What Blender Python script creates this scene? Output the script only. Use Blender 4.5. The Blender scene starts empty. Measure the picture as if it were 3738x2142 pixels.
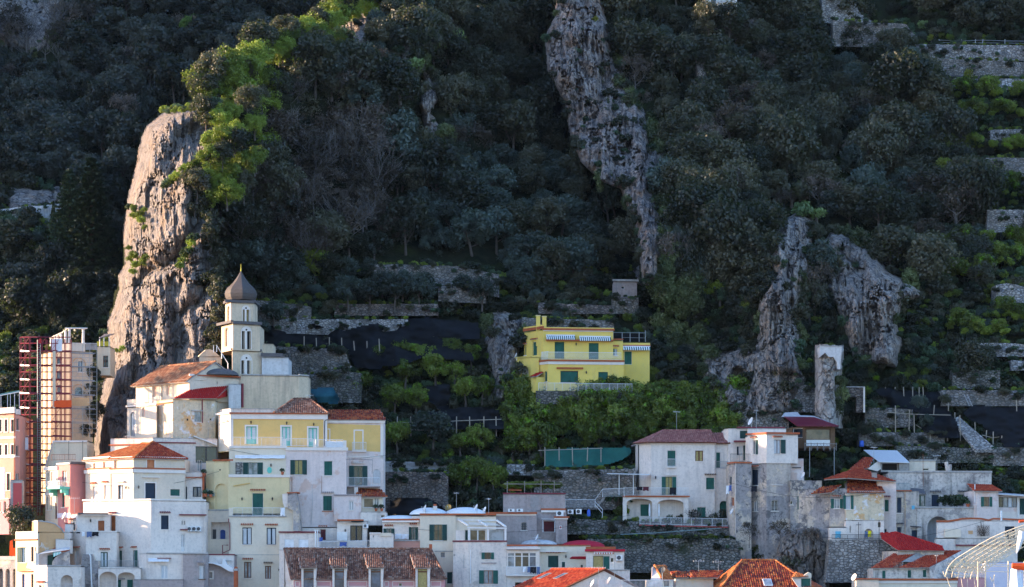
import bpy, math, random
import numpy as np
from mathutils import Vector, Matrix
from mathutils.geometry import tessellate_polygon
R = math.radians
rnd = random.Random(7)
nr = np.random.RandomState(11)
scene = bpy.context.scene
COL = scene.collection
# ------------------------------------------------------------------ camera
cam_d = bpy.data.cameras.new('camera'); cam = bpy.data.objects.new('camera', cam_d); COL.objects.link(cam)
cam.location = (0, -300, 0); cam.rotation_euler = (R(90), 0, 0)
cam_d.sensor_width = 36; cam_d.lens = 36*300/(3738/30.0)
cam_d.shift_y = (2150-1071)/3738.0
cam_d.clip_start = 1; cam_d.clip_end = 6000
scene.camera = cam
# ------------------------------------------------------------------ light
SUN_EL, SUN_AZ = 8.6, 2.0            # degrees above the horizon / behind the left edge
to_sun = Vector((-math.cos(R(SUN_EL))*math.cos(R(SUN_AZ)), math.cos(R(SUN_EL))*math.sin(R(SUN_AZ)), math.sin(R(SUN_EL))))
world = bpy.data.worlds.new('World'); scene.world = world; world.use_nodes = True
wn = world.node_tree; wn.nodes.clear()
wo = wn.nodes.new('ShaderNodeOutputWorld'); bg = wn.nodes.new('ShaderNodeBackground'); sk = wn.nodes.new('ShaderNodeTexSky')
sk.sky_type = 'NISHITA'; sk.sun_disc = False; sk.sun_elevation = R(SUN_EL)
sk.sun_rotation = math.atan2(to_sun.x, to_sun.y)
sk.air_density = 1.0; sk.dust_density = 0.6; sk.ozone_density = 4.0
bg.inputs['Strength'].default_value = 0.15
wn.links.new(sk.outputs[0], bg.inputs[0]); wn.links.new(bg.outputs[0], wo.inputs[0])
sl = bpy.data.lights.new('sun', 'SUN'); sl.energy = 2.6; sl.angle = R(0.6); sl.color = (1.0, 0.80, 0.56)
so = bpy.data.objects.new('sun', sl); COL.objects.link(so)
so.rotation_euler = to_sun.to_track_quat('Z', 'Y').to_euler(); so.location = (-80, -60, 90)
vs = scene.view_settings
scene.display_settings.display_device = 'sRGB'
vs.view_transform = 'Standard'; vs.look = 'None'; vs.gamma = 1.0; vs.use_curve_mapping = False
vs.exposure = 2.5
vs.use_white_balance = True; vs.white_balance_temperature = 7250; vs.white_balance_tint = 20
cy = scene.cycles
cy.use_denoising = True
cy.max_bounces = 5; cy.diffuse_bounces = 3; cy.glossy_bounces = 2; cy.transmission_bounces = 3; cy.transparent_max_bounces = 6
cy.caustics_reflective = False; cy.caustics_refractive = False
cy.sample_clamp_indirect = 6
# ------------------------------------------------------------------ photograph coordinates -> world
VIEW = [0.0, 0.0, 1.0]
def view(ox, oy, s): VIEW[:] = [ox, oy, s]
def gx(x): return VIEW[0]+x/VIEW[2]
def gy(y): return VIEW[1]+y/VIEW[2]
def PX(a, b, Y):
 d = 300.0+Y
 return Vector(((a-1869.0)*d/9000.0, Y, (2150.0-b)*d/9000.0))
def P(x, y, Y): return PX(gx(x), gy(y), Y)
def T1(): view(0, 1150, 2.9125)
def T2(): view(0, 1642, 2.9125)
def T3(): view(700, 900, 2.9125)
def T4(): view(700, 1400, 2.9125)
def T5(): view(700, 1642, 2.9125)
def T6(): view(1400, 1642, 2.9125)
def T7(): view(2200, 1450, 2.9125)
def T8(): view(2938, 1500, 2.2675)
def SRC(): view(0, 0, 1)
# ------------------------------------------------------------------ materials
MATS = {}
class NT:
 def __init__(s, name):
  s.m = bpy.data.materials.new(name); s.m.use_nodes = True; s.t = s.m.node_tree; s.t.nodes.clear()
  s.out = s.n('OutputMaterial')
 def n(s, t, **kw):
  nd = s.t.nodes.new('ShaderNode'+t)
  for k, v in kw.items(): setattr(nd, k, v)
  return nd
 def l(s, a, b): s.t.links.new(a, b)
 def val(s, sock, v):
  if hasattr(v, 'links') or isinstance(v, bpy.types.NodeSocket): s.l(v, sock)
  else: sock.default_value = v
 def noise(s, vec, scale, detail=4, rough=0.55, dist=0.0):
  n = s.n('TexNoise'); n.inputs['Scale'].default_value = scale; n.inputs['Detail'].default_value = detail
  n.inputs['Roughness'].default_value = rough; n.inputs['Distortion'].default_value = dist
  s.l(vec, n.inputs['Vector']); return n.outputs['Fac']
 def mapping(s, vec, scale=(1, 1, 1), loc=(0, 0, 0)):
  m = s.n('Mapping'); m.inputs['Scale'].default_value = scale; m.inputs['Location'].default_value = loc
  s.l(vec, m.inputs['Vector']); return m.outputs[0]
 def ramp(s, fac, stops, interp='LINEAR'):
  r = s.n('ValToRGB'); r.color_ramp.interpolation = interp
  e = r.color_ramp.elements
  while len(e) < len(stops): e.new(0.5)
  for i, (p, c) in enumerate(stops):
   e[i].position = p
   e[i].color = (c, c, c, 1) if isinstance(c, (int, float)) else tuple(c)+(1,)
  s.l(fac, r.inputs[0]); return r.outputs[0]
 def mix(s, fac, a, b, mode='MIX'):
  m = s.n('MixRGB'); m.blend_type = mode
  for k, v in (('Fac', fac), ('Color1', a), ('Color2', b)):
   if isinstance(v, tuple) and len(v) == 3: v = v+(1,)
   s.val(m.inputs[k], v)
  return m.outputs[0]
 def math(s, op, a, b=0.5):
  m = s.n('Math', operation=op); s.val(m.inputs[0], a); s.val(m.inputs[1], b); return m.outputs[0]
 def bump(s, h, strength=0.3, dist=0.05):
  b = s.n('Bump'); b.inputs['Strength'].default_value = strength; b.inputs['Distance'].default_value = dist
  s.l(h, b.inputs['Height']); return b.outputs[0]
 def principled(s, col, rough=0.8, metal=0.0, spec=0.3, normal=None):
  p = s.n('BsdfPrincipled')
  if isinstance(col, tuple): p.inputs['Base Color'].default_value = col+(1,)
  else: s.l(col, p.inputs['Base Color'])
  s.val(p.inputs['Roughness'], rough); p.inputs['Metallic'].default_value = metal
  p.inputs['Specular IOR Level'].default_value = spec
  if normal is not None: s.l(normal, p.inputs['Normal'])
  s.l(p.outputs[0], s.out.inputs['Surface']); return p
def coords(t, kind='Object'):
 return t.n('TexCoord').outputs[kind]
def worldpos(t): return t.n('NewGeometry').outputs['Position']
def plaster(name, base, stain=(0.16, 0.14, 0.13), amt=0.4, streak=0.5, patch=None, pamt=0.0, patch2=None, pamt2=0.0):
 """painted lime plaster: cloudy tone, vertical run-off streaks, flaked patches"""
 if name in MATS: return MATS[name]
 t = NT(name); v = worldpos(t)
 n1 = t.noise(v, 0.55, 6, 0.6); n2 = t.noise(v, 3.2, 5, 0.65)
 col = t.mix(t.ramp(n1, [(0.3, 0.0), (0.75, 1.0)]), base, tuple(min(1, c*0.86) for c in base))
 if patch:
  n = t.noise(t.mapping(v, (1, 1, 1), (3.1, 1.7, 9.2)), 0.42, 7, 0.68)
  col = t.mix(t.ramp(n, [(0.66-0.4*pamt, 0.0), (0.70-0.4*pamt, 1.0)]), col, patch)
 if patch2:
  n = t.noise(t.mapping(v, (1, 1, 1), (31., 11.7, 2.2)), 0.8, 7, 0.7)
  col = t.mix(t.ramp(n, [(0.68-0.4*pamt2, 0.0), (0.71-0.4*pamt2, 1.0)]), col, patch2)
 st = t.noise(t.mapping(v, (1.7, 1.7, 0.13)), 1.0, 5, 0.62)
 msk = t.ramp(t.noise(t.mapping(v, (1, 1, 0.5), (7, 3, 1)), 0.38, 5, 0.65), [(0.42, 0.12), (0.60, 1.0)])
 fac = t.math('MULTIPLY', t.ramp(st, [(0.46, 0.0), (0.70, streak)]), msk)
 col = t.mix(fac, col, stain)
 g = t.ramp(n2, [(0.47, 0.0), (0.72, amt)])
 col = t.mix(g, col, stain)
 p = t.principled(col, 0.92, 0, 0.15, t.bump(t.noise(v, 9, 4, 0.7), 0.25, 0.03))
 MATS[name] = t.m; return t.m
def flat(name, col, rough=0.6, metal=0.0, spec=0.3, var=0.18, scale=2.5, bump=0.0):
 if name in MATS: return MATS[name]
 t = NT(name); v = worldpos(t)
 n = t.noise(v, scale, 4, 0.6)
 c = t.mix(t.ramp(n, [(0.3, 0.0), (0.8, 1.0)]), col, tuple(x*(1-var) for x in col))
 t.principled(c, rough, metal, spec, t.bump(t.noise(v, scale*4, 3), bump, 0.02) if bump else None)
 MATS[name] = t.m; return t.m
def slats(name, col, pitch=0.09):
 if name in MATS: return MATS[name]
 t = NT(name); v = worldpos(t)
 w = t.n('TexWave'); w.bands_direction = 'Z'; w.inputs['Scale'].default_value = 0.32/pitch; w.inputs['Distortion'].default_value = 0
 t.l(v, w.inputs['Vector'])
 n = t.noise(v, 1.3, 4)
 c = t.mix(t.ramp(n, [(0.35, 0.0), (0.75, 1.0)]), col, tuple(x*1.5 for x in col))
 t.principled(c, 0.55, 0, 0.3, t.bump(w.outputs['Fac'], 0.6, 0.03))
 MATS[name] = t.m; return t.m
def tilemat(name, stops, moss=(0.06, 0.05, 0.04), mossamt=0.5):
 if name in MATS: return MATS[name]
 t = NT(name); g = t.n('NewGeometry'); v = g.outputs['Position']
 col = t.ramp(g.outputs['Random Per Island'], stops)
 n = t.noise(v, 0.9, 6, 0.7)
 col = t.mix(t.ramp(n, [(0.48, 0.0), (0.72, mossamt)]), col, moss)
 n3 = t.noise(v, 7, 3, 0.6)
 col = t.mix(t.ramp(n3, [(0.4, 0.0), (0.8, 0.35)]), col, moss)
 t.principled(col, 0.85, 0, 0.2)
 MATS[name] = t.m; return t.m
def leafmat(name, c1, c2, c3=None, trans=0.3, light=None):
 """leaves: per-leaf and per-plant colour, some light through the blade"""
 if name in MATS: return MATS[name]
 t = NT(name); g = t.n('NewGeometry'); oi = t.n('ObjectInfo')
 col = t.mix(g.outputs['Random Per Island'], c1, c2)
 if c3: col = t.mix(t.math('MULTIPLY', oi.outputs['Random'], 0.75), col, c3)
 n = t.noise(g.outputs['Position'], 0.5, 3, 0.6)
 col = t.mix(t.ramp(n, [(0.35, 0.0), (0.7, 0.4)]), col, tuple(x*0.55 for x in c1))
 col = t.mix(1.0, col, t.ramp(oi.outputs['Random'], [(0.0, 0.5), (0.5, 1.0), (1.0, 2.0)]), 'MULTIPLY')
 if light: col = t.mix(t.ramp(t.noise(g.outputs['Position'], 0.7, 4, 0.7), [(0.56, 0.0), (0.66, 0.8)]), col, light)
 d = t.n('BsdfDiffuse'); tr = t.n('BsdfTranslucent'); gl = t.n('BsdfGlossy'); gl.inputs['Roughness'].default_value = 0.45
 t.l(col, d.inputs[0]); t.l(t.mix(0.5, col, (0.10, 0.16, 0.02)), tr.inputs[0])
 m = t.n('MixShader'); m.inputs[0].default_value = trans; t.l(d.outputs[0], m.inputs[1]); t.l(tr.outputs[0], m.inputs[2])
 m2 = t.n('MixShader'); m2.inputs[0].default_value = 0.035; t.l(m.outputs[0], m2.inputs[1]); t.l(gl.outputs[0], m2.inputs[2])
 t.l(m2.outputs[0], t.out.inputs['Surface'])
 MATS[name] = t.m; return t.m
def glassmat(name, col=(0.02, 0.03, 0.04), rough=0.08):
 if name in MATS: return MATS[name]
 t = NT(name); v = worldpos(t)
 n = t.noise(v, 1.1, 3)
 c = t.mix(t.ramp(n, [(0.4, 0.0), (0.65, 1.0)]), col, tuple(x*0.4 for x in col))
 t.principled(c, rough, 0, 0.6); MATS[name] = t.m; return t.m
def stonemat(name, light=(0.36, 0.335, 0.32), dark=(0.12, 0.11, 0.10), warm=(0.34, 0.25, 0.2), sc=(1.9, 1.9, 3.2), moss=0.35):
 """dry-stone masonry too small to pick apart: cells with recessed joints"""
 if name in MATS: return MATS[name]
 t = NT(name); v = worldpos(t)
 nv = t.n('TexNoise'); nv.inputs['Scale'].default_value = 1.2; t.l(v, nv.inputs['Vector'])
 vv = t.n('VectorMath', operation='MULTIPLY_ADD'); t.l(nv.outputs['Color'], vv.inputs[0]); vv.inputs[1].default_value = (0.3, 0.3, 0.2); t.l(v, vv.inputs[2])
 mp = t.mapping(vv.outputs[0], sc)
 vo = t.n('TexVoronoi'); vo.inputs['Scale'].default_value = 1.0; t.l(mp, vo.inputs['Vector'])
 ve = t.n('TexVoronoi'); ve.feature = 'DISTANCE_TO_EDGE'; ve.inputs['Scale'].default_value = 1.0; t.l(mp, ve.inputs['Vector'])
 sep = t.n('SeparateColor'); t.l(vo.outputs['Color'], sep.inputs[0])
 col = t.mix(sep.outputs[0], tuple(x*0.45 for x in light), light)
 col = t.mix(t.math('MULTIPLY', sep.outputs[1], 0.6), col, warm)
 e = t.ramp(ve.outputs['Distance'], [(0.02, 0.0), (0.16, 1.0)])
 col = t.mix(e, dark, col)
 col = t.mix(t.ramp(t.noise(v, 0.7, 5, 0.7), [(0.42, 0.0), (0.66, 0.75)]), col, tuple(x*0.8 for x in dark))
 n = t.noise(v, 0.45, 6, 0.7)
 col = t.mix(t.ramp(n, [(0.52, 0.0), (0.68, moss)]), col, (0.035, 0.045, 0.02))
 t.principled(col, 0.95, 0, 0.1, t.bump(e, 0.8, 0.12))
 MATS[name] = t.m; return t.m
def M(k):
 return MATS[k]
# ------------------------------------------------------------------ mesh builder
class MB:
 def __init__(s): s.v = []; s.f = []; s.mi = []
 def poly(s, pts, mi=0):
  i = len(s.v); s.v += [tuple(p) for p in pts]; s.f.append(tuple(range(i, i+len(pts)))); s.mi.append(mi)
 def box(s, c, ax, ay, az, hx, hy, hz, mi=0):
  c = Vector(c); X = ax*hx; Y = ay*hy; Z = az*hz
  i = len(s.v)
  for sx, sy, sz in ((-1,-1,-1),(1,-1,-1),(1,1,-1),(-1,1,-1),(-1,-1,1),(1,-1,1),(1,1,1),(-1,1,1)):
   s.v.append(tuple(c+X*sx+Y*sy+Z*sz))
  for f in ((0,3,2,1),(4,5,6,7),(0,1,5,4),(1,2,6,5),(2,3,7,6),(3,0,4,7)):
   s.f.append(tuple(i+k for k in f)); s.mi.append(mi)
 def abox(s, x0, y0, z0, x1, y1, z1, mi=0):
  s.box(((x0+x1)/2, (y0+y1)/2, (z0+z1)/2), VX, VY, VZ, (x1-x0)/2, (y1-y0)/2, (z1-z0)/2, mi)
 def tube(s, pts, r, n=5, mi=0, cap=True):
  pts = [Vector(p) for p in pts]; rs = r if isinstance(r, (list, tuple)) else [r]*len(pts)
  rings = []
  for i, p in enumerate(pts):
   d = (pts[min(i+1, len(pts)-1)]-pts[max(i-1, 0)])
   d = d.normalized() if d.length > 1e-9 else VZ
   a = d.cross(VX if abs(d.x) < 0.8 else VY).normalized(); b = d.cross(a)
   base = len(s.v)
   for k in range(n):
    t = 2*math.pi*k/n
    s.v.append(tuple(p+(a*math.cos(t)+b*math.sin(t))*rs[i]))
   rings.append(base)
  for q in range(len(rings)-1):
   for k in range(n):
    s.f.append((rings[q]+k, rings[q]+(k+1) % n, rings[q+1]+(k+1) % n, rings[q+1]+k)); s.mi.append(mi)
  if cap:
   s.f.append(tuple(rings[0]+k for k in range(n))); s.mi.append(mi)
   s.f.append(tuple(rings[-1]+n-1-k for k in range(n))); s.mi.append(mi)
 def prism(s, pts, off, mi=0):
  """polygon pts pushed along off, closed (front polygon may be concave)"""
  pts = [Vector(p) for p in pts]; off = Vector(off); n = len(pts); i = len(s.v)
  s.v += [tuple(p) for p in pts]+[tuple(p+off) for p in pts]
  if n <= 4: tris = [tuple(range(n))]
  else: tris = [tuple(t) for t in tessellate_polygon([pts])]
  for t in tris:
   s.f.append(tuple(i+k for k in t)); s.mi.append(mi)
   s.f.append(tuple(i+n+k for k in reversed(t))); s.mi.append(mi)
  for k in range(n):
   s.f.append((i+k, i+(k+1) % n, i+n+(k+1) % n, i+n+k)); s.mi.append(mi)
 def build(s, name, mats, parent=None, loc=None, smooth=False):
  if not isinstance(mats, (list, tuple)): mats = [mats]
  loc = Vector(loc) if loc is not None else Vector((0, 0, 0))
  me = bpy.data.meshes.new(name)
  a = np.array(s.v, dtype=np.float64).reshape(-1, 3)-np.array(loc)
  me.from_pydata(a.tolist(), [], s.f)
  for m in mats: me.materials.append(m)
  if len(mats) > 1: me.polygons.foreach_set('material_index', s.mi)
  if smooth: me.polygons.foreach_set('use_smooth', [True]*len(s.f))
  me.update()
  o = bpy.data.objects.new(name, me); COL.objects.link(o)
  if parent is not None: o.parent = parent
  else: o.location = loc
  return o
VX, VY, VZ = Vector((1, 0, 0)), Vector((0, 1, 0)), Vector((0, 0, 1))
def tag(o, label=None, cat=None, group=None, kind=None):
 if label: o['label'] = label
 if cat: o['category'] = cat; o['kind'] = 'thing'
 if group: o['group'] = group
 if kind: o['kind'] = kind
 return o
def empty(name, loc):
 o = bpy.data.objects.new(name, None); COL.objects.link(o); o.location = loc; o.empty_display_size = 0.3; return o
def single(name, mb, mats, label, cat, group=None, kind=None, smooth=False):
 """a thing that is one mesh, origin at its base"""
 a = np.array(mb.v); c = Vector(((a[:, 0].min()+a[:, 0].max())/2, (a[:, 1].min()+a[:, 1].max())/2, a[:, 2].min()))
 o = mb.build(name, mats, None, c, smooth); return tag(o, label, cat, group, kind)
class Thing:
 def __init__(s, name, label, cat, loc, group=None):
  s.e = empty(name, loc); s.loc = Vector(loc); tag(s.e, label, cat, group)
 def part(s, name, mb, mats, parent=None, smooth=False, kind=None, label=None):
  o = mb.build(name, mats, parent or s.e, s.loc, smooth)
  if kind or name in ('railing', 'bars', 'ledgers', 'braces', 'standard_poles', 'side_scaffold', 'lattice', 'vine', 'window_bars', 'balustrade', 'rails', 'rods', 'ladder', 'rungs', 'tiled_hood', 'purlins', 'awning'): o['kind'] = kind or 'stuff'
  if label: o['label'] = label
  return o
# ------------------------------------------------------------------ palette
plaster('wall_white', (0.83, 0.71, 0.63), (0.36, 0.30, 0.28), 0.36, 0.5)
plaster('wall_white_worn', (0.78, 0.67, 0.59), (0.28, 0.25, 0.24), 0.45, 0.6, (0.52, 0.44, 0.38), 0.12)
plaster('wall_pinkwhite', (0.80, 0.65, 0.60), (0.36, 0.28, 0.26), 0.3, 0.45, (0.70, 0.48, 0.40), 0.24)
plaster('wall_cream', (0.74, 0.62, 0.46), (0.42, 0.36, 0.28), 0.25, 0.25)
plaster('wall_palecream', (0.76, 0.62, 0.49), (0.40, 0.33, 0.28), 0.3, 0.35, (0.74, 0.56, 0.38), 0.10)
plaster('wall_ivory', (0.80, 0.67, 0.53), (0.42, 0.38, 0.30), 0.22, 0.25)
plaster('wall_yellow', (0.80, 0.50, 0.18), (0.48, 0.36, 0.16), 0.2, 0.2)
plaster('wall_paleyellow', (0.80, 0.62, 0.36), (0.42, 0.36, 0.2), 0.2, 0.3)
plaster('wall_villa', (0.86, 0.61, 0.15), (0.55, 0.42, 0.2), 0.25, 0.35)
plaster('wall_pink', (0.62, 0.26, 0.24), (0.50, 0.24, 0.22), 0.2, 0.25)
plaster('wall_salmon', (0.66, 0.30, 0.23), (0.5, 0.32, 0.26), 0.2, 0.3)
plaster('wall_rosepink', (0.66, 0.31, 0.31), (0.55, 0.28, 0.28), 0.15, 0.15)
plaster('wall_ochre_worn', (0.72, 0.57, 0.40), (0.26, 0.22, 0.2), 0.5, 0.6, (0.68, 0.38, 0.17), 0.36, (0.74, 0.69, 0.68), 0.3)
plaster('wall_orange', (0.72, 0.40, 0.20), (0.42, 0.24, 0.15), 0.3, 0.25, (0.66, 0.52, 0.42), 0.12)
plaster('wall_grey', (0.38, 0.34, 0.33), (0.10, 0.09, 0.09), 0.55, 0.8, (0.58, 0.47, 0.38), 0.36, (0.17, 0.155, 0.155), 0.3)
plaster('wall_greyrose', (0.44, 0.35, 0.33), (0.18, 0.15, 0.15), 0.5, 0.55, (0.34, 0.30, 0.29), 0.25)
plaster('wall_greybeige', (0.58, 0.48, 0.41), (0.16, 0.14, 0.13), 0.5, 0.8, (0.36, 0.31, 0.30), 0.33, (0.66, 0.52, 0.38), 0.28)
plaster('wall_oldwhite', (0.66, 0.57, 0.51), (0.10, 0.088, 0.082), 0.6, 1.0, (0.38, 0.33, 0.31), 0.32)
plaster('wall_tower', (0.70, 0.54, 0.39), (0.22, 0.19, 0.16), 0.3, 0.55)
plaster('wall_palegrey', (0.62, 0.60, 0.60), (0.2, 0.18, 0.17), 0.35, 0.6)
plaster('wall_concrete', (0.36, 0.33, 0.31), (0.12, 0.11, 0.10), 0.5, 0.6)
plaster('wall_lilac', (0.72, 0.66, 0.74), (0.5, 0.42, 0.45), 0.15, 0.2)
plaster('wall_red', (0.50, 0.10, 0.10), (0.3, 0.08, 0.08), 0.15, 0.2)
plaster('trim_white', (0.83, 0.73, 0.66), (0.5, 0.46, 0.43), 0.2, 0.25)
plaster('trim_grey', (0.45, 0.42, 0.40), (0.18, 0.16, 0.15), 0.5, 0.6)
slats('shutter_green', (0.008, 0.085, 0.066)); slats('shutter_darkgreen', (0.010, 0.048, 0.042)); slats('shutter_blue', (0.03, 0.07, 0.22))
slats('shutter_navy', (0.016, 0.030, 0.05)); slats('shutter_turquoise', (0.09, 0.52, 0.44)); slats('shutter_brown', (0.30, 0.085, 0.03)); slats('shutter_maroon', (0.10, 0.018, 0.022))
slats('shutter_olive', (0.10, 0.15, 0.06)); slats('blind_tan', (0.62, 0.38, 0.28)); slats('blind_white', (0.72, 0.70, 0.70)); slats('blind_orange', (0.58, 0.20, 0.09))
flat('paint_green', (0.010, 0.09, 0.07)); flat('paint_turquoise', (0.10, 0.55, 0.46)); flat('paint_white', (0.80, 0.76, 0.73)); flat('paint_brown', (0.16, 0.06, 0.03))
flat('paint_black', (0.02, 0.02, 0.022)); flat('paint_navy', (0.015, 0.03, 0.05)); flat('paint_red', (0.45, 0.02, 0.02)); flat('paint_grey', (0.3, 0.3, 0.31)); flat('paint_darkgrey', (0.07, 0.07, 0.075))
flat('metal_white', (0.75, 0.75, 0.76), 0.4, 0.0, 0.5); flat('metal_grey', (0.42, 0.43, 0.45), 0.4, 0.6); flat('metal_rust', (0.28, 0.10, 0.05), 0.8); flat('metal_dark', (0.04, 0.04, 0.042), 0.5, 0.4)
flat('metal_tealgrey', (0.22, 0.32, 0.33), 0.5, 0.3); flat('metal_redpaint', (0.22, 0.03, 0.045), 0.6); flat('metal_yellow', (0.55, 0.48, 0.05), 0.6)
flat('wood_grey', (0.30, 0.26, 0.23), 0.9, var=0.4); flat('wood_brown', (0.17, 0.09, 0.05), 0.8, var=0.4); flat('wood_pale', (0.42, 0.35, 0.28), 0.9, var=0.3); flat('bark', (0.11, 0.085, 0.07), 0.95, var=0.5); flat('bark_pale', (0.17, 0.15, 0.14), 0.95, var=0.4)
flat('dome_white', (0.80, 0.79, 0.79), 0.8, var=0.1); flat('dome_red', (0.52, 0.012, 0.035), 0.7, var=0.15); flat('terracotta', (0.50, 0.12, 0.05), 0.85, var=0.35)
flat('terracotta_pot', (0.52, 0.13, 0.06), 0.85); flat('cloth_blue', (0.05, 0.11, 0.34), 0.9); flat('cloth_white', (0.8, 0.8, 0.82), 0.9); flat('cloth_black', (0.012, 0.012, 0.018), 0.9); flat('cloth_yellow', (0.75, 0.62, 0.02), 0.9)
flat('cloth_cyan', (0.10, 0.45, 0.62), 0.9); flat('cloth_maroon', (0.12, 0.02, 0.03), 0.9); flat('cloth_jeans', (0.10, 0.16, 0.30), 0.9); flat('cloth_orange', (0.85, 0.10, 0.02), 0.8); flat('plastic_blue', (0.02, 0.12, 0.55), 0.4); flat('plastic_white', (0.8, 0.8, 0.8), 0.4)
flat('net_black', (0.0025, 0.0035, 0.006), 0.9, var=0.5, scale=0.6, bump=0.5); flat('net_green', (0.006, 0.115, 0.09), 0.8, var=0.3, scale=0.8); flat('net_teal', (0.006, 0.10, 0.13), 0.8, var=0.3)
flat('slate', (0.12, 0.11, 0.115), 0.8, var=0.3); flat('onion_tiles', (0.095, 0.08, 0.076), 0.7, var=0.35, scale=6, bump=0.4); flat('bronze', (0.34, 0.22, 0.08), 0.5, 0.8)
flat('curtain_white', (0.62, 0.64, 0.66), 0.5, spec=0.5, var=0.2, scale=3); flat('curtain_or_sunlit_gold', (0.50, 0.36, 0.12), 0.5, spec=0.5, var=0.5, scale=6); flat('sheet_metal', (0.68, 0.68, 0.70), 0.35, 0.2, 0.5, var=0.1); flat('roof_burgundy', (0.16, 0.008, 0.022), 0.5, var=0.2); flat('roof_bitumen', (0.36, 0.39, 0.44), 0.7, var=0.2)
glassmat('glass'); glassmat('glass_pale', (0.30, 0.34, 0.38), 0.12); glassmat('glass_blue', (0.10, 0.14, 0.20), 0.08); glassmat('glass_brown', (0.16, 0.10, 0.06), 0.15)
flat('inside', (0.03, 0.028, 0.03), 0.9); flat('inside_pale', (0.45, 0.43, 0.42), 0.9)
tilemat('tiles_brown', [(0, (0.13, 0.055, 0.04)), (0.35, (0.27, 0.11, 0.07)), (0.7, (0.36, 0.17, 0.11)), (1, (0.42, 0.27, 0.2))], (0.05, 0.035, 0.035), 0.55)
tilemat('tiles_red', [(0, (0.30, 0.035, 0.02)), (0.5, (0.46, 0.06, 0.025)), (1, (0.56, 0.12, 0.05))], (0.10, 0.02, 0.015), 0.3)
tilemat('tiles_mixed', [(0, (0.12, 0.02, 0.02)), (0.3, (0.30, 0.045, 0.025)), (0.6, (0.52, 0.09, 0.03)), (1, (0.60, 0.19, 0.06))], (0.07, 0.02, 0.025), 0.75)
tilemat('tiles_orange', [(0, (0.42, 0.10, 0.03)), (0.5, (0.56, 0.15, 0.045)), (1, (0.64, 0.24, 0.08))], (0.22, 0.07, 0.03), 0.35)
tilemat('tiles_church', [(0, (0.26, 0.095, 0.05)), (0.5, (0.42, 0.17, 0.085)), (1, (0.54, 0.29, 0.16))], (0.12, 0.07, 0.045), 0.4)
tilemat('tiles_rose', [(0, (0.26, 0.09, 0.08)), (0.5, (0.36, 0.13, 0.11)), (1, (0.44, 0.2, 0.16))], (0.16, 0.06, 0.06), 0.3)
tilemat('tiles_paintedred', [(0, (0.40, 0.012, 0.015)), (1, (0.52, 0.03, 0.02))], (0.26, 0.01, 0.015), 0.3)
# ------------------------------------------------------------------ roofs
def tile_plane(th, pts, mat, under='trim_grey', tw=0.26, tl=0.36, name='roof', over=0.0, parent=None, caps=(), thick=0.10, capmat=None, rows_only=False):
 """pts: polygon, pts[0]->pts[1] is the eave (left to right seen from outside). Slab + barrel tiles laid up the slope."""
 pts = [Vector(p) for p in pts]
 u = (pts[1]-pts[0]).normalized()
 nrm = max((u.cross(p-pts[0]) for p in pts[2:]), key=lambda c: c.length).normalized()
 for k in range(2, len(pts)): pts[k] = pts[k]+nrm*(pts[0]-pts[k]).dot(nrm)      # keep the plane true
 if nrm.z < 0: nrm = -nrm
 v = nrm.cross(u); 
 if v.z < 0: v = -v
 sl = MB(); sl.prism([p-nrm*0.02 for p in pts], -nrm*thick)
 o = th.part(name, sl, M(under), parent)
 q = [((p-pts[0]).dot(u), (p-pts[0]).dot(v)) for p in pts]
 u0 = min(a for a, b in q); u1 = max(a for a, b in q); v1 = max(b for a, b in q)
 def span(uu):
  ys = []
  for i in range(len(q)):
   (a, b), (c, d) = q[i], q[(i+1) % len(q)]
   if (a-uu)*(c-uu) <= 0 and abs(a-c) > 1e-9: ys.append(b+(d-b)*(uu-a)/(c-a))
  return (min(ys), max(ys)) if len(ys) > 1 else None
 tb = MB(); n = max(1, int(round((u1-u0)/tw))); tw2 = (u1-u0)/n
 for i in range(n):
  uc = u0+(i+0.5)*tw2; s = span(uc)
  if not s: continue
  lo, hi = s
  if lo < 0.05: lo = -0.08
  m = max(1, int(round((hi-lo)/tl))); l2 = (hi-lo)/m
  for j in range(m):
   b0 = lo+j*l2; b1 = b0+l2*1.12
   jt = rnd.uniform(-0.012, 0.012)
   h = tw2*0.34; w = tw2*0.5*0.98
   i0 = len(tb.v)
   for bb, lift in ((b0, 0.045), (b1, 0.012)):
    for (du, dz) in ((-w, 0.0), (-w*0.55, h*0.85), (w*0.1, h), (w*0.62, h*0.7), (w, 0.0)):
     tb.v.append(tuple(pts[0]+u*(uc+du+jt)+v*bb+nrm*(dz+lift-0.01)))
   for k in range(4):
    tb.f.append((i0+k, i0+k+1, i0+6+k, i0+5+k)); tb.mi.append(0)
   tb.f.append((i0+4, i0+3, i0+2, i0+1, i0)); tb.mi.append(0)
 if tb.f:
  th.part('tiles', tb, M(mat), o, kind='stuff')
 if caps:
  cb = MB()
  for a, b in caps:
   a = pts[a] if isinstance(a, int) else Vector(a); b = pts[b] if isinstance(b, int) else Vector(b); L = (b-a).length; k = max(1, int(L/0.42))
   for i in range(k):
    c0 = a+(b-a)*(i/k); c1 = a+(b-a)*((i+1.08)/k)
    cb.tube([c0+VZ*0.07, c1+VZ*0.04], [0.15, 0.125], 7)
  th.part('ridge_tiles', cb, M(capmat or mat), o, kind='stuff')
 return o
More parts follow.
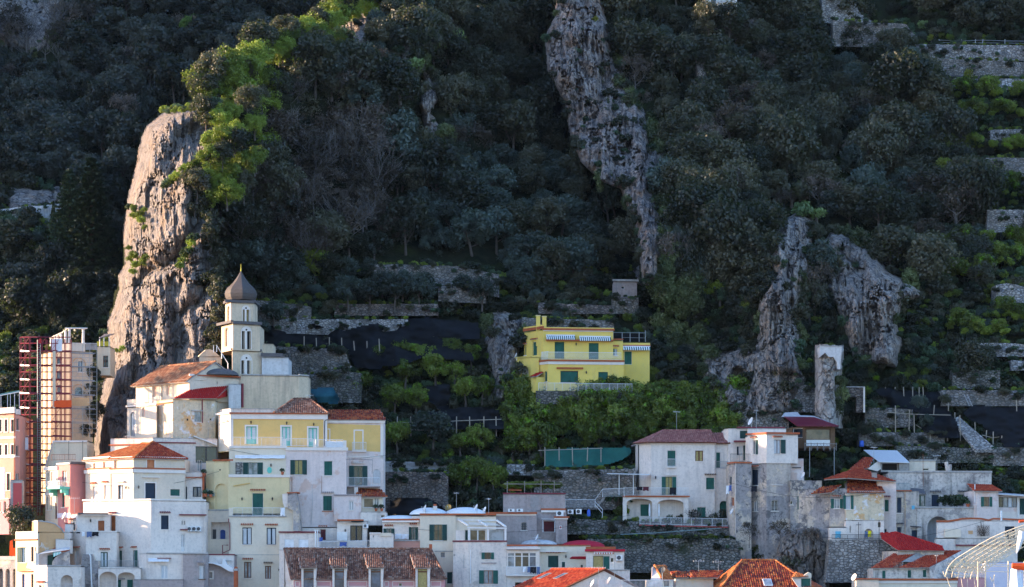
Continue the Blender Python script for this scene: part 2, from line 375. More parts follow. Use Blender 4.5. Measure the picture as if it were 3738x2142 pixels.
# ------------------------------------------------------------------ walls with openings
class Wall:
 def __init__(s, th, A, B, z0, z1):
  s.th = th; s.A = Vector((A[0], A[1], 0)); s.B = Vector((B[0], B[1], 0)); s.L = (s.B-s.A).length
  s.u = (s.B-s.A)/s.L; s.n = Vector((s.u.y, -s.u.x, 0)); s.z0 = z0; s.z1 = z1; s.op = []; s.extra = []; s.wmat = None
 def at(s, x):
  """view x -> (u along wall, distance from camera)"""
  X = (gx(x)-1869.0)/9000.0
  # A.x + t u.x = X*(300 + A.y + t u.y)
  t = (X*(300+s.A.y)-s.A.x)/(s.u.x-X*s.u.y)
  return t, 300+s.A.y+t*s.u.y
 def uv(s, x, y):
  t, d = s.at(x); return t, (2150.0-gy(y))*d/9000.0
 def pt(s, u, z, out=0.0): return Vector((s.A.x+s.u.x*u+s.n.x*out, s.A.y+s.u.y*u+s.n.y*out, z))
 def rect(s, x0, y0, x1, y1):
  xm = (x0+x1)/2
  u0, _ = s.at(x0); u1, _ = s.at(x1); _, d = s.at(xm)
  k = d/9000.0
  return u0, (2150-gy(y1))*k, u1, (2150-gy(y0))*k
 def bx(s, mb, u0, z0, u1, z1, o0, o1, mi=0):
  c = s.pt((u0+u1)/2, (z0+z1)/2, (o0+o1)/2)
  mb.box(c, s.u, s.n, VZ, (u1-u0)/2, abs(o1-o0)/2, (z1-z0)/2, mi)
 def mesh(s, mb, mi=0):
  ops = [o for o in s.op if o[2] > o[0]]
  cl = lambda a, lo, hi: max(lo, min(hi, a))
  us = sorted({0.0, s.L}|{cl(o[0], 0, s.L) for o in ops}|{cl(o[2], 0, s.L) for o in ops})
  zs = sorted({s.z0, s.z1}|{cl(o[1], s.z0, s.z1) for o in ops}|{cl(o[3], s.z0, s.z1) for o in ops})
  for i in range(len(us)-1):
   if us[i+1]-us[i] < 1e-6: continue
   for j in range(len(zs)-1):
    if zs[j+1]-zs[j] < 1e-6: continue
    um, zm = (us[i]+us[i+1])/2, (zs[j]+zs[j+1])/2
    if any(o[0] < um < o[2] and o[1] < zm < o[3] for o in ops): continue
    mb.poly([s.pt(us[i], zs[j]), s.pt(us[i+1], zs[j]), s.pt(us[i+1], zs[j+1]), s.pt(us[i], zs[j+1])], mi)
  for o in ops:
   u0, a, u1, b, dep, arch = o[:6]; D = -dep
   mb.poly([s.pt(u0, a), s.pt(u0, a, D), s.pt(u0, b, D), s.pt(u0, b)], mi)
   mb.poly([s.pt(u1, a, D), s.pt(u1, a), s.pt(u1, b), s.pt(u1, b, D)], mi)
   mb.poly([s.pt(u0, a, D), s.pt(u0, a), s.pt(u1, a), s.pt(u1, a, D)], mi)
   if not arch:
    mb.poly([s.pt(u0, b), s.pt(u0, b, D), s.pt(u1, b, D), s.pt(u1, b)], mi)
   else:
    r = (u1-u0)/2; rz = min(r, (b-a)*0.6) if arch == 1 else r*arch; um = (u0+u1)/2; N = 14
    arc = [(um-r*math.cos(math.pi*k/N), b-rz+rz*math.sin(math.pi*k/N)) for k in range(N+1)]
    for k in range(N):
     (ua, za), (ub, zb) = arc[k], arc[k+1]
     mb.poly([s.pt(ua, za), s.pt(ua, za, D), s.pt(ub, zb, D), s.pt(ub, zb)], mi)
     mb.poly([s.pt(ua, za), s.pt(ub, zb), s.pt(ub, b), s.pt(ua, b)], mi)
 # ---- features -------------------------------------------------
 def band(s, x0, y0, x1, y1, proj=0.12, mat='trim_white', name='cornice', out=0.0):
  u0, a, u1, b = s.rect(x0, y0, x1, y1)
  mb = MB(); s.bx(mb, u0, a, u1, b, out-0.03, out+proj); return s.th.part(name, mb, M(mat))
 def pipe(s, pts, r=0.05, mat='metal_rust', name='downpipe', out=0.09):
  mb = MB(); q = []
  for x, y in pts:
   u, z = s.uv(x, y); q.append(s.pt(u, z, out))
  mb.tube(q, r, 6); return s.th.part(name, mb, M(mat))
 def hood(s, u0, z, u1, mat='terracotta', parent=None, dep=0.32):
  mb = MB(); s.bx(mb, u0, z, u1, z+0.05, -0.02, dep-0.04, 0)
  n = max(3, int((u1-u0)/0.2))
  for k in range(n):
   c = u0+(k+0.5)*(u1-u0)/n
   mb.tube([s.pt(c, z+0.16, 0.0), s.pt(c, z+0.07, dep)], 0.085, 6, 1)
  return s.th.part('tiled_hood', mb, [M('trim_white'), M(mat)], parent)
 def win(s, x0, y0, x1, y1, kind='shut', sc='shutter_green', fc='paint_white', sill=True, hood=None, sur=None, arch=0, name=None, dep=0.2, gl='glass', rail=None, surw=0.13):
  u0, a, u1, b = s.rect(x0, y0, x1, y1); th = s.th
  tall = (b-a) > 1.75
  nm = name or ('door' if (kind in ('door', 'glassdoor') or (tall and kind == 'shut' and not sill)) else 'window')
  w = u1-u0; sh = 0.0; U0, U1 = u0, u1
  if kind == 'open':
   sh = w*0.26; u0 += sh; u1 -= sh
  elif kind == 'openleft': sh = w*0.42; u0 += sh
  elif kind == 'openright': sh = w*0.42; u1 -= sh
  s.op.append((u0, a, u1, b, dep+0.06, arch))
  fr = MB(); t = 0.055
  # frame inside the reveal
  i0 = -dep-0.02; i1 = -dep+0.05
  s.bx(fr, u0, a, u0+t, b, i0, i1); s.bx(fr, u1-t, a, u1, b, i0, i1); s.bx(fr, u0+t, b-t, u1-t, b, i0, i1); s.bx(fr, u0+t, a, u1-t, a+t, i0, i1)
  o = th.part(nm, fr, M(fc))
  g0 = u0+t; g1 = u1-t; c0 = a+t; c1 = b-t; gm = (g0+g1)/2
  if kind in ('shut', 'door'):
   for p0, p1 in ((g0, gm-0.012), (gm+0.012, g1)):
    mb = MB(); s.bx(mb, p0, c0, p1, c1, -dep+0.0, -dep+0.075); th.part('shutter', mb, M(sc), o)
   bk = MB(); s.bx(bk, g0, c0, g1, c1, -dep-0.05, -dep-0.02); th.part('backing', bk, M('inside'), o)
  elif kind == 'blind':
   mb = MB(); s.bx(mb, g0, c0, g1, c1, -dep-0.03, -dep+0.02); th.part('blind', mb, M(sc), o)
  elif kind == 'dark':
   mb = MB(); s.bx(mb, g0, c0, g1, c1, -dep-0.05, -dep-0.03); th.part('pane', mb, M(gl), o)
  else:
   lower = 0.0
   if kind == 'glassdoor':
    lower = (c1-c0)*0.26
    for p0, p1 in ((g0, gm-0.03), (gm+0.03, g1)):
     mb = MB(); s.bx(mb, p0, c0, p1, c0+lower, -dep-0.02, -dep+0.03); th.part('door_panel', mb, M(fc), o)
   if kind in ('single',):
    pans = [(g0, g1)]
   else:
    pans = [(g0, gm-0.035), (gm+0.035, g1)]
    mb = MB(); s.bx(mb, gm-0.035, c0, gm+0.035, c1, -dep-0.01, -dep+0.04); th.part('mullion', mb, M(fc), o)
   for p0, p1 in pans:
    mb = MB(); s.bx(mb, p0, c0+lower, p1, c1, -dep-0.03, -dep-0.005); th.part('pane', mb, M(gl), o)
    if kind == 'glassdoor' or kind == 'framed':
     mb = MB(); q = 0.05
     s.bx(mb, p0, c0+lower, p0+q, c1, -dep, -dep+0.03); s.bx(mb, p1-q, c0+lower, p1, c1, -dep, -dep+0.03); s.bx(mb, p0+q, c1-q, p1-q, c1, -dep, -dep+0.03)
     th.part('sash', mb, M(fc), o)
   if kind == 'bars':
    mb = MB(); k = 5
    for i in range(k):
     c = g0+(i+0.5)*(g1-g0)/k; mb.tube([s.pt(c, c0-0.05, 0.03), s.pt(c, c1+0.05, 0.03)], 0.016, 4)
    for zz in (c0+0.15, (c0+c1)/2, c1-0.15): mb.tube([s.pt(g0-0.1, zz, 0.03), s.pt(g1+0.1, zz, 0.03)], 0.016, 4)
    th.part('window_bars', mb, M('metal_dark'), o)
  if sh:
   if kind in ('open', 'openleft'):
    mb = MB(); s.bx(mb, U0, a, u0-0.01, b, 0.015, 0.06); th.part('shutter', mb, M(sc), o)
   if kind in ('open', 'openright'):
    mb = MB(); s.bx(mb, u1+0.01, a, U1, b, 0.015, 0.06); th.part('shutter', mb, M(sc), o)
  if sill:
   mb = MB(); s.bx(mb, u0-0.12, a-0.09, u1+0.12, a, -dep+0.06, 0.1); th.part('sill', mb, M(sill if isinstance(sill, str) else 'trim_white'), o)
  if sur:
   mb = MB(); q = surw
   s.bx(mb, u0-q, a, u0-0.003, b+q, -0.01, 0.035); s.bx(mb, u1+0.003, a, u1+q, b+q, -0.01, 0.035); s.bx(mb, u0-0.003, b+0.003, u1+0.003, b+q, -0.01, 0.035)
   th.part('surround', mb, M(sur), o)
  if hood: s.hood(u0-0.22, b+0.28, u1+0.22, hood, o)
  if rail: s.rail(u0-0.12, a, u1+0.12, a+0.95, 0.05, rail, o)
  return o
 def rail(s, u0, z0, u1, z1, out=0.05, mat='metal_white', parent=None, step=0.13, ends=0.0, name='railing', belly=0.0):
  mb = MB(); n = max(2, int((u1-u0)/step))
  mb.tube([s.pt(u0, z1, out), s.pt(u1, z1, out)], 0.028, 5); mb.tube([s.pt(u0, z0+0.08, out), s.pt(u1, z0+0.08, out)], 0.02, 4)
  for i in range(n+1):
   c = u0+(u1-u0)*i/n
   if belly: mb.tube([s.pt(c, z0, out), s.pt(c, z0+(z1-z0)*0.3, out+belly), s.pt(c, z0+(z1-z0)*0.6, out+belly*0.2), s.pt(c, z1, out)], 0.013, 4, cap=False)
   else: mb.tube([s.pt(c, z0, out), s.pt(c, z1, out)], 0.013 if i % 8 else 0.024, 4, cap=False)
  if ends:
   for c in (u0, u1):
    for zz in (z1, z0+0.08): mb.tube([s.pt(c, zz, out), s.pt(c, zz, out-ends)], 0.024, 4)
    k = max(1, int(ends/step))
    for i in range(1, k): mb.tube([s.pt(c, z0, out-ends*i/k), s.pt(c, z1, out-ends*i/k)], 0.013, 4, cap=False)
  return s.th.part(name, mb, M(mat), parent)
 def balcony(s, x0, ytop, x1, yfloor, dep=1.0, mat='metal_white', slab='trim_white', belly=0.0, edge=None, thick=0.16, rail=True):
  u0, a, u1, b = s.rect(x0, ytop, x1, yfloor)
  mb = MB(); s.bx(mb, u0, a-thick, u1, a, -0.05, dep)
  o = s.th.part('balcony', mb, M(slab))
  if edge:
   e = MB(); s.bx(e, u0-0.05, a-0.02, u1+0.05, a+0.05, dep-0.12, dep+0.07); s.th.part('edge_tiles', e, M(edge), o)
  if rail: s.rail(u0+0.03, a, u1-0.03, b, dep-0.05, mat, o, ends=dep-0.1, belly=belly)
  return o
 def poly(s, pts, proj=0.03, mat='trim_white', name='panel', back=0.03):
  q = [s.uv(x, y) for x, y in pts]
  mb = MB(); mb.prism([s.pt(u, z, proj) for u, z in q], -s.n*(proj+back)); return s.th.part(name, mb, M(mat))
 def gable(s, pts, mat, thick=0.3, name='gable'):
  q = [s.uv(x, y) for x, y in pts]
  mb = MB(); mb.prism([s.pt(u, z, 0) for u, z in q], -s.n*thick); return s.th.part(name, mb, M(mat))
 def recess(s, x0, y0, x1, y1, dep=1.5, arch=1, mat='wall_white', name='alcove'):
  """open arch or loggia: hole with back wall, sides and floor"""
  u0, a, u1, b = s.rect(x0, y0, x1, y1)
  s.op.append((u0, a, u1, b, 0.3, arch))
  mb = MB(); D = -dep; F = -0.3; e = 0.02
  mb.poly([s.pt(u0-e, a, D), s.pt(u1+e, a, D), s.pt(u1+e, b+e, D), s.pt(u0-e, b+e, D)])
  mb.poly([s.pt(u0-e, a, F), s.pt(u0-e, a, D), s.pt(u0-e, b+e, D), s.pt(u0-e, b+e, F)])
  mb.poly([s.pt(u1+e, a, D), s.pt(u1+e, a, F), s.pt(u1+e, b+e, F), s.pt(u1+e, b+e, D)])
  mb.poly([s.pt(u0-e, b+e, F), s.pt(u0-e, b+e, D), s.pt(u1+e, b+e, D), s.pt(u1+e, b+e, F)])
  mb.poly([s.pt(u0-e, a-e, F), s.pt(u1+e, a-e, F), s.pt(u1+e, a-e, D), s.pt(u0-e, a-e, D)])
  s.th.part(name, mb, M(mat))
  w = Wall(s.th, (s.pt(0, 0, D+0.28).x, s.pt(0, 0, D+0.28).y), (s.pt(s.L, 0, D+0.28).x, s.pt(s.L, 0, D+0.28).y), s.z0, s.z1)
  return w
 def archline(s, x0, y0, x1, y1, wd=0.12, proj=0.05, mat='trim_white', name='arch_moulding', rise=None):
  u0, a, u1, b = s.rect(x0, y0, x1, y1); r = (u1-u0)/2; rz = rise or min(r, b-a); um = (u0+u1)/2
  N = 16; mb = MB()
  pin = [(u0, a)]+[(um-r*math.cos(math.pi*k/N), b-rz+rz*math.sin(math.pi*k/N)) for k in range(N+1)]+[(u1, a)]
  po = [(u0-wd, a)]+[(um-(r+wd)*math.cos(math.pi*k/N), b-rz+(rz+wd)*math.sin(math.pi*k/N)) for k in range(N+1)]+[(u1+wd, a)]
  for k in range(len(pin)-1):
   q = [pin[k], pin[k+1], po[k+1], po[k]]
   mb.prism([s.pt(u, z, proj) for u, z in q], -s.n*(proj+0.02))
  return s.th.part(name, mb, M(mat))
 def lamp(s, x, y, mat='metal_dark'):
  u, z = s.uv(x, y); mb = MB()
  mb.tube([s.pt(u, z+0.12, 0), s.pt(u, z+0.2, 0.18), s.pt(u, z+0.12, 0.2)], 0.018, 4)
  mb.tube([s.pt(u, z+0.12, 0.2), s.pt(u, z+0.06, 0.2), s.pt(u, z-0.2, 0.2), s.pt(u, z-0.24, 0.2)], [0.03, 0.11, 0.07, 0.02], 6)
  return s.th.part('wall_lamp', mb, M(mat))
 def awning(s, x0, y0, x1, y1, dep=1.0, mats=('cloth_white', 'paint_green'), n=14, name='awning', drop=0.28):
  u0, a, u1, b = s.rect(x0, y0, x1, y1); mb = MB()
  mb.tube([s.pt(u0, b, 0.12), s.pt(u1, b, 0.12)], 0.1, 6, 0)
  zf = a+drop
  for k in range(n):
   p, q = u0+(u1-u0)*k/n, u0+(u1-u0)*(k+1)/n
   mb.poly([s.pt(p, b, 0.1), s.pt(p, zf, dep), s.pt(q, zf, dep), s.pt(q, b, 0.1)], k % 2)
   mb.poly([s.pt(p, zf, dep), s.pt(p, a, dep), s.pt((p+q)/2, a-0.05, dep), s.pt(q, a, dep), s.pt(q, zf, dep)], k % 2)
  return s.th.part(name, mb, [M(mats[0]), M(mats[1])])
class Bld(Thing):
 def __init__(s, name, label, cat='house', group=None, base=None):
  s.name = name; s.lab = (label, cat, group); s.blocks = []; s.e = None
  if base: s.start(base)
 def start(s, loc):
  s.e = empty(s.name, loc); s.loc = Vector(loc); tag(s.e, *s.lab)
 def block(s, pts, ytop, ybot, mat, depth=7.0, ref=0, back=None, name='wall', cap='roof', capmat=None):
  """pts: visible wall line left to right as (view x, Y); closed at the back, `depth` behind"""
  w = [PX(gx(x), 0, Y) for x, Y in pts]
  d = 300+pts[ref][1]
  z1 = (2150-gy(ytop))*d/9000.0; z0 = (2150-gy(ybot))*d/9000.0
  if s.e is None: s.start(Vector((sum(p.x for p in w)/len(w), sum(p.y for p in w)/len(w), z0)))
  fp = [Vector((p.x, p.y, 0)) for p in w]
  yb = max(p.y for p in fp)+depth
  if back is None: bk = [Vector((fp[-1].x*1.0, yb, 0)), Vector((fp[0].x*1.0, yb, 0))]
  else: bk = [Vector((PX(gx(x), 0, Y).x, Y, 0)) for x, Y in back]
  allp = fp+bk
  walls = [Wall(s, fp[i], fp[i+1], z0, z1) for i in range(len(fp)-1)]
  bw = [(allp[i], allp[(i+1) % len(allp)]) for i in range(len(fp)-1, len(allp))]
  s.blocks.append([walls, bw, allp, z0, z1, mat, name, cap, capmat])
  return walls if len(walls) > 1 else walls[0]
 def top(s, i=-1): return s.blocks[i][4]
 def done(s):
  for walls, bw, allp, z0, z1, mat, name, cap, capmat in s.blocks:
   mb = MB()
   for w in walls: w.mesh(mb)
   for a, b in bw:
    mb.poly([(a.x, a.y, z0), (b.x, b.y, z0), (b.x, b.y, z1), (a.x, a.y, z1)])
   s.part(name, mb, M(mat))
   if cap:
    c = MB(); c.prism([(p.x, p.y, z1-0.12) for p in allp], (0, 0, 0.118)); s.part(cap, c, M(capmat or mat))
  return s
 def parapet(s, pts, z, h, mat, thick=0.25, name='parapet', cap=None):
  """low wall along a line of (view x, Y)"""
  q = [PX(gx(x), 0, Y) for x, Y in pts]; mb = MB()
  for a, b in zip(q[:-1], q[1:]):
   a = Vector((a.x, a.y, 0)); b = Vector((b.x, b.y, 0)); u = (b-a).normalized(); n = Vector((-u.y, u.x, 0))
   mb.box((a+b)/2+n*(thick/2-0.03)+VZ*(z+h/2-0.005), u, n, VZ, (b-a).length/2, thick/2, h/2+0.005)
  o = s.part(name, mb, M(mat))
  if cap:
   mb = MB()
   for a, b in zip(q[:-1], q[1:]):
    a = Vector((a.x, a.y, 0)); b = Vector((b.x, b.y, 0)); u = (b-a).normalized(); n = Vector((-u.y, u.x, 0))
    mb.box((a+b)/2+n*(thick/2-0.03)+VZ*(z+h+0.035), u, n, VZ, (b-a).length/2+0.08, thick/2+0.08, 0.035)
   s.part('coping', mb, M(cap), o)
  return o
 def hip(s, fp, ze, ridge, mat, over=0.35, under='trim_white', tw=0.26, tl=0.36):
  """fp: 4 eave corners (x,y) front-left, front-right, back-right, back-left; ridge: list of 1 or 2 points (x,y,z)"""
  c = Vector((sum(p[0] for p in fp)/4, sum(p[1] for p in fp)/4, 0))
  e = []
  for p in fp:
   v = Vector((p[0], p[1], 0)); d = (v-c).normalized(); q = v+d*over*1.3; e.append(Vector((q.x, q.y, ze)))
  r = [Vector(p) for p in ridge]
  if len(r) == 1: r = [r[0], r[0]]
  a, b = r
  same = (a-b).length < 1e-6
  tile_plane(s, [e[0], e[1], b, a] if not same else [e[0], e[1], a], mat, under, tw, tl, caps=[(1, 2)] if same else [(1, 2), (2, 3)])
  tile_plane(s, [e[1], e[2], b], mat, under, tw, tl)
  tile_plane(s, [e[2], e[3], a, b] if not same else [e[2], e[3], a], mat, under, tw, tl)
  tile_plane(s, [e[3], e[0], a], mat, under, tw, tl, caps=[(1, 2)])
  return e
 def chimney(s, p, w=0.6, h=1.2, mat='trim_white', capm='terracotta'):
  p = Vector(p); mb = MB(); mb.box(p+VZ*h/2, VX, VY, VZ, w/2, w/2, h/2); o = s.part('chimney', mb, M(mat))
  mb = MB(); mb.box(p+VZ*(h+0.06), VX, VY, VZ, w/2+0.08, w/2+0.08, 0.058); s.part('chimney_cap', mb, M(capm), o); return o
 def dome(s, c, rx, ry, rz, mat, name='dome', n=28, m=10, p=1.0):
  mb = MB(); rings = []
  for j in range(m+1):
   t = (math.pi/2)*j/m; k = math.cos(t)
   b = len(mb.v)
   for i in range(n):
    a = 2*math.pi*i/n
    mb.v.append((c[0]+rx*k*math.cos(a), c[1]+ry*k*math.sin(a), c[2]+rz*math.sin(t)**p))
   rings.append(b)
  for j in range(m):
   for i in range(n): mb.f.append((rings[j]+i, rings[j]+(i+1) % n, rings[j+1]+(i+1) % n, rings[j+1]+i)); mb.mi.append(0)
  return s.part(name, mb, M(mat), smooth=True)
# ------------------------------------------------------------------ small things
def dish(x, y, Y, r=0.45, label='white satellite dish', yaw=-60, mat='plastic_white', base=0.7):
 p = P(x, y, Y); th = Thing('satellite_dish', label, 'satellite dish', p-VZ*base, 'satellite dishes on the roofs')
 a = R(yaw); d = Vector((math.sin(a), -math.cos(a), 0.45)).normalized(); q = d.cross(VZ).normalized(); w = q.cross(d)
 mb = MB(); rg = []
 for j in range(5):
  k = j/4*r; b = len(mb.v)
  for i in range(16):
   t = 2*math.pi*i/16; mb.v.append(tuple(p+q*k*math.cos(t)+w*k*math.sin(t)+d*(k*k/r*0.32)))
  rg.append(b)
 for j in range(4):
  for i in range(16): mb.f.append((rg[j]+i, rg[j]+(i+1) % 16, rg[j+1]+(i+1) % 16, rg[j+1]+i)); mb.mi.append(0)
 th.part('reflector', mb, M(mat), smooth=True)
 mb = MB(); mb.tube([p-VZ*base, p-d*0.06], 0.035, 6); th.part('mast', mb, M('metal_grey'))
 mb = MB(); mb.tube([p-w*r*0.9, p+d*0.5*r*2], 0.015, 4); mb.box(p+d*r, VX, VY, VZ, 0.05, 0.05, 0.05); th.part('receiver_arm', mb, M('metal_grey'))
def ac_unit(x0, y0, x1, y1, Y, label, w=None):
 a = P(x0, y1, Y); b = P(x1, y0, Y); th = Thing('air_conditioner', label, 'air conditioner', ((a.x+b.x)/2, Y, a.z), 'air conditioner units')
 mb = MB(); mb.abox(a.x, Y, a.z, b.x, Y+0.32, b.z); o = th.part('casing', mb, M('plastic_white'))
 r = (b.z-a.z)*0.38; c = Vector((a.x+(b.x-a.x)*0.42, Y-0.012, (a.z+b.z)/2)); mb = MB()
 mb.tube([c+VY*0.015, c-VY*0.01], r, 14); th.part('fan_grille', mb, M('paint_darkgrey'))
 mb = MB()
 for k in range(3): mb.tube([c+VX*r*(0.35*k+0.2)+VZ*0-VY*0.012, c+VX*r*(0.35*k+0.2)-VY*0.02], 0.02, 4)
 mb.abox(a.x+0.05, Y+0.02, a.z-0.08, a.x+0.1, Y+0.4, a.z-0.002); mb.abox(b.x-0.1, Y+0.02, a.z-0.08, b.x-0.05, Y+0.4, a.z-0.002)
 th.part('bracket', mb, M('metal_grey'))
def antenna(x, ybot, ytop, Y, label, bars=5, ln=0.9, yaw=20):
 a = P(x, ybot, Y); b = P(x, ytop, Y); th = Thing('aerial', label, 'aerial', a, 'television aerials on the roofs')
 mb = MB(); mb.tube([a, b], 0.025, 5); th.part('mast', mb, M('metal_grey'))
 d = Vector((math.cos(R(yaw)), math.sin(R(yaw)), 0)); q = Vector((-d.y, d.x, 0)); mb = MB(); top = b-VZ*0.1
 mb.tube([top-d*ln/2, top+d*ln/2], 0.015, 4)
 for k in range(bars):
  c = top+d*ln*(k/(bars-1)-0.5); mb.tube([c-q*0.3, c+q*0.3], 0.012, 4); mb.tube([c-VZ*0.12, c+VZ*0.12], 0.01, 4)
 th.part('rods', mb, M('metal_white'))
def cloth(x0, y0, x1, y1, Y, mat, label, name='laundry', cat='laundry', group='washing hung out to dry'):
 a = P(x0, y0, Y); b = P(x1, y1, Y); mb = MB(); n, m = 8, 6; g = []
 for j in range(m+1):
  for i in range(n+1):
   u, v = i/n, j/m
   mb.v.append((a.x+(b.x-a.x)*(u+0.03*math.sin(5*v+i)), Y+0.07*math.sin(7*u+2*v)*v, a.z+(b.z-a.z)*v*(0.92+0.08*math.sin(9*u))))
 for j in range(m):
  for i in range(n):
   k = j*(n+1)+i; mb.f.append((k, k+1, k+n+2, k+n+1)); mb.mi.append(0)
 k = len(mb.v); off = len(mb.v)
 mb.v += [(x, y+0.015, z) for x, y, z in mb.v]; mb.f += [tuple(off+q for q in reversed(f)) for f in mb.f]; mb.mi += [0]*len(mb.f)
 mb.mi = [0]*len(mb.f)
 return single(name, mb, M(mat), label, cat, group, smooth=True)
# ------------------------------------------------------------------ noise
_G = nr.rand(64, 64, 64).astype(np.float32)
def vnoise(x, y, z):
 x, y, z = np.broadcast_arrays(np.asarray(x, float), np.asarray(y, float), np.asarray(z, float))
 xi = np.floor(x).astype(int); yi = np.floor(y).astype(int); zi = np.floor(z).astype(int)
 f = lambda t: t*t*(3-2*t)
 u, v, w = f(x-xi), f(y-yi), f(z-zi); g = lambda a, b, c: _G[(xi+a) & 63, (yi+b) & 63, (zi+c) & 63]
 a = g(0,0,0)*(1-u)+g(1,0,0)*u; b = g(0,1,0)*(1-u)+g(1,1,0)*u; c = g(0,0,1)*(1-u)+g(1,0,1)*u; d = g(0,1,1)*(1-u)+g(1,1,1)*u
 return (a*(1-v)+b*v)*(1-w)+(c*(1-v)+d*v)*w-0.5
def fbm(x, y, z, o=5, g=0.5):
 s = 0; a = 1.0
 for k in range(o):
  s = s+a*vnoise(x*2**k+17*k, y*2**k+5*k, z*2**k+29*k); a *= g
 return s
def sstep(a, b, x):
 t = np.clip((x-a)/(b-a), 0, 1); return t*t*(3-2*t)
def inpoly(px, py, poly):
 px = np.asarray(px, float); py = np.asarray(py, float); r = np.zeros(px.shape, bool); n = len(poly)
 for i in range(n):
  x0, y0 = poly[i]; x1, y1 = poly[(i+1) % n]
  c = ((y0 > py) != (y1 > py))
  if y0 != y1: r ^= c & (px < (x1-x0)*(py-y0)/(y1-y0)+x0)
 return r
def edgedist(px, py, poly):
 d = np.full(np.shape(px), 1e9); n = len(poly)
 for i in range(n):
  x0, y0 = poly[i]; x1, y1 = poly[(i+1) % n]; L = (x1-x0)**2+(y1-y0)**2+1e-9
  t = np.clip(((px-x0)*(x1-x0)+(py-y0)*(y1-y0))/L, 0, 1)
  d = np.minimum(d, np.hypot(px-x0-t*(x1-x0), py-y0-t*(y1-y0)))
 return d
# ------------------------------------------------------------------ the lie of the land (photograph px -> depth)
RIDGE = [(-700, 2600), (-300, 1900), (0, 1440), (130, 1150), (200, 1000), (300, 830), (370, 735), (400, 650), (420, 605), (466, 550), (507, 533), (600, 520), (703, 492), (827, 475), (888, 473), (971, 476), (1012, 458), (1131, 432), (1177, 420), (1304, 420), (1356, 412), (1459, 388), (1579, 372), (1650, 368), (1800, 360), (2500, 340)]
RIDGEY = [(-700, 190), (0, 108), (130, 86), (200, 72), (300, 62), (400, 57), (600, 55), (900, 52), (1200, 48), (1500, 44), (1650, 40), (1800, 26), (2200, 16), (2500, 14)]
BASEY = [(-900, 215), (-300, 150), (0, 122), (300, 104), (600, 85), (900, 64), (1100, 52), (1300, 43), (1500, 35), (1700, 28), (1800, 24), (1900, 20.5), (1950, 18), (2050, 15.5), (2142, 14), (2500, 10)]
BACKY = [(-900, 330), (0, 235), (300, 208), (600, 178), (900, 152), (1200, 130), (1500, 105), (1700, 60), (1900, 30), (2500, 15)]
CLIFFX = [(-700, 1990), (0, 2031), (62, 2025), (136, 1987), (255, 1998), (309, 2027), (383, 2064), (453, 2072), (515, 2088), (593, 2121), (662, 2195), (690, 2265), (744, 2281), (792, 2312), (861, 2326), (943, 2336), (1029, 2345), (1150, 2420), (1300, 2600), (2600, 2600)]
def ip(py, tab): return np.interp(py, [a for a, b in tab], [b for a, b in tab])
def mainY(X, Yp):
 lx = ip(Yp, [(402, 632), (416, 597), (462, 536), (505, 519), (600, 503), (703, 474), (827, 457), (888, 455), (971, 461), (1008, 437), (1053, 437), (1131, 412), (1177, 398), (1304, 405), (1356, 395), (1459, 369), (1579, 352), (1720, 350)])
 s = (X-lx)/27.0
 top = ip(Yp, [(380, 9), (430, 5), (520, 2), (700, 0.5), (1000, 0), (1300, -3), (1720, -9)])
 y = 35-0.27*s+9*np.exp(-np.clip(s, 0, None)/2.2)+top
 # drapery: diagonal buttresses running down to the left
 q = (X-lx)+0.32*(Yp-400)
 y = y-2.9*np.abs(np.sin(q/58.0+0.7*fbm(X/160, Yp/260, 1.9, 3)*4))*sstep(0, 60, X-lx)
 y = y+3.5*np.exp(-((X-700)/75)**2-((Yp-490)/95)**2)+2.6*np.exp(-((X-520)/45)**2-((Yp-850)/60)**2)
 return y
def Yt(px, py, rough=True):
 px = np.asarray(px, float); py = np.asarray(py, float)
 base = ip(py, BASEY); rx = ip(py, RIDGE); ry = ip(py, RIDGEY); bk = ip(py, BACKY)
 near = ry+(base-ry)*sstep(0, 1, (px-rx)/ip(py, [(0, 850), (100, 900), (200, 1000), (300, 1200), (420, 1550), (800, 1600), (1100, 1200), (1700, 900)]))
 # cliff prow right of the middle
 cx = ip(py, CLIFFX); w = sstep(1250, 950, py)
 prow = np.where(px > cx, -13*sstep(1300, 0, px-cx)*sstep(0, 14, px-cx+8), 7*sstep(-420, 0, px-cx))
 near = near+prow*w
 # hollow with terraces far right stays gentle; knolls
 near = near-6*np.exp(-((px-2870)/130)**2-((py-1120)/330)**2)-4*np.exp(-((px-3190)/160)**2-((py-1120)/200)**2)
 near = near-5*np.exp(-((px-1850)/70)**2-((py-1330)/170)**2)
 bk = bk-9*np.exp(-((px-100)/260)**2-((py-800)/160)**2)
 lx_ = ip(py, [(a_+6, b_-17) for a_, b_ in RIDGE]); inside = (px > lx_+22) & (px < lx_+290) & (py > 410) & (py < 1700)
 near = np.where(inside, np.minimum(near, mainY(px, py)+2.8), near)
 Y = np.where(px < rx, bk+(near-bk)*sstep(-26, 0, px-rx), near)
 if rough:
  k = np.clip((Y-12)/60, 0.08, 1.3)
  Y = Y+k*(10*fbm(px/380, py/420, 3.3, 3)+3.5*fbm(px/110, py/110, 7.7, 4))
 return Y
def ground(px, py): return PX(px, py, float(Yt(px, py)))
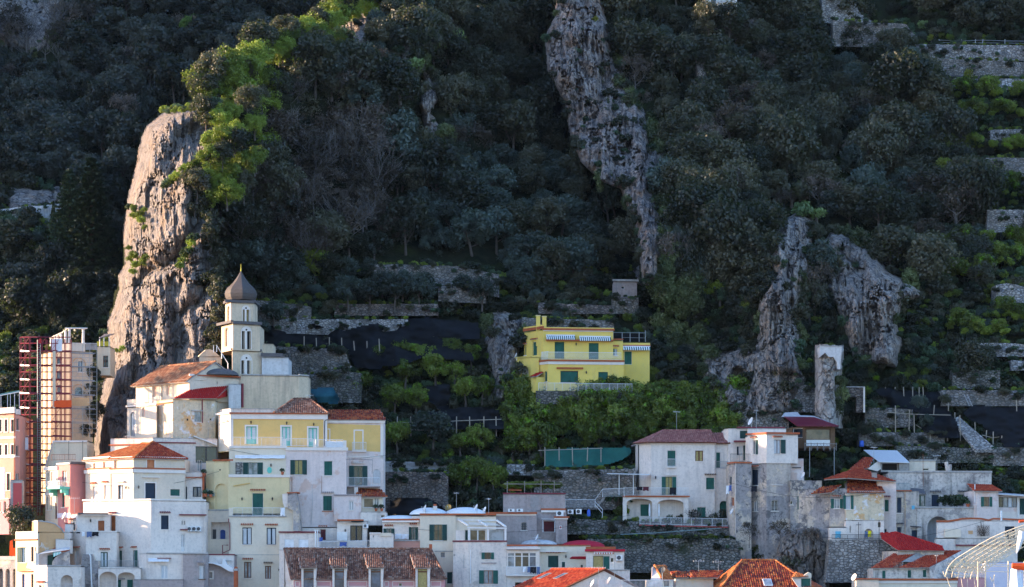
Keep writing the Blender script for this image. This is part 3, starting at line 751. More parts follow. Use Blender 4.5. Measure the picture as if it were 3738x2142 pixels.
ROCK_POLYS = {
 'main': [(632,402),(597,416),(536,462),(519,505),(503,600),(474,703),(457,827),(455,888),(461,971),(437,1008),(437,1053),(412,1131),(398,1177),(405,1304),(395,1356),(369,1459),(360,1493),(352,1579),(350,1720),(620,1720),(700,1500),(760,1340),(800,1230),(802,1100),(775,1050),(800,975),(778,930),(762,815),(716,780),(716,660),(730,610),(778,560),(790,480),(806,392),(720,388)],
 'prow': [(2031,-60),(2031,0),(2025,62),(1987,136),(1998,255),(2027,309),(2064,383),(2072,453),(2088,515),(2121,593),(2161,621),(2195,662),(2274,690),(2281,744),(2312,792),(2326,861),(2336,943),(2325,985),(2343,1040),(2430,1040),(2420,950),(2425,860),(2415,780),(2395,700),(2385,640),(2378,560),(2370,450),(2318,365),(2285,320),(2262,247),(2215,136),(2190,0),(2180,-60)],
 'p1': [(2300,560),(2340,515),(2420,560),(2440,640),(2400,725),(2345,680)], 'p2': [(2190,330),(2235,295),(2300,360),(2310,450),(2240,425)], 'p3': [(2370,760),(2425,735),(2445,820),(2425,900),(2385,860)],
 'spire': [(2852,812),(2812,905),(2825,991),(2780,1074),(2765,1177),(2765,1306),(2780,1370),(2930,1375),(2915,1217),(2910,1134),(2920,1060),(2940,995),(2962,888),(2966,800),(2905,785)],
 'fin': [(3035,862),(3010,900),(3060,960),(3020,1045),(3060,1110),(3095,1230),(3130,1330),(3270,1340),(3300,1250),(3260,1170),(3300,1090),(3375,1090),(3345,1050),(3260,1015),(3215,965),(3160,905),(3080,855)],
 'top': [(1262,20),(1248,130),(1246,190),(1340,208),(1348,90),(1342,15),(1300,-5)],
 'outcrop': [(1465,150),(1452,215),(1480,245),(1535,235),(1560,300),(1540,380),(1560,430),(1525,560),(1605,570),(1615,480),(1580,420),(1600,330),(1555,240),(1540,165)],
 'corner': [(-80,-80),(-80,150),(40,165),(140,190),(215,100),(245,-80)],
 'roadside': [(30,720),(40,690),(90,680),(130,700),(250,680),(275,700),(270,760),(30,790)],
 'slab': [(2545,215),(2575,215),(2600,330),(2618,390),(2598,400),(2555,300)],
 'slab2': [(2440,470),(2432,530),(2470,560),(2515,520),(2520,470)],
 'villa_rock': [(1800,1140),(1782,1200),(1775,1260),(1790,1330),(1805,1400),(1790,1470),(1885,1470),(1900,1400),(1895,1290),(1915,1180),(1880,1140)],
 'cave_rock': [(2575,1310),(2575,1400),(2620,1470),(2690,1515),(2880,1515),(2935,1390),(2905,1250),(2880,1170),(2790,1190),(2770,1280),(2700,1270)],
}
TERR_POLYS = [  # open ground, terraces and walls: no wood here
 [(1380,960),(1820,960),(1850,1080),(1790,1130),(1790,1500),(2300,1500),(2700,1500),(2720,1620),(2700,2200),(300,2200),(420,1660),(820,1330),(920,1090),(1200,1080),(1380,1000)],
 [(3000,-60),(3120,-60),(3330,60),(3380,140),(3800,140),(3800,1100),(3640,1100),(3560,860),(3560,700),(3480,560),(3440,440),(3380,330),(3320,230),(3080,80)],
 [(2680,1480),(2850,1370),(2920,1370),(3000,1300),(3100,1340),(3300,1340),(3420,1090),(3800,1090),(3800,2200),(2680,2200)],
 [(-80,690),(270,690),(260,860),(240,900),(-80,930)],
 [(2200,1000),(2420,1000),(2460,1130),(2400,1330),(1880,1330),(1860,1130)],
]
def anypoly(px, py, polys):
 r = np.zeros(np.shape(px), bool)
 for p in polys: r |= inpoly(px, py, p)
 return r
# ------------------------------------------------------------------ rock and soil materials
def rockmat(name, a, b, c, dark, net=False, zs=0.22, crk=0.75):
 t = NT(name); v = worldpos(t)
 vs_ = t.mapping(v, (1, 1, zs))
 n1 = t.noise(vs_, 0.55, 8, 0.68, 0.4); n2 = t.noise(t.mapping(v, (1, 1, zs), (40, 3, 9)), 1.3, 7, 0.7, 0.3); n3 = t.noise(v, 0.28, 6, 0.65)
 col = t.mix(t.ramp(n1, [(0.36, 0.0), (0.62, 1.0)]), a, b)
 col = t.mix(t.ramp(n3, [(0.50, 0.0), (0.64, 0.85)]), col, c)
 col = t.mix(t.ramp(n2, [(0.50, 0.0), (0.72, 0.8)]), col, dark)
 nf = t.noise(v, 2.6, 8, 0.75)
 col = t.mix(t.ramp(nf, [(0.46, 0.0), (0.70, 0.65)]), col, tuple(x*0.35 for x in a))
 gm = t.noise(v, 0.33, 7, 0.72)
 col = t.mix(t.ramp(gm, [(0.62, 0.0), (0.70, 0.55)]), col, (0.05, 0.06, 0.03))
 nv = t.n('TexNoise'); nv.inputs['Scale'].default_value = 0.7; nv.inputs['Detail'].default_value = 5; t.l(v, nv.inputs['Vector'])
 vv = t.n('VectorMath', operation='MULTIPLY_ADD'); t.l(nv.outputs['Color'], vv.inputs[0]); vv.inputs[1].default_value = (1.6, 1.6, 1.6); t.l(v, vv.inputs[2])
 ve = t.n('TexVoronoi'); ve.feature = 'DISTANCE_TO_EDGE'; ve.inputs['Scale'].default_value = 0.75; t.l(t.mapping(vv.outputs[0], (1, 1, 0.45)), ve.inputs['Vector'])
 ck = t.ramp(ve.outputs['Distance'], [(0.0, 1.0), (0.07, 0.0)]); col = t.mix(t.math('MULTIPLY', ck, crk), col, tuple(x*0.4 for x in dark))
 h = t.math('ADD', t.math('MULTIPLY', ck, -crk), t.math('ADD', t.math('MULTIPLY', n1, 1.2), t.math('ADD', nf, t.math('MULTIPLY', n2, 0.8))))
 if net:
  w = t.n('TexWave'); w.bands_direction = 'X'; w.inputs['Scale'].default_value = 1.1; w.inputs['Distortion'].default_value = 3.0; w.inputs['Detail'].default_value = 3; w.inputs['Detail Scale'].default_value = 0.6
  t.l(t.mapping(v, (1, 1, 0.12)), w.inputs['Vector'])
  col = t.mix(t.ramp(w.outputs['Fac'], [(0.72, 0.0), (0.97, 0.35)]), col, (0.46, 0.41, 0.35))
 t.principled(col, 0.95, 0, 0.1, t.bump(h, 1.0, 0.5))
 MATS[name] = t.m
rockmat('rock_main', (0.25, 0.225, 0.225), (0.40, 0.345, 0.315), (0.36, 0.25, 0.18), (0.08, 0.078, 0.092), True, crk=0.5)
rockmat('rock_prow', (0.26, 0.225, 0.22), (0.52, 0.42, 0.37), (0.50, 0.30, 0.20), (0.085, 0.085, 0.10), zs=0.07)
rockmat('rock_grey', (0.29, 0.25, 0.235), (0.52, 0.44, 0.39), (0.44, 0.31, 0.235), (0.09, 0.088, 0.095), zs=0.14)
def soilmat():
 t = NT('hillside_ground'); v = worldpos(t)
 n = t.noise(v, 0.5, 6, 0.7)
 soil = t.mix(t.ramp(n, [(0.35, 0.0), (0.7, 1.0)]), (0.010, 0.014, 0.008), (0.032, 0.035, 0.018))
 g = t.ramp(t.noise(v, 0.16, 5, 0.65), [(0.55, 0.0), (0.68, 0.7)])
 soil = t.mix(g, soil, (0.035, 0.055, 0.012))
 t.principled(soil, 0.97, 0, 0.05, t.bump(t.noise(v, 2.0, 6, 0.8), 0.8, 0.3)); MATS['hillside_ground'] = t.m
soilmat()
stonemat('drystone', (0.37, 0.345, 0.33)); stonemat('drystone_warm', (0.30, 0.26, 0.245), (0.09, 0.075, 0.07), (0.30, 0.19, 0.14), moss=0.25)
stonemat('drystone_pale', (0.54, 0.51, 0.50), (0.14, 0.13, 0.125), (0.45, 0.38, 0.32), moss=0.15); stonemat('drystone_mossy', (0.30, 0.285, 0.27), (0.07, 0.07, 0.065), (0.26, 0.22, 0.18), moss=0.85)
def gridmesh(name, gxs, gys, Yarr, keep=None, mat='hillside_ground', label=None, cat=None, kind=None, smooth=True):
 d = 300.0+Yarr; A, B = np.meshgrid(gxs, gys)
 X = (A-1869.0)*d/9000.0; Z = (2150.0-B)*d/9000.0
 nj, ni = A.shape
 V = np.stack([X, Yarr, Z], -1).reshape(-1, 3)
 idx = np.arange(nj*ni).reshape(nj, ni)
 F = np.stack([idx[:-1, :-1], idx[1:, :-1], idx[1:, 1:], idx[:-1, 1:]], -1).reshape(-1, 4)
 if keep is not None:
  kk = (keep[:-1, :-1] | keep[1:, 1:] | keep[1:, :-1] | keep[:-1, 1:]).reshape(-1); F = F[kk]
  used = np.unique(F); mp = -np.ones(len(V), int); mp[used] = np.arange(len(used)); V = V[used]; F = mp[F]
 c = np.array([V[:, 0].mean(), V[:, 1].mean(), V[:, 2].min()])
 me = bpy.data.meshes.new(name); me.from_pydata((V-c).tolist(), [], F.tolist()); me.materials.append(M(mat))
 if smooth: me.polygons.foreach_set('use_smooth', np.ones(len(F), bool))
 me.update(); o = bpy.data.objects.new(name, me); COL.objects.link(o); o.location = c
 return tag(o, label, cat, None, kind)
gxs = np.arange(-900, 4700, 16.0); gys = np.arange(-900, 2420, 16.0)
A, B = np.meshgrid(gxs, gys)
gridmesh('hillside', gxs, gys, Yt(A, B), None, 'hillside_ground', None, None, 'structure')
def crag(key, name, mat, label, step=4.0, bulge=3.0, soft=45.0, amp=2.2, Yfun=None, vs_=0.25, extra=None, ew=22.0, grow=9.0):
 poly = ROCK_POLYS[key]; xs = [p[0] for p in poly]; ys = [p[1] for p in poly]
 a = np.arange(min(xs)-step*2, max(xs)+step*3, step); b = np.arange(min(ys)-step*2, max(ys)+step*3, step)
 X, Yp = np.meshgrid(a, b)
 wob = ew*fbm(X/70, Yp/70, 1.1, 4); w2_ = ew*fbm(X/70, Yp/70, 31.1, 4)
 ins = inpoly(X+wob, Yp+w2_, poly); ed = edgedist(X+wob, Yp+w2_, poly); sd = np.where(ins, ed, -ed)+grow
 base = Yt(X, Yp) if Yfun is None else Yfun(X, Yp)
 s = np.sqrt(np.clip(sd/soft, 0, 1)*(2-np.clip(sd/soft, 0, 1)))
 rid = 1-2*np.abs(fbm(X/85, Yp*vs_/85, 4.4, 5)); rid2 = 1-2*np.abs(fbm(X/34, Yp*vs_*1.4/34, 9.4, 4))
 fl = 1-2*np.abs(fbm(X/16, Yp*vs_*0.7/16, 6.1, 4, 0.6)); cr = np.abs(fbm(X/60+0.3*fl, Yp*0.6/60, 8.8, 5, 0.6))
 blk = fbm(X/48, Yp*(vs_+0.2)/48, 12.2, 3); blk = (np.floor(blk*7)+sstep(0.55, 1.0, blk*7-np.floor(blk*7)))/7
 D = base-bulge*s+(1-s)*2.5-amp*(rid-0.7)*1.1*s-amp*0.55*(rid2-0.7)*s-amp*0.28*(fl-0.6)*s-amp*1.5*blk*s-amp*0.35*fbm(X/20, Yp/24, 2.2, 5, 0.62)+amp*0.7*np.exp(-(cr/0.025)**2)*s
 if extra: D = extra(X, Yp, D)
 return gridmesh(name, a, b, D, sd > -step*1.5, mat, label, 'cliff' if label else None, 'structure', smooth=False)
ROCK_OBJS = [crag('main', 'crag', 'rock_main', 'tall sunlit limestone crag standing behind the church', 2.6, 2.2, 60, 1.55, mainY, 0.22, ew=12.0, grow=0.0)]
def caveD(X, Yp, D): return D+3.2*sstep(1.0, 0.5, np.hypot((X-2694)/34, (Yp-1378)/50))
ROCK_OBJS += [crag('prow', 'cliff', 'rock_prow', 'long leaning cliff of streaked grey and rust limestone', 3.0, 6.0, 55, 3.0, vs_=0.12),
 crag('p1', 'rock_ledge', 'rock_grey', 'broken rock ledge right of the middle of the leaning cliff', 4, 5.0, 30, 2.0, vs_=0.2), crag('p2', 'rock_ledge', 'rock_grey', 'rock shoulder right of the upper leaning cliff', 4, 5.0, 30, 2.0, vs_=0.2), crag('p3', 'rock_ledge', 'rock_grey', 'pale rock rib right of the lower leaning cliff', 4, 5.0, 25, 2.0, vs_=0.2),
 crag('spire', 'rock_spire', 'rock_grey', 'tall narrow rock spire above the burgundy roofed hut', 3.0, 6.5, 45, 2.6, vs_=0.14, ew=14),
 crag('fin', 'rock_fin', 'rock_grey', 'sloping rocky fin to the right of the tall spire', 3.5, 6.5, 40, 2.8, vs_=0.2),
 crag('top', 'rock_outcrop', 'rock_grey', 'grey rock tower on the ridge at the top edge', 4.0, 3.0, 30, 1.6, vs_=0.2),
 crag('outcrop', 'rock_outcrop', 'rock_grey', 'thin broken line of rocks in the middle wood', 4.0, 3.0, 30, 1.6, vs_=0.3),
 crag('corner', 'rock_face', 'rock_grey', 'pale cliff behind bare trees in the upper left corner', 6.0, 3.0, 40, 2.2, vs_=0.2),
 crag('roadside', 'rock_face', 'rock_grey', 'blue grey rocks above the road wall at the left edge', 5.0, 3.0, 30, 1.6, vs_=0.25),
 crag('slab', 'rock_slab', 'rock_grey', 'slim upright rock slab in the upper right wood', 4.0, 6.5, 14, 0.8, vs_=0.25),
 crag('slab2', 'rock_slab', 'rock_grey', 'small pale rock face right of the leaning cliff', 4.0, 4.0, 18, 1.2, vs_=0.25),
 crag('villa_rock', 'rock_stack', 'rock_grey', 'rock stack standing left of the yellow villa', 3.5, 2.6, 35, 2.2, vs_=0.3),
 crag('cave_rock', 'cave_rock', 'rock_grey', 'grey rock face with an oval cave hollow', 3.0, 5.5, 40, 1.4, vs_=0.3, extra=caveD)]
NOTREE = [ROCK_POLYS[k] for k in ROCK_POLYS]
# ground sheet and the unseen mountain added and shaped to shade the back of the valley
mb = MB(); mb.poly([(-900, -900, -6), (900, -900, -6), (900, 900, -6), (-900, 900, -6)])
flat('harbour_ground', (0.20, 0.19, 0.18), 0.9); o = mb.build('ground', M('harbour_ground')); o['kind'] = 'structure'
mx = np.linspace(-520, -150, 60); my = np.linspace(115, 540, 60); MX, MY = np.meshgrid(mx, my)
H = 270*sstep(120, 180, MY)*sstep(-150, -215, MX)*(0.75+0.5*(fbm(MX/90, MY/90, 2, 4)+0.3))-6
V = np.stack([MX, MY, H], -1).reshape(-1, 3); idx = np.arange(3600).reshape(60, 60)
F = np.stack([idx[:-1, :-1], idx[:-1, 1:], idx[1:, 1:], idx[1:, :-1]], -1).reshape(-1, 4)
me = bpy.data.meshes.new('shade_mountain'); me.from_pydata(V.tolist(), [], F.tolist()); me.materials.append(M('hillside_ground')); o = bpy.data.objects.new('shade_mountain', me); COL.objects.link(o); o['kind'] = 'structure'
# ------------------------------------------------------------------ foliage
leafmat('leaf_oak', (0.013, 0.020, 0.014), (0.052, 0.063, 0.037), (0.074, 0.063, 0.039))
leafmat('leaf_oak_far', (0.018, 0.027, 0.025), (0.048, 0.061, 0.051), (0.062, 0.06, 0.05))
leafmat('leaf_olive', (0.03, 0.046, 0.04), (0.085, 0.11, 0.088), (0.045, 0.064, 0.056))
leafmat('leaf_bright_sunlit', (0.08, 0.13, 0.014), (0.28, 0.38, 0.03), (0.18, 0.23, 0.035), 0.4)  # sunlight put into the ridge oaks' leaf colour; bright shrubs share it
leafmat('leaf_pine', (0.04, 0.09, 0.012), (0.11, 0.19, 0.025), None, 0.3)
leafmat('leaf_lemon', (0.05, 0.09, 0.01), (0.19, 0.24, 0.025), (0.12, 0.14, 0.025), 0.35, light=(0.22, 0.50, 0.012))
leafmat('leaf_shrub', (0.016, 0.045, 0.018), (0.05, 0.105, 0.045), (0.06, 0.10, 0.06))
leafmat('leaf_euphorbia', (0.05, 0.13, 0.07), (0.11, 0.22, 0.12), (0.15, 0.18, 0.03))
leafmat('leaf_ivy', (0.04, 0.065, 0.02), (0.15, 0.18, 0.07), (0.11, 0.13, 0.05), light=(0.23, 0.25, 0.12))
leafmat('leaf_yellow', (0.16, 0.17, 0.008), (0.32, 0.30, 0.02), None)
leafmat('leaf_grass', (0.035, 0.075, 0.012), (0.10, 0.17, 0.025), (0.06, 0.09, 0.02), 0.4)
leafmat('leaf_brown', (0.045, 0.030, 0.022), (0.12, 0.08, 0.06), (0.085, 0.065, 0.055), 0.2)
leafmat('leaf_cypress', (0.012, 0.022, 0.010), (0.04, 0.05, 0.022), None, 0.15)
leafmat('leaf_norfolk', (0.018, 0.036, 0.02), (0.06, 0.09, 0.045), None, 0.15)
flat('fruit_lemon', (0.70, 0.55, 0.02), 0.5); flat('fruit_orange', (0.75, 0.30, 0.02), 0.5)
def leaves_mesh(name, pos, nrm, size, mat, aspect=1.7, jitter=0.6, rs=None):
 """one small bent blade (quad) per point"""
 rs = rs or nr; n = len(pos)
 d = nrm+jitter*rs.normal(size=(n, 3)); d /= np.linalg.norm(d, axis=1, keepdims=True)
 a = np.cross(d, rs.normal(size=(n, 3))); a /= np.linalg.norm(a, axis=1, keepdims=True); b = np.cross(d, a)
 s = (size*rs.uniform(0.6, 1.35, size=n))[:, None]
 v = np.stack([pos-a*s*aspect/2, pos-b*s/2+d*s*0.12, pos+a*s*aspect/2, pos+b*s/2+d*s*0.12], 1).reshape(-1, 3)
 me = bpy.data.meshes.new(name); me.vertices.add(len(v)); me.vertices.foreach_set('co', v.astype(np.float32).ravel())
 me.loops.add(4*n); me.polygons.add(n); me.loops.foreach_set('vertex_index', np.arange(4*n, dtype=np.int32))
 me.polygons.foreach_set('loop_start', np.arange(0, 4*n, 4, dtype=np.int32)); me.polygons.foreach_set('loop_total', np.full(n, 4, np.int32))
 me.materials.append(M(mat)); me.update(calc_edges=True); return me
def crown_pts(rs, n_cl, per, rx, rz, cr, zc, flat_=1.0, upper=0.25, hang=0.0):
 P_, N_ = [], []
 for k in range(n_cl):
  d = rs.normal(size=3); d[2] = d[2]*flat_+upper; d /= np.linalg.norm(d)
  r = rs.uniform(0.35, 1.0)**0.6
  c = np.array([d[0]*rx*r, d[1]*rx*r, zc+d[2]*rz*r]); q = cr*rs.uniform(0.6, 1.35)
  e = rs.normal(size=(per, 3)); e[:, 2] = e[:, 2]*0.8+0.25; e /= np.linalg.norm(e, axis=1, keepdims=True)
  rr = q*rs.uniform(0.55, 1.05, size=(per, 1))
  p = c+e*rr; p[:, 2] -= hang*rs.uniform(0, 1, size=per)
  P_.append(p); N_.append(e)
 return np.concatenate(P_), np.concatenate(N_)
def trunk_mesh(name, rs, h, r, spread, nb=6, mat='bark', levels=2, tip=0.015, up=0.6):
 mb = MB()
 lean = Vector((rs.uniform(-.12, .12), rs.uniform(-.12, .12), 0))*h
 pts = [Vector((0, 0, -0.8)), Vector((0, 0, 0.0)), lean*0.4+VZ*h*0.35, lean+VZ*h*0.62]
 mb.tube(pts, [r*1.3, r, r*0.75, r*0.45], 6)
 def br(p, d, L, rad, lv):
  q = p+d*L*0.5+Vector((rs.uniform(-.1, .1), rs.uniform(-.1, .1), rs.uniform(0, .15)))*L; e = q+(d+Vector((rs.uniform(-.3, .3), rs.uniform(-.3, .3), rs.uniform(-.1, .4)))).normalized()*L*0.5
  mb.tube([p, q, e], [rad, rad*0.7, max(tip, rad*0.35)], 4, cap=False)
  if lv > 0:
   for k in range(3):
    a = rs.uniform(0, 6.28); nd = (d+Vector((math.cos(a)*0.8, math.sin(a)*0.8, rs.uniform(-0.1, up)))).normalized()
    br(q if k == 0 else e, nd, L*rs.uniform(0.5, 0.75), max(tip, rad*0.5), lv-1)
 for k in range(nb):
  a = 6.28*k/nb+rs.uniform(-.4, .4); t = rs.uniform(0.35, 1.0); p = pts[1].lerp(pts[3], t)
  br(p, Vector((math.cos(a), math.sin(a), rs.uniform(0.3, 1.1))).normalized(), spread*rs.uniform(0.5, 0.8), r*0.42, levels)
 me = bpy.data.meshes.new(name); me.from_pydata(mb.v, [], mb.f); me.materials.append(M(mat)); me.polygons.foreach_set('use_smooth', [True]*len(mb.f)); me.update(); return me
KIND = {}
def mk(kind, n, fn): KIND[kind] = [fn(np.random.RandomState(100+31*i+sum(map(ord, kind)))) for i in range(n)]
def oak(mat, sz=0.21, n_cl=34, per=130, rx=2.5, rz=2.1, cr=0.98, zc=3.6, th=3.6, hang=0.0, flat_=0.9, upper=0.3, bark='bark'):
 def f(rs):
  p, nn = crown_pts(rs, n_cl, per, rx*rs.uniform(.9, 1.15), rz*rs.uniform(.85, 1.15), cr, zc, flat_, upper, hang)
  return trunk_mesh('trunk', rs, th*1.3, 0.16, rx*0.8, 5, bark, 1), leaves_mesh('crown', p, nn, sz, mat, rs=rs)
 return f
mk('oak', 6, oak('leaf_oak')); mk('bigoak', 4, oak('leaf_oak', 0.23, 62, 120, 3.3, 2.7, 1.15, 4.3, 4.3)); mk('tallolive', 3, oak('leaf_olive', 0.24, 46, 75, 1.9, 3.0, 0.8, 4.2, 4.4)); mk('oakfar', 4, oak('leaf_oak_far', 0.26, 30, 110)); mk('olive', 4, oak('leaf_olive', 0.20, 40, 85, 2.3, 1.7, 0.7, 3.0, 3.0, 0.25, 0.8, 0.3))
mk('bright', 4, oak('leaf_bright_sunlit', 0.16, 34, 150, 2.2, 1.9, 0.8, 2.6, 2.6)); mk('lemon', 4, oak('leaf_lemon', 0.19, 30, 85, 1.9, 1.3, 0.65, 2.2, 2.2))
mk('pine', 3, oak('leaf_pine', 0.22, 34, 85, 2.3, 1.5, 0.7, 4.6, 4.6, 0, 0.7, 0.3)); mk('brownleaf', 3, oak('leaf_brown', 0.17, 30, 45, 2.7, 2.1, 0.9, 3.8, 3.9, bark='bark_pale'))
mk('shrub', 4, oak('leaf_shrub', 0.15, 16, 60, 0.9, 0.6, 0.42, 0.7, 0.6)); mk('brightshrub', 3, oak('leaf_bright_sunlit', 0.14, 14, 60, 0.75, 0.5, 0.38, 0.55, 0.5)); mk('euphorbia', 3, oak('leaf_euphorbia', 0.15, 12, 60, 0.8, 0.45, 0.4, 0.6, 0.5))
mk('yellowtree', 2, oak('leaf_yellow', 0.16, 14, 60, 0.9, 0.9, 0.45, 1.6, 1.6)); mk('ivy', 4, oak('leaf_ivy', 0.20, 30, 70, 1.5, 1.9, 0.65, 0.6, 0.6, 0.4)); mk('scrub', 4, oak('leaf_oak', 0.22, 18, 60, 1.5, 0.9, 0.6, 0.9, 0.8))
def cyp(rs):
 n = 5200; z = rs.uniform(0, 1, n)**0.9; a = rs.uniform(0, 6.28, n)
 r = (0.95*np.sin(np.pi*np.clip(z*0.93+0.07, 0, 1))**0.55*(1-z*0.55))*rs.uniform(0.6, 1.05, n)*(1+0.25*np.sin(a*3+z*9))
 p = np.stack([r*np.cos(a), r*np.sin(a), 0.4+z*11.5], 1); nn = np.stack([np.cos(a), np.sin(a), 0.5+0*a], 1)
 return trunk_mesh('trunk', rs, 6, 0.14, 0.6, 3, 'bark', 0), leaves_mesh('crown', p, nn, 0.24, 'leaf_cypress', rs=rs)
mk('cypress', 2, cyp)
def norf(rs):
 P_, N_ = [], []; H = 16.0
 for k in range(26):
  z = 1.5+(H-1.5)*k/25.0; L = 4.3*(1-(z/H))**0.75+0.25; nb = 9
  for b in range(nb):
   a = 6.28*(b+rs.uniform(-.2, .2))/nb+k*0.4; t = rs.uniform(0.1, 1, 70); d = np.array([math.cos(a), math.sin(a)])
   rr = L*t*rs.uniform(0.85, 1.1)
   p = np.stack([d[0]*rr+rs.normal(0, 0.16, 70), d[1]*rr+rs.normal(0, 0.16, 70), z-0.25*t+0.32*t*t+rs.normal(0, 0.07, 70)], 1)
   P_.append(p); N_.append(np.tile([0, 0, 1.0], (70, 1)))
 mb = MB(); mb.tube([(0, 0, -1), (0, 0, 8), (0, 0, H)], [0.4, 0.25, 0.04], 7)
 for k in range(26):
  z = 1.5+(H-1.5)*k/25.0; L = 4.3*(1-(z/H))**0.75+0.2
  for b in range(9):
   a = 6.28*b/9+k*0.4; mb.tube([(0, 0, z), (math.cos(a)*L*0.9, math.sin(a)*L*0.9, z)], [0.04, 0.01], 3, cap=False)
 me = bpy.data.meshes.new('trunk'); me.from_pydata(mb.v, [], mb.f); me.materials.append(M('bark')); me.update()
 return me, leaves_mesh('crown', np.concatenate(P_), np.concatenate(N_), 0.26, 'leaf_norfolk', jitter=0.5, rs=rs)
mk('norfolk', 1, norf)
def bare(rs): return trunk_mesh('trunk', rs, 5.2, 0.15, 3.0, 7, 'bark_pale', 3, 0.016, 0.9), None
mk('bare', 4, bare)
def barebrown(rs):
 t = trunk_mesh('trunk', rs, 5.2, 0.15, 3.2, 8, 'bark_pale', 3, 0.02, 0.8)
 p, nn = crown_pts(rs, 26, 50, 3.0, 2.1, 0.9, 4.4, 0.8, 0.3)
 return t, leaves_mesh('crown', p, nn, 0.13, 'leaf_brown', 3.2, rs=rs)
mk('brown', 3, barebrown)
def palm(rs):
 P_, N_ = [], []
 for k in range(16):
  a = 6.28*k/16+rs.uniform(-.15, .15); e = rs.uniform(0.2, 1.1)
  for s in range(26):
   t = (s+1)/26.0; r = 1.7*t; z = 2.2+e*1.6*t-1.7*t*t
   for sd in (-1, 1):
    P_.append([math.cos(a)*r-math.sin(a)*sd*0.16*(1-t*0.6), math.sin(a)*r+math.cos(a)*sd*0.16*(1-t*0.6), z-0.05]); N_.append([0, 0, 1.0])
 mb = MB(); mb.tube([(0, 0, -0.6), (0, 0, 1.2), (0, 0, 2.2)], [0.22, 0.18, 0.2], 8)
 me = bpy.data.meshes.new('trunk'); me.from_pydata(mb.v, [], mb.f); me.materials.append(M('bark')); me.update()
 return me, leaves_mesh('crown', np.array(P_), np.array(N_), 0.2, 'leaf_shrub', 2.2, 0.35, rs=rs)
mk('palm', 2, palm)
NAMES = {'oak': 'oak_tree', 'bigoak': 'oak_tree', 'tallolive': 'olive_tree', 'oakfar': 'oak_tree', 'olive': 'olive_tree', 'bright': 'oak_tree', 'lemon': 'lemon_tree', 'pine': 'pine_tree', 'brownleaf': 'oak_tree', 'shrub': 'shrub', 'brightshrub': 'shrub', 'euphorbia': 'euphorbia_bush', 'yellowtree': 'mimosa_tree', 'ivy': 'ivy_clump', 'scrub': 'shrub', 'cypress': 'cypress_tree', 'norfolk': 'norfolk_pine', 'bare': 'bare_tree', 'brown': 'bare_tree', 'palm': 'palm_tree'}
CATS = {'shrub': 'bush', 'brightshrub': 'bush', 'euphorbia': 'bush', 'ivy': 'ivy', 'scrub': 'bush'}
NT_COUNT = {}
def plant(kind, p, s, label, group=None, sz=None, idx=None, yaw=None):
 """one plant as a thing with its own trunk and crown"""
 ms = KIND[kind]; k = NT_COUNT.get(kind, 0); NT_COUNT[kind] = k+1
 tm, cm = ms[(k if idx is None else idx) % len(ms)]
 e = bpy.data.objects.new(NAMES[kind], None); COL.objects.link(e); e.location = p; e.empty_display_size = 0.3
 e.rotation_euler = (0, 0, rnd.uniform(0, 6.28) if yaw is None else yaw); e.scale = (s, s, s*(sz or rnd.uniform(0.9, 1.12)))
 tag(e, label, CATS.get(kind, 'tree'), group)
 for nm, m in (('trunk', tm), ('crown', cm)):
  if m is None or (nm == 'trunk' and kind in ('ivy', 'brightshrub', 'shrub')): continue
  o = bpy.data.objects.new(nm if kind not in CATS or nm == 'trunk' else 'foliage', m); COL.objects.link(o); o.parent = e
  if kind in CATS and nm == 'trunk': o.name = 'stem'
 return e
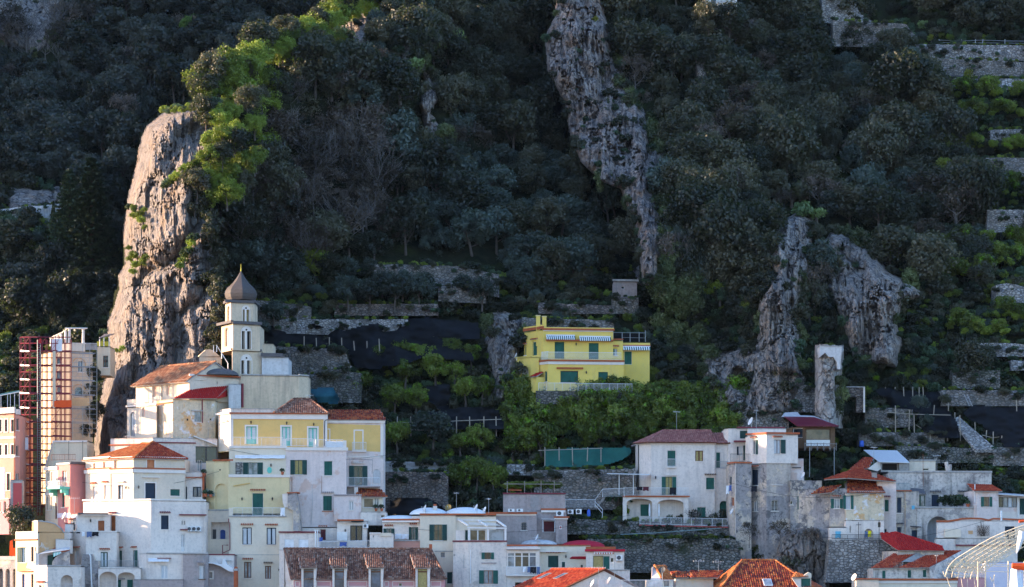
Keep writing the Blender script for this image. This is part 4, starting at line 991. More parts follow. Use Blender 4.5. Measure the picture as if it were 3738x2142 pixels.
def mass(name, items, label=None, cat=None):
 """many plants that read as one mass: instanced on points (kind stuff). items: (kind, pos, scale)"""
 kinds = sorted({k for k, _, _ in items}); src = bpy.data.collections.new(name+'_sources'); base = {}; cnt = 0; objs = []
 for k in kinds:
  base[k] = (cnt, len(KIND[k]))
  for i, (tm, cm) in enumerate(KIND[k]):
   objs.append(cm if cm is not None else tm); cnt += 1
 srcs = []
 for i, m in enumerate(objs):
  o = bpy.data.objects.new('%s_source_%03d' % (name, i), m); src.objects.link(o); srcs.append(o)
 me = bpy.data.meshes.new(name); me.from_pydata([tuple(p) for _, p, _ in items], [], [])
 for nm, tp, fld, vals in (('pick', 'INT', 'value', [base[k][0]+rnd.randrange(base[k][1]) for k, _, _ in items]), ('size', 'FLOAT', 'value', [q for _, _, q in items]), ('turn', 'FLOAT_VECTOR', 'vector', [c for _ in items for c in (0, 0, rnd.uniform(0, 6.28))])):
  at_ = me.attributes.new(nm, tp, 'POINT'); at_.data.foreach_set(fld, vals)
 o = bpy.data.objects.new(name, me); COL.objects.link(o); tag(o, label, cat, None, 'stuff')
 ng = bpy.data.node_groups.new(name, 'GeometryNodeTree'); ng.interface.new_socket('Geometry', in_out='INPUT', socket_type='NodeSocketGeometry'); ng.interface.new_socket('Geometry', in_out='OUTPUT', socket_type='NodeSocketGeometry')
 N = ng.nodes; gi = N.new('NodeGroupInput'); go = N.new('NodeGroupOutput'); ci = N.new('GeometryNodeCollectionInfo'); ci.inputs['Collection'].default_value = src; ci.inputs['Separate Children'].default_value = True; ci.inputs['Reset Children'].default_value = True
 io = N.new('GeometryNodeInstanceOnPoints'); io.inputs['Pick Instance'].default_value = True
 def att(nm, tp):
  a = N.new('GeometryNodeInputNamedAttribute'); a.data_type = tp; a.inputs['Name'].default_value = nm; return a.outputs[0]
 L = ng.links; L.new(gi.outputs[0], io.inputs['Points']); L.new(ci.outputs[0], io.inputs['Instance']); L.new(att('pick', 'INT'), io.inputs['Instance Index'])
 e2r = N.new('FunctionNodeEulerToRotation'); L.new(att('turn', 'FLOAT_VECTOR'), e2r.inputs[0]); L.new(e2r.outputs[0], io.inputs['Rotation']); L.new(att('size', 'FLOAT'), io.inputs['Scale'])
 L.new(io.outputs[0], go.inputs[0])
 md = o.modifiers.new('scatter', 'NODES'); md.node_group = ng
 return o
# ------------------------------------------------------------------ the wood
WOOD = []
LIT = [(690,215),(1000,80),(1330,-30),(1390,100),(1180,240),(1020,330),(960,520),(980,650),(860,730),(735,700),(770,560),(735,420)]  # oaks in here take the sunlit leaf colour
def ridge_x(py): return float(ip(py, RIDGE))
yy = -260.0
while yy < 1240:
 row = []
 xx = -160+rnd.uniform(0, 60)
 while xx < 3900:
  jx = xx+rnd.uniform(-24, 24); jy = yy+rnd.uniform(-22, 22)
  rx = ridge_x(jy)
  back = jx < rx
  step = 60 if back else 74
  xx += step
  if back and (jx > rx-30 or (jx < 280 and 880 < jy < 1060)): continue
  if jy > 1000 and back and jx > 250: pass
  if anypoly(np.array([jx]), np.array([jy]), NOTREE+TERR_POLYS)[0]: continue
  if not back and anypoly(jx+np.array([0, 0, -38, 38, 0]), jy+np.array([-40, -75, -55, -55, -110]), NOTREE[:8]).sum() > 1: continue
  WOOD.append((jx, jy, back))
 yy += 50
trees = []
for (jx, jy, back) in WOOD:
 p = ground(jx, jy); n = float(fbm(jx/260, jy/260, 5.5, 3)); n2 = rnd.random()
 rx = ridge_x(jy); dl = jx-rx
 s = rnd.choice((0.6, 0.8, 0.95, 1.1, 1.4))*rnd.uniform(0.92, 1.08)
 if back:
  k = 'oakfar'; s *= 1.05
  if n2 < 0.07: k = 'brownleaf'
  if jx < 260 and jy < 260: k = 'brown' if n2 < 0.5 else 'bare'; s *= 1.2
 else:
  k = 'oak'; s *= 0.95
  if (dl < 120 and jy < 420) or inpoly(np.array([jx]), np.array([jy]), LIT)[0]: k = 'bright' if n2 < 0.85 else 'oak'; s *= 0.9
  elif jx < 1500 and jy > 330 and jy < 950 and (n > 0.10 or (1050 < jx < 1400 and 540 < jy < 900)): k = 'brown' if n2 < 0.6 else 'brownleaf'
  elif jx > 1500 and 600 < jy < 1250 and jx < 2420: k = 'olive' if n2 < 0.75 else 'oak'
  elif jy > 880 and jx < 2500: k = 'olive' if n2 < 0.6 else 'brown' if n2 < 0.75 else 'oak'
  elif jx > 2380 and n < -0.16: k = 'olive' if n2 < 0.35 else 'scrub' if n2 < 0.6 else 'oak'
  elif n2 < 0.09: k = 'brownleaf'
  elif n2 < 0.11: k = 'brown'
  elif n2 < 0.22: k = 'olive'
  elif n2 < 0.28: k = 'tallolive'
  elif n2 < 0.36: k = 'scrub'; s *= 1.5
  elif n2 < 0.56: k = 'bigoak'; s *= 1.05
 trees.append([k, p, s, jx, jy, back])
def place(jx, jy, back):
 h = 'high' if jy < 330 else 'halfway up' if jy < 700 else 'low'
 if back: return h+(' in the far wood at the left edge' if jx < 250 else ' in the far wood close behind the crag' if jx < 620 else ' in the far wood behind the sunlit ridge')
 if jx-ridge_x(jy) < 190 and jy < 780: return ('near the top of' if jy < 250 else 'at the foot of' if jy > 500 else 'midway along')+' the sunlit ridge'
 if jx < 1200: return h+' on the shaded slope right of the crag'
 if jx < 1600: return h+' on the slope midway between crag and leaning cliff'
 if jx < 2150: return h+' in the dark hollow beside the leaning cliff'
 if jx < 2480: return h+' on the steep slope just right of the leaning cliff'
 if jx < 2900: return h+' in the wood above the rock spire'
 if jx < 3200: return h+' in the wood above the rock fin'
 return h+' in the wood beside the right-hand terraces'
DESC = {'oak': 'dark evergreen oak', 'bigoak': 'broad spreading evergreen oak', 'tallolive': 'tall grey-green tree', 'oakfar': 'blue-dark evergreen oak', 'olive': 'grey-green olive tree', 'bright': 'bright green sunlit oak', 'brownleaf': 'brownish leafy oak', 'brown': 'bare twiggy brown tree', 'bare': 'pale bare tree', 'scrub': 'low dark bush'}
# the trees that show largest stand alone, the rest of the wood is one mass
vis = [t for t in trees if -60 < t[3] < 3800 and -40 < t[4] < 1300]
vis.sort(key=lambda t: -t[2]/(300+t[1].y)*(0.72 if t[0] in ('scrub',) else 1))
solo = set(id(t) for t in vis[:290])
rest = []
for t in trees:
 if id(t) in solo:
  w = place(t[3], t[4], t[5]); plant(t[0], t[1], t[2], DESC[t[0]]+' '+w, 'trees '+w)
 else: rest.append((t[0], t[1], t[2]))
mass('forest', rest, 'dense evergreen wood covering the mountainside', 'forest')
# ================================================================== houses, left cluster
def K1(): view(2000, 1842, 4.854)
def K2(): view(2480, 1842, 4.854)
def K3(): view(3258, 1842, 4.854)
def K6(): view(0, 1700, 3.295)
def K8(): view(2600, 1100, 2.9117)
SG, SD, SN = 'shutter_green', 'shutter_darkgreen', 'shutter_navy'
# ---- salmon house at the left edge
T1()
b = Bld('salmon_house', 'salmon pink house with green shutters at the left edge beside scaffolding')
w = b.block([(-190, 14), (162, 10.5), (206, 11.2)], 1050, 2250, 'wall_salmon', 6, 1)
w[0].band(-190, 990, 165, 1050, 0.25, 'wall_white_worn', 'parapet'); w[0].band(-190, 1296, 165, 1318, 0.1, 'trim_white', 'string_course'); w[0].band(-190, 1490, 165, 1520, 0.12, 'trim_white', 'string_course')
w[1].band(162, 1000, 206, 1056, 0.2, 'wall_white_worn', 'parapet')
for x in (-10, 50, 118): w[0].win(x, 1108, x+30, 1240, 'shut', SD, 'trim_white', sur='trim_white')
for x in (-10, 50, 118): w[0].win(x, 1378, x+30, 1512, 'shut', SD, 'trim_white', sur='trim_white')
w[1].win(175, 1100, 198, 1225, 'shut', SD); w[1].win(172, 1385, 196, 1500, 'shut', SD)
w[0].pipe([(156, 1040), (157, 1400), (156, 2000)], 0.06, 'metal_rust')
T2(); w[0].win(72, 250, 108, 430, 'shut', SD, 'trim_white', sur='trim_white'); w[0].win(-20, 250, 15, 430, 'shut', SD, sur='trim_white')
w[1].win(165, 250, 200, 330, 'casement', fc='paint_white')
b.done()
T2()
b = Bld('lilac_house', 'low lilac and pink house under the salmon house at the left edge')
w = b.block([(-120, 9.5), (95, 7.6)], 525, 900, 'wall_rosepink', 3)
w.band(-120, 190, 45, 520, 0.1, 'wall_lilac', 'upper_wall', out=-0.1); w.band(-120, 515, 97, 528, 0.15, 'trim_white')
w.win(38, 545, 64, 660, 'blind', 'shutter_olive', arch=1); w.win(-25, 545, 5, 660, 'shut', SD, arch=1)
b.done()
b = Bld('shrine_niche', 'grey arched niche with red surround below the scaffolding', 'niche')
w = b.block([(108, 8.2), (240, 8.4)], 315, 700, 'trim_grey', 1.0)
w.poly([(140, 352), (232, 352), (232, 620), (140, 620)], 0.05, 'wall_red', 'red_panel'); w.recess(160, 385, 228, 560, 0.6, 1, 'wall_palegrey')
b.done()
# awning frame terrace
T1(); th = Thing('terrace_awning', 'teal terrace awning on white posts above the salmon house', 'awning', P(60, 985, 12.4))
mb = MB()
for x in (10, 80, 110, 155, 205): mb.tube([P(x, 990, 12.2), P(x, 862-x*0.2, 12.2)], 0.035, 5)
mb.tube([P(-60, 868, 12.2), P(210, 815, 12.2)], 0.04, 5); mb.tube([P(-60, 868, 14.2), P(210, 818, 14.2)], 0.04, 5); th.part('frame', mb, M('metal_white'))
mb = MB(); mb.prism([P(-60, 866, 12.3), P(208, 818, 12.3), P(208, 800, 15), P(-60, 850, 15)], VZ*0.03); th.part('canopy', mb, M('net_teal'))
# ---- villa under repair
T1(); _P = P; P = lambda x, y, Y: _P(x, y, Y+7.5)
b = Bld('cream_villa', 'cream villa with arched windows and roof columns behind scaffolding', 'villa')
w = b.block([(430, 25.5), (565, 21.5), (755, 21), (985, 22.3)], 385, 2000, 'wall_tower', 7, 1, back=[(960, 29), (470, 34)])
w[2].win(830, 485, 882, 605, 'casement', fc='paint_white', arch=1, gl='glass_blue'); w[2].win(798, 762, 878, 862, 'dark', arch=1, gl='glass_blue')
w[2].archline(770, 460, 905, 560, 0.1, 0.06, 'wall_orange'); w[2].archline(775, 740, 900, 800, 0.1, 0.06, 'wall_orange')
for y in (400, 545, 690, 845): w[2].band(755, y, 1000, y+12, 0.1, 'trim_grey', 'string_course')
w[1].win(600, 440, 650, 520, 'dark', gl='glass_blue'); w[1].win(600, 590, 650, 680, 'dark', gl='glass_blue'); w[1].win(605, 740, 655, 830, 'dark', gl='glass_blue')
zt = b.top(); b.parapet([(560, 21.5), (755, 20.9), (905, 21.7)], zt, 1.0, 'wall_palecream', 0.3, cap='trim_white')
mb = MB()
for k in range(14):
 p = P(912+k*8.5, 370, 14.3+k*0.05); mb.tube([p, p+VZ*0.9], [0.05, 0.05], 6)
mb.tube([P(905, 300, 14.2), P(1032, 303, 14.9)], 0.07, 6); b.part('balustrade', mb, M('trim_grey'))
for x, y0, y1, Y in ((697, 300, 165, 13.9), (737, 300, 143, 13.9), (885, 300, 148, 14.6), (648, 290, 190, 15.5), (612, 300, 212, 16), (585, 320, 225, 17), (545, 330, 240, 17.5)):
 mb = MB(); a = P(x, y0, Y); c = P(x, y1, Y); mb.tube([a, a+VZ*0.12, c-VZ*0.12, c], [0.26, 0.19, 0.16, 0.26], 10); b.part('column', mb, M('wall_white'))
mb = MB(); mb.tube([P(692, 140, 13.9), P(930, 140, 14.8)], 0.09, 4); mb.tube([P(530, 242, 17.6), P(660, 183, 15.4), P(720, 138, 13.9)], 0.07, 4); b.part('pergola_beam', mb, M('trim_white'))
b.done()
b = Bld('terrace_annexe', 'small yellowish annexe with grey roof at the foot of the crag')
w = b.block([(1035, 23.5), (1170, 23.5)], 330, 640, 'wall_cream', 4)
w.win(1095, 430, 1150, 555, 'casement', fc='paint_brown'); w.poly([(1030, 280), (1170, 280), (1170, 330), (1030, 330)], 0.02, 'net_green' if False else 'metal_yellow', 'screen')
mb = MB(); mb.prism([P(1055, 252, 15.5), P(1215, 205, 15.5), P(1215, 205, 19), P(1110, 208, 19)], VZ*0.12); b.part('canopy_roof', mb, M('slate'))
for x in (1060, 1105, 1160): mb = MB(); mb.tube([P(x, 335, 15.6), P(x, 235, 15.6)], 0.07, 6); b.part('post', mb, M('trim_white'))
b.done()
P = lambda x, y, Y: _P(x, y, Y+6)
# ---- scaffolding
th = Thing('scaffolding', 'tall red tube scaffolding with white boards around the cream villa', 'scaffolding', P(480, 2150, 10))
Yl, Yf = 26.0, 20.5
cols = [(212, 10.5), (262, 9.8), (312, 9.2), (395, 8.8), (435, 8.8), (490, 9), (545, 9.2), (590, 9.6), (640, 10), (685, 10.5), (745, 11)]
levels = [235, 300, 380, 455, 530, 605, 685, 760, 840, 910, 985, 1060, 1135, 1210, 1290, 1370, 1440, 1520, 1600, 1680, 1760, 1840, 1920, 2000, 2080]
mb = MB()
for x, Y in cols:
 bot = 2130 if x < 450 else 1900
 mb.tube([P(x, bot, Y), P(x, 232 if x < 330 else 255, Y)], 0.06, 5); mb.tube([P(x+14, bot, Y+1.2), P(x+14, 240 if x < 330 else 262, Y+1.2)], 0.055, 5)
th.part('standard_poles', mb, M('metal_redpaint'))
mb = MB()
for i, y in enumerate(levels):
 cc = cols if y < 1900 else cols[:5]
 for (x0, a), (x1, c) in zip(cc[:-1], cc[1:]):
  mb.tube([P(x0, y, a), P(x1, y, c)], 0.05, 4, cap=False); mb.tube([P(x0+14, y-4, a+1.2), P(x1+14, y-4, c+1.2)], 0.03, 4, cap=False)
 for x, a in cc[::2]: mb.tube([P(x, y, a), P(x+14, y, a+1.2)], 0.03, 4, cap=False)
th.part('ledgers', mb, M('metal_redpaint'))
mb = MB()
for i in range(0, len(levels)-3, 2):
 for j in range(0, len(cols)-2, 3):
  (x0, a), (x1, c) = cols[j], cols[j+2]
  mb.tube([P(x0, levels[i+2], a-0.06), P(x1, levels[i], c-0.06)], 0.025, 4, cap=False)
th.part('braces', mb, M('metal_redpaint'))
for y in (388, 540, 690, 835, 990, 1140, 1290, 1440, 1590, 1740, 1890, 2040):
 for (x0, a), (x1, c), m in (((214, 10.5), (312, 9.2), 'plastic_white'), ((312, 9.2), (545, 9.2), 'metal_redpaint'), ((560, 9.5), (745, 11), 'metal_redpaint')):
  if y > 1850 and x0 > 500: continue
  mb = MB(); p, q = P(x0, y, a), P(x1, y, c); mb.prism([p-VY*0.05, q-VY*0.05, q+VY*1.1, p+VY*1.1], VZ*0.07)
  mb.prism([p-VY*0.08, q-VY*0.08, q-VY*0.08+VZ*0.11, p-VY*0.08+VZ*0.22], VY*0.04); th.part('deck', mb, M(m))
mb = MB()
for k in (398, 428): mb.tube([P(k, 2100, 8.3), P(k, 262, 8.3)], 0.03, 4)
for i in range(75): y = 270+i*24.5; mb.tube([P(398, y, 8.3), P(428, y, 8.3)], 0.02, 4, cap=False)
th.part('ladder', mb, M('metal_tealgrey'))
for (x0, y0, x1, y1, Y, m, nm) in ((575, 905, 760, 975, 9.2, 'cloth_orange', 'debris_sheet'), (760, 880, 950, 960, 11.2, 'wall_orange', 'debris_sheet'), (205, 1300, 300, 1425, 8.9, 'cloth_white', 'debris_sheet'), (410, 250, 440, 295, 8.2, 'paint_red', 'panel'), (550, 250, 660, 380, 9.8, 'cloth_white', 'debris_sheet'), (560, 380, 590, 980, 9.3, 'wall_cream', 'rubble_chute')):
 mb = MB(); mb.prism([P(x0, y0+6, Y), P((x0+x1)/2, y0, Y+0.1), P(x1, y0, Y), P(x1, y1, Y), P((x0+x1)/2, y1+8, Y-0.1), P(x0, y1, Y)], VY*0.06); th.part(nm, mb, M(m))
mb = MB()
for i, x in enumerate((770, 880, 955, 1030)): mb.tube([P(x, 1300, 11.6), P(x, 300, 11.6)], 0.03, 5)
for y in range(400, 1300, 50): mb.tube([P(745, y, 11.4), P(1020, y+4, 11.8)], 0.022, 4, cap=False)
for y in range(400, 1100, 150): mb.tube([P(770, y+140, 11.5), P(880, y, 11.5)], 0.02, 4, cap=False); mb.tube([P(955, y+140, 11.5), P(880, y, 11.5)], 0.02, 4, cap=False)
th.part('side_scaffold', mb, M('metal_grey')); 
for y in (405, 550, 695, 848, 995, 1140): 
 mb = MB(); mb.prism([P(755, y, 11.5), P(1010, y+4, 11.9), P(1010, y+4, 12.6), P(755, y, 12.2)], VZ*0.1); th.part('deck', mb, M('paint_grey'))
P = _P
# ---- cream and pink houses with the turquoise balcony
T2()
b = Bld('cream_gable_house', 'cream house with gable and narrow shutters beside the scaffolding')
w1 = b.block([(565, 12.8), (925, 12.4)], -98, 400, 'wall_cream', 5); w1.band(560, -100, 930, -82, 0.18, 'trim_white')
w0 = b.block([(482, 11.2), (618, 8.9)], 200, 930, 'wall_cream', 3, 1)
w0.band(476, 178, 622, 215, 0.22, 'trim_white'); w0.band(482, 455, 618, 480, 0.1, 'trim_white', 'string_course')
wg = b.block([(490, 13.5), (565, 12.6)], 190, 260, 'wall_cream', 0.5); wg.gable([(488, 190), (565, -95), (565, 190)], 'wall_cream'); wg.gable([(478, 186), (485, 150), (560, -98), (566, -80), (498, 178)], 'trim_white', 0.5, 'gable_cornice')
wg.win(548, 42, 560, 122, 'shut', SD, sill=False)
for x0, y0, x1, y1 in ((504, 240, 520, 376), (544, 234, 558, 366), (500, 500, 514, 640), (540, 494, 554, 636)): w0.win(x0, y0, x1, y1, 'shut', SD, 'trim_white', sur='trim_white', surw=0.08)
w0.win(584, 562, 606, 736, 'door', 'shutter_maroon', sill=False)
w1.pipe([(742, -90), (742, 110)], 0.03, 'metal_dark', 'mast', 0.5); w1.pipe([(886, -95), (886, 130)], 0.03, 'metal_dark', 'mast', 0.3)
w1.rail(*(lambda q: (q[0], q[1], q[2], q[3]))(w1.rect(630, 66, 885, 128)), out=3.6, mat='metal_rust', step=0.2)
b.done()
b = Bld('pink_house', 'pink house with turquoise bracketed balcony beside the cream gable house')
w = b.block([(616, 8.8), (746, 7.0), (918, 8.8)], 138, 900, 'wall_pink', 6, 1)
w[0].band(612, 138, 750, 156, 0.2, 'trim_white'); w[1].band(744, 126, 920, 152, 0.2, 'slate', 'parapet_cap'); w[0].band(612, 672, 750, 720, 0.06, 'wall_lilac', 'plinth')
w[0].win(662, 222, 706, 388, 'glassdoor', fc='paint_brown', gl='curtain_white', sill=False, dep=0.15); w[0].win(658, 462, 686, 610, 'shut', SD, sill=True)
u0, a, u1, c = w[0].rect(575, 330, 742, 395)
bal = w[0].balcony(598, 335, 742, 394, 1.5, 'metal_white', 'paint_turquoise', thick=0.3)
mb = MB(); w[0].bx(mb, u0+0.4, a-0.75, u0+0.7, a-0.3, 0.0, 1.1); w[0].bx(mb, u1-0.5, a-0.75, u1-0.2, a-0.3, 0.0, 1.1); w[0].bx(mb, u0+0.45, a-1.1, u0+0.65, a-0.75, 0.0, 0.5); w[0].bx(mb, u1-0.45, a-1.1, u1-0.25, a-0.75, 0.0, 0.5); b.part('balcony_bracket', mb, M('paint_turquoise'), bal)
b.done()
T2(); dish(688, 705, 3, 0.5, 'white satellite dish in front of the pink house', -70)
antenna(790, 670, 505, 4.5, 'grid aerial standing before the pink house', 6, 1.2, 10)
# ---- church
T1()
b = Bld('church', 'cream church with terracotta nave roof and onion-domed bell tower', 'church')
w = b.block([(1445, 19.5), (2012, 12.5), (2578, 17.0)], 692, 1500, 'wall_palecream', 5, 1, cap=None)
w[0].band(1430, 706, 2015, 742, 0.3, 'trim_white', 'eaves_cornice'); w[1].band(2010, 640, 2578, 662, 0.1, 'trim_white', 'string_course')
w[0].win(1622, 752, 1666, 870, 'blind', 'blind_tan', 'trim_white', sill=False); w[0].win(1770, 748, 1808, 852, 'blind', 'blind_tan', 'trim_white', sill=False)
w[0].pipe([(1722, 735), (1724, 935)], 0.05, 'wood_grey')
zt = b.top(); g = w[1]; ua, za = g.uv(2285, 498)
g.gable([(2010, 694), (2285, 505), (2578, 694)], 'wall_palecream', 0.3)
er = g.pt(-0.25, zt, 0.25); rr = g.pt(ua, za, 0.25); vec = w[0].pt(0, zt)-w[0].pt(w[0].L, zt); vec = vec*1.04; le = g.pt(g.L+0.2, zt, 0.25)
tile_plane(b, [er+vec-g.u*0.35-VZ*0.2, er-g.u*0.35-VZ*0.2, rr, rr+vec], 'tiles_church', caps=[(2, 3)]); tile_plane(b, [le+g.u*0.3-VZ*0.2, le+vec+g.u*0.3-VZ*0.2, rr+vec, rr], 'tiles_church')
# entrance front
w2 = b.block([(1352, 16.3), (1662, 12.0)], 960, 1450, 'wall_palecream', 6, 1)
w2.band(1345, 948, 1665, 966, 0.16, 'trim_white'); w2.band(1352, 895, 1450, 950, 0.0, 'wall_palecream', 'parapet', out=0.02)
w2.win(1385, 1030, 1437, 1290, 'glassdoor', fc='paint_grey', gl='curtain_white', arch=1, sill=False, sur=None); w2.win(1512, 976, 1543, 1080, 'blind', 'blind_tan', 'trim_white', arch=0.9, sill=False); w2.archline(1380, 1030, 1441, 1290, 0.1, 0.05, 'trim_white')
# apse with slate roof in front of the gable
T3()
w3 = b.block([(30, 13.2), (535, 16.2)], 1380, 1640, 'wall_palecream', 3); w3.band(0, 1370, 540, 1384, 0.3, 'terracotta', 'eaves_tiles')
w3.win(95, 1405, 112, 1440, 'dark', sill=False); w3.win(262, 1435, 275, 1465, 'dark', sill=False)
c = (P(60, 1372, 14.5)+P(500, 1372, 17.2))/2; b.dome((c.x, c.y, c.z), 2.65, 2.2, 0.95, 'slate', 'apse_roof', p=1.0)
# lower stage of the tower
t0 = b.block([(425, 20.0), (432, 17.5), (742, 19.0)], 1100, 1500, 'wall_tower', 3.2, 1); f = t0[1]
f.band(415, 1086, 742, 1104, 0.16, 'slate', 'stage_cornice')
def bifora(f, x0, y0, x1, y1, l0, l1, lt, col='trim_white', inner='inside'):
 f.archline(x0, y0, x1, y1, 0.09, 0.05, col); xm = (x0+x1)/2
 for a, c in l0:
  f.win(a, lt, c, y1, 'dark', arch=1, sill=False, fc=col, gl=inner, dep=0.35)  # sheet colour paints the belfry's inner shade near-black, its sunlit far side gold
 u0, za, u1, zb = f.rect(x0, y0, x1, y1)
 mb = MB(); r = (u1-u0)/2; um = (u0+u1)/2; N = 12; zt_ = f.uv(xm, lt-2)[1]+0.02
 top = [(um-r*0.98*math.cos(math.pi*k/N), zb-r+r*0.98*math.sin(math.pi*k/N)) for k in range(N+1)]
 lo = [(l1[1], None), (l1[0], None)]
 mb.prism([f.pt(u, max(z, zt_-0.2), 0.03) for u, z in top], -f.n*0.05); b.part('tympanum', mb, M(col))
 mb = MB(); q0 = f.at(l0[0][1])[0]+0.01; q1 = f.at(l0[1][0])[0]-0.01; f.bx(mb, q0, za, q1, zt_-0.15, -0.1, 0.06); b.part('colonnette', mb, M(col))
 mb = MB(); cz = zb-r*0.55; mb.tube([f.pt(um, cz, 0.06), f.pt(um, cz, 0.02)], 0.12, 10); b.part('oculus', mb, M('inside'))
bifora(f, 525, 1152, 636, 1358, [(528, 557), (588, 618)], (557, 588), 1198)
# middle stage
t1 = b.block([(315, 20.4), (437, 17.2), (726, 18.6)], 822, 1100, 'wall_tower', 3.4, 1)
for q in t1: pass
t1[0].band(285, 798, 440, 826, 0.3, 'slate', 'stage_cornice'); t1[1].band(430, 796, 740, 826, 0.3, 'slate', 'stage_cornice')
bifora(t1[1], 530, 855, 630, 1090, [(534, 563), (588, 626)], (563, 588), 886); t1[0].win(355, 862, 388, 1062, 'blind', 'wall_tower', arch=1, sill=False, fc='wall_tower', dep=0.25)
t1[0].archline(350, 856, 392, 1064, 0.06, 0.04, 'wall_tower')
# octagon
t2 = b.block([(357, 19.6), (416, 17.6), (655, 18.6), (684, 20.2)], 592, 815, 'wall_tower', 1.8, 1)
t2[1].band(350, 568, 660, 596, 0.22, 'slate', 'stage_cornice'); t2[0].band(348, 572, 420, 598, 0.2, 'slate', 'stage_cornice'); t2[2].band(652, 575, 688, 598, 0.15, 'slate', 'stage_cornice')
bifora(t2[1], 540, 632, 613, 800, [(544, 563), (582, 611)], (563, 582), 660, inner='curtain_or_sunlit_gold'); t2[0].win(376, 630, 402, 792, 'blind', 'wall_tower', arch=1, sill=False, fc='wall_tower', dep=0.25)  # gold sheet paints the sunlit far side seen through the lancets
for x in (470, 512): t2[1].band(x, 592, x+8, 800, 0.015, 'trim_grey', 'stain') if False else None
# onion dome
prof = [(574, 144), (545, 158), (508, 166), (472, 158), (440, 138), (412, 108), (385, 82), (355, 60), (325, 40), (295, 22), (268, 8), (258, 5)]
Yc = 19.4; mb = MB(); rings = []; cxx = 523
for y, r in prof:
 c = P(cxx, y, Yc); rr_ = r/2.9125/9000*(300+Yc); bse = len(mb.v)
 for k in range(8):
  a = math.pi/8+2*math.pi*k/8-0.19; mb.v.append((c.x+rr_*1.04*math.cos(a), c.y+rr_*1.04*math.sin(a), c.z))
 rings.append(bse)
for j in range(len(rings)-1):
 for k in range(8): mb.f.append((rings[j]+k, rings[j]+(k+1) % 8, rings[j+1]+(k+1) % 8, rings[j+1]+k)); mb.mi.append(0)
od = b.part('onion_dome', mb, M('onion_tiles'))
mb = MB(); mb.tube([P(cxx, 262, Yc), P(cxx, 235, Yc), P(cxx, 182, Yc)], [0.09, 0.05, 0.02], 6); b.part('finial', mb, M('metal_yellow'), od)
mb = MB(); c = P(602, 960, 19.2); mb.tube([c+VZ*0.3, c+VZ*0.25, c, c-VZ*0.25, c-VZ*0.32], [0.05, 0.16, 0.2, 0.27, 0.31], 10); b.part('bell', mb, M('bronze'))
mb = MB(); c = P(596, 1040, 19.2); mb.tube([c+VZ*0.3, c+VZ*0.25, c, c-VZ*0.25], [0.05, 0.16, 0.2, 0.3], 10); b.part('bell', mb, M('bronze'))
# blocks right of the tower
w4 = b.block([(745, 18.6), (1026, 19.2)], 1172, 1500, 'wall_palegrey', 5); w4.band(735, 1134, 972, 1172, 0.35, 'slate', 'roof_slab'); w4b = b.block([(730, 22), (868, 22.4)], 1030, 1180, 'wall_tower', 3)
w5 = b.block([(520, 15.8), (1140, 17.0), (1242, 18.2)], 1365, 1900, 'wall_tower', 3); w5[0].band(535, 1358, 1142, 1372, 0.12, 'trim_grey', 'coping'); w5[1].band(1138, 1360, 1244, 1374, 0.12, 'trim_grey', 'coping')
T4(); w5[0].pipe([(538, 0), (538, 250)], 0.17, 'metal_redpaint', 'drain_pipe', 0.15); w6 = b.block([(392, 14.4), (522, 15.4)], 0, 500, 'wall_palegrey', 3)
# bell-cote wall and stair rail
T3(); w7 = b.block([(78, 18.5), (312, 19.5)], 1165, 1300, 'wall_tower', 0.7); w7.gable([(78, 1166), (84, 1152), (115, 1125), (150, 1095), (190, 1090), (225, 1100), (255, 1125), (300, 1166)], 'wall_tower', 0.7, 'curved_top')
mb = MB()
for q in ([(232, 1125), (232, 1048), (265, 1048), (265, 1120)], [(265, 1050), (385, 1240), (385, 1310)], [(318, 1130), (318, 1190)]): mb.tube([P(x, y, 17.8) for x, y in q], 0.05, 5)
b.part('stair_handrail', mb, M('metal_white'))
b.done()
# ---- weathered ochre house with the red roof
T1()
b = Bld('weathered_house', 'flaking ochre house with bright red roof below the church')
w = b.block([(1665, 13.4), (1838, 10.2), (2290, 12.4)], 890, 1520, 'wall_ochre_worn', 6, 1)
w[1].win(2068, 1025, 2136, 1135, 'casement', fc='paint_grey', gl='glass_pale'); w[1].band(2035, 1012, 2150, 1022, 0.2, 'trim_grey', 'window_hood')
w[1].pipe([(2150, 885), (2150, 1145)], 0.07, 'metal_redpaint'); w[1].band(1985, 1100, 2000, 1122, 0.02, 'inside', 'vent'); w[1].band(2230, 1100, 2244, 1116, 0.02, 'inside', 'vent')
w[0].pipe([(1662, 940), (1664, 1260)], 0.05, 'metal_rust'); w[0].band(1660, 930, 1838, 944, 0.1, 'terracotta', 'coping')
SRC()
tile_plane(b, [PX(636, 1453, 9.9), PX(792, 1453, 11.8), PX(840, 1413, 16.5), PX(818, 1399, 16.0), PX(731, 1412, 14.8)], 'tiles_paintedred', caps=[(2, 3), (3, 4)])
tile_plane(b, [PX(792, 1453, 11.8), PX(846, 1440, 17.0), PX(838, 1413, 16.5)], 'tiles_paintedred')
b.done()
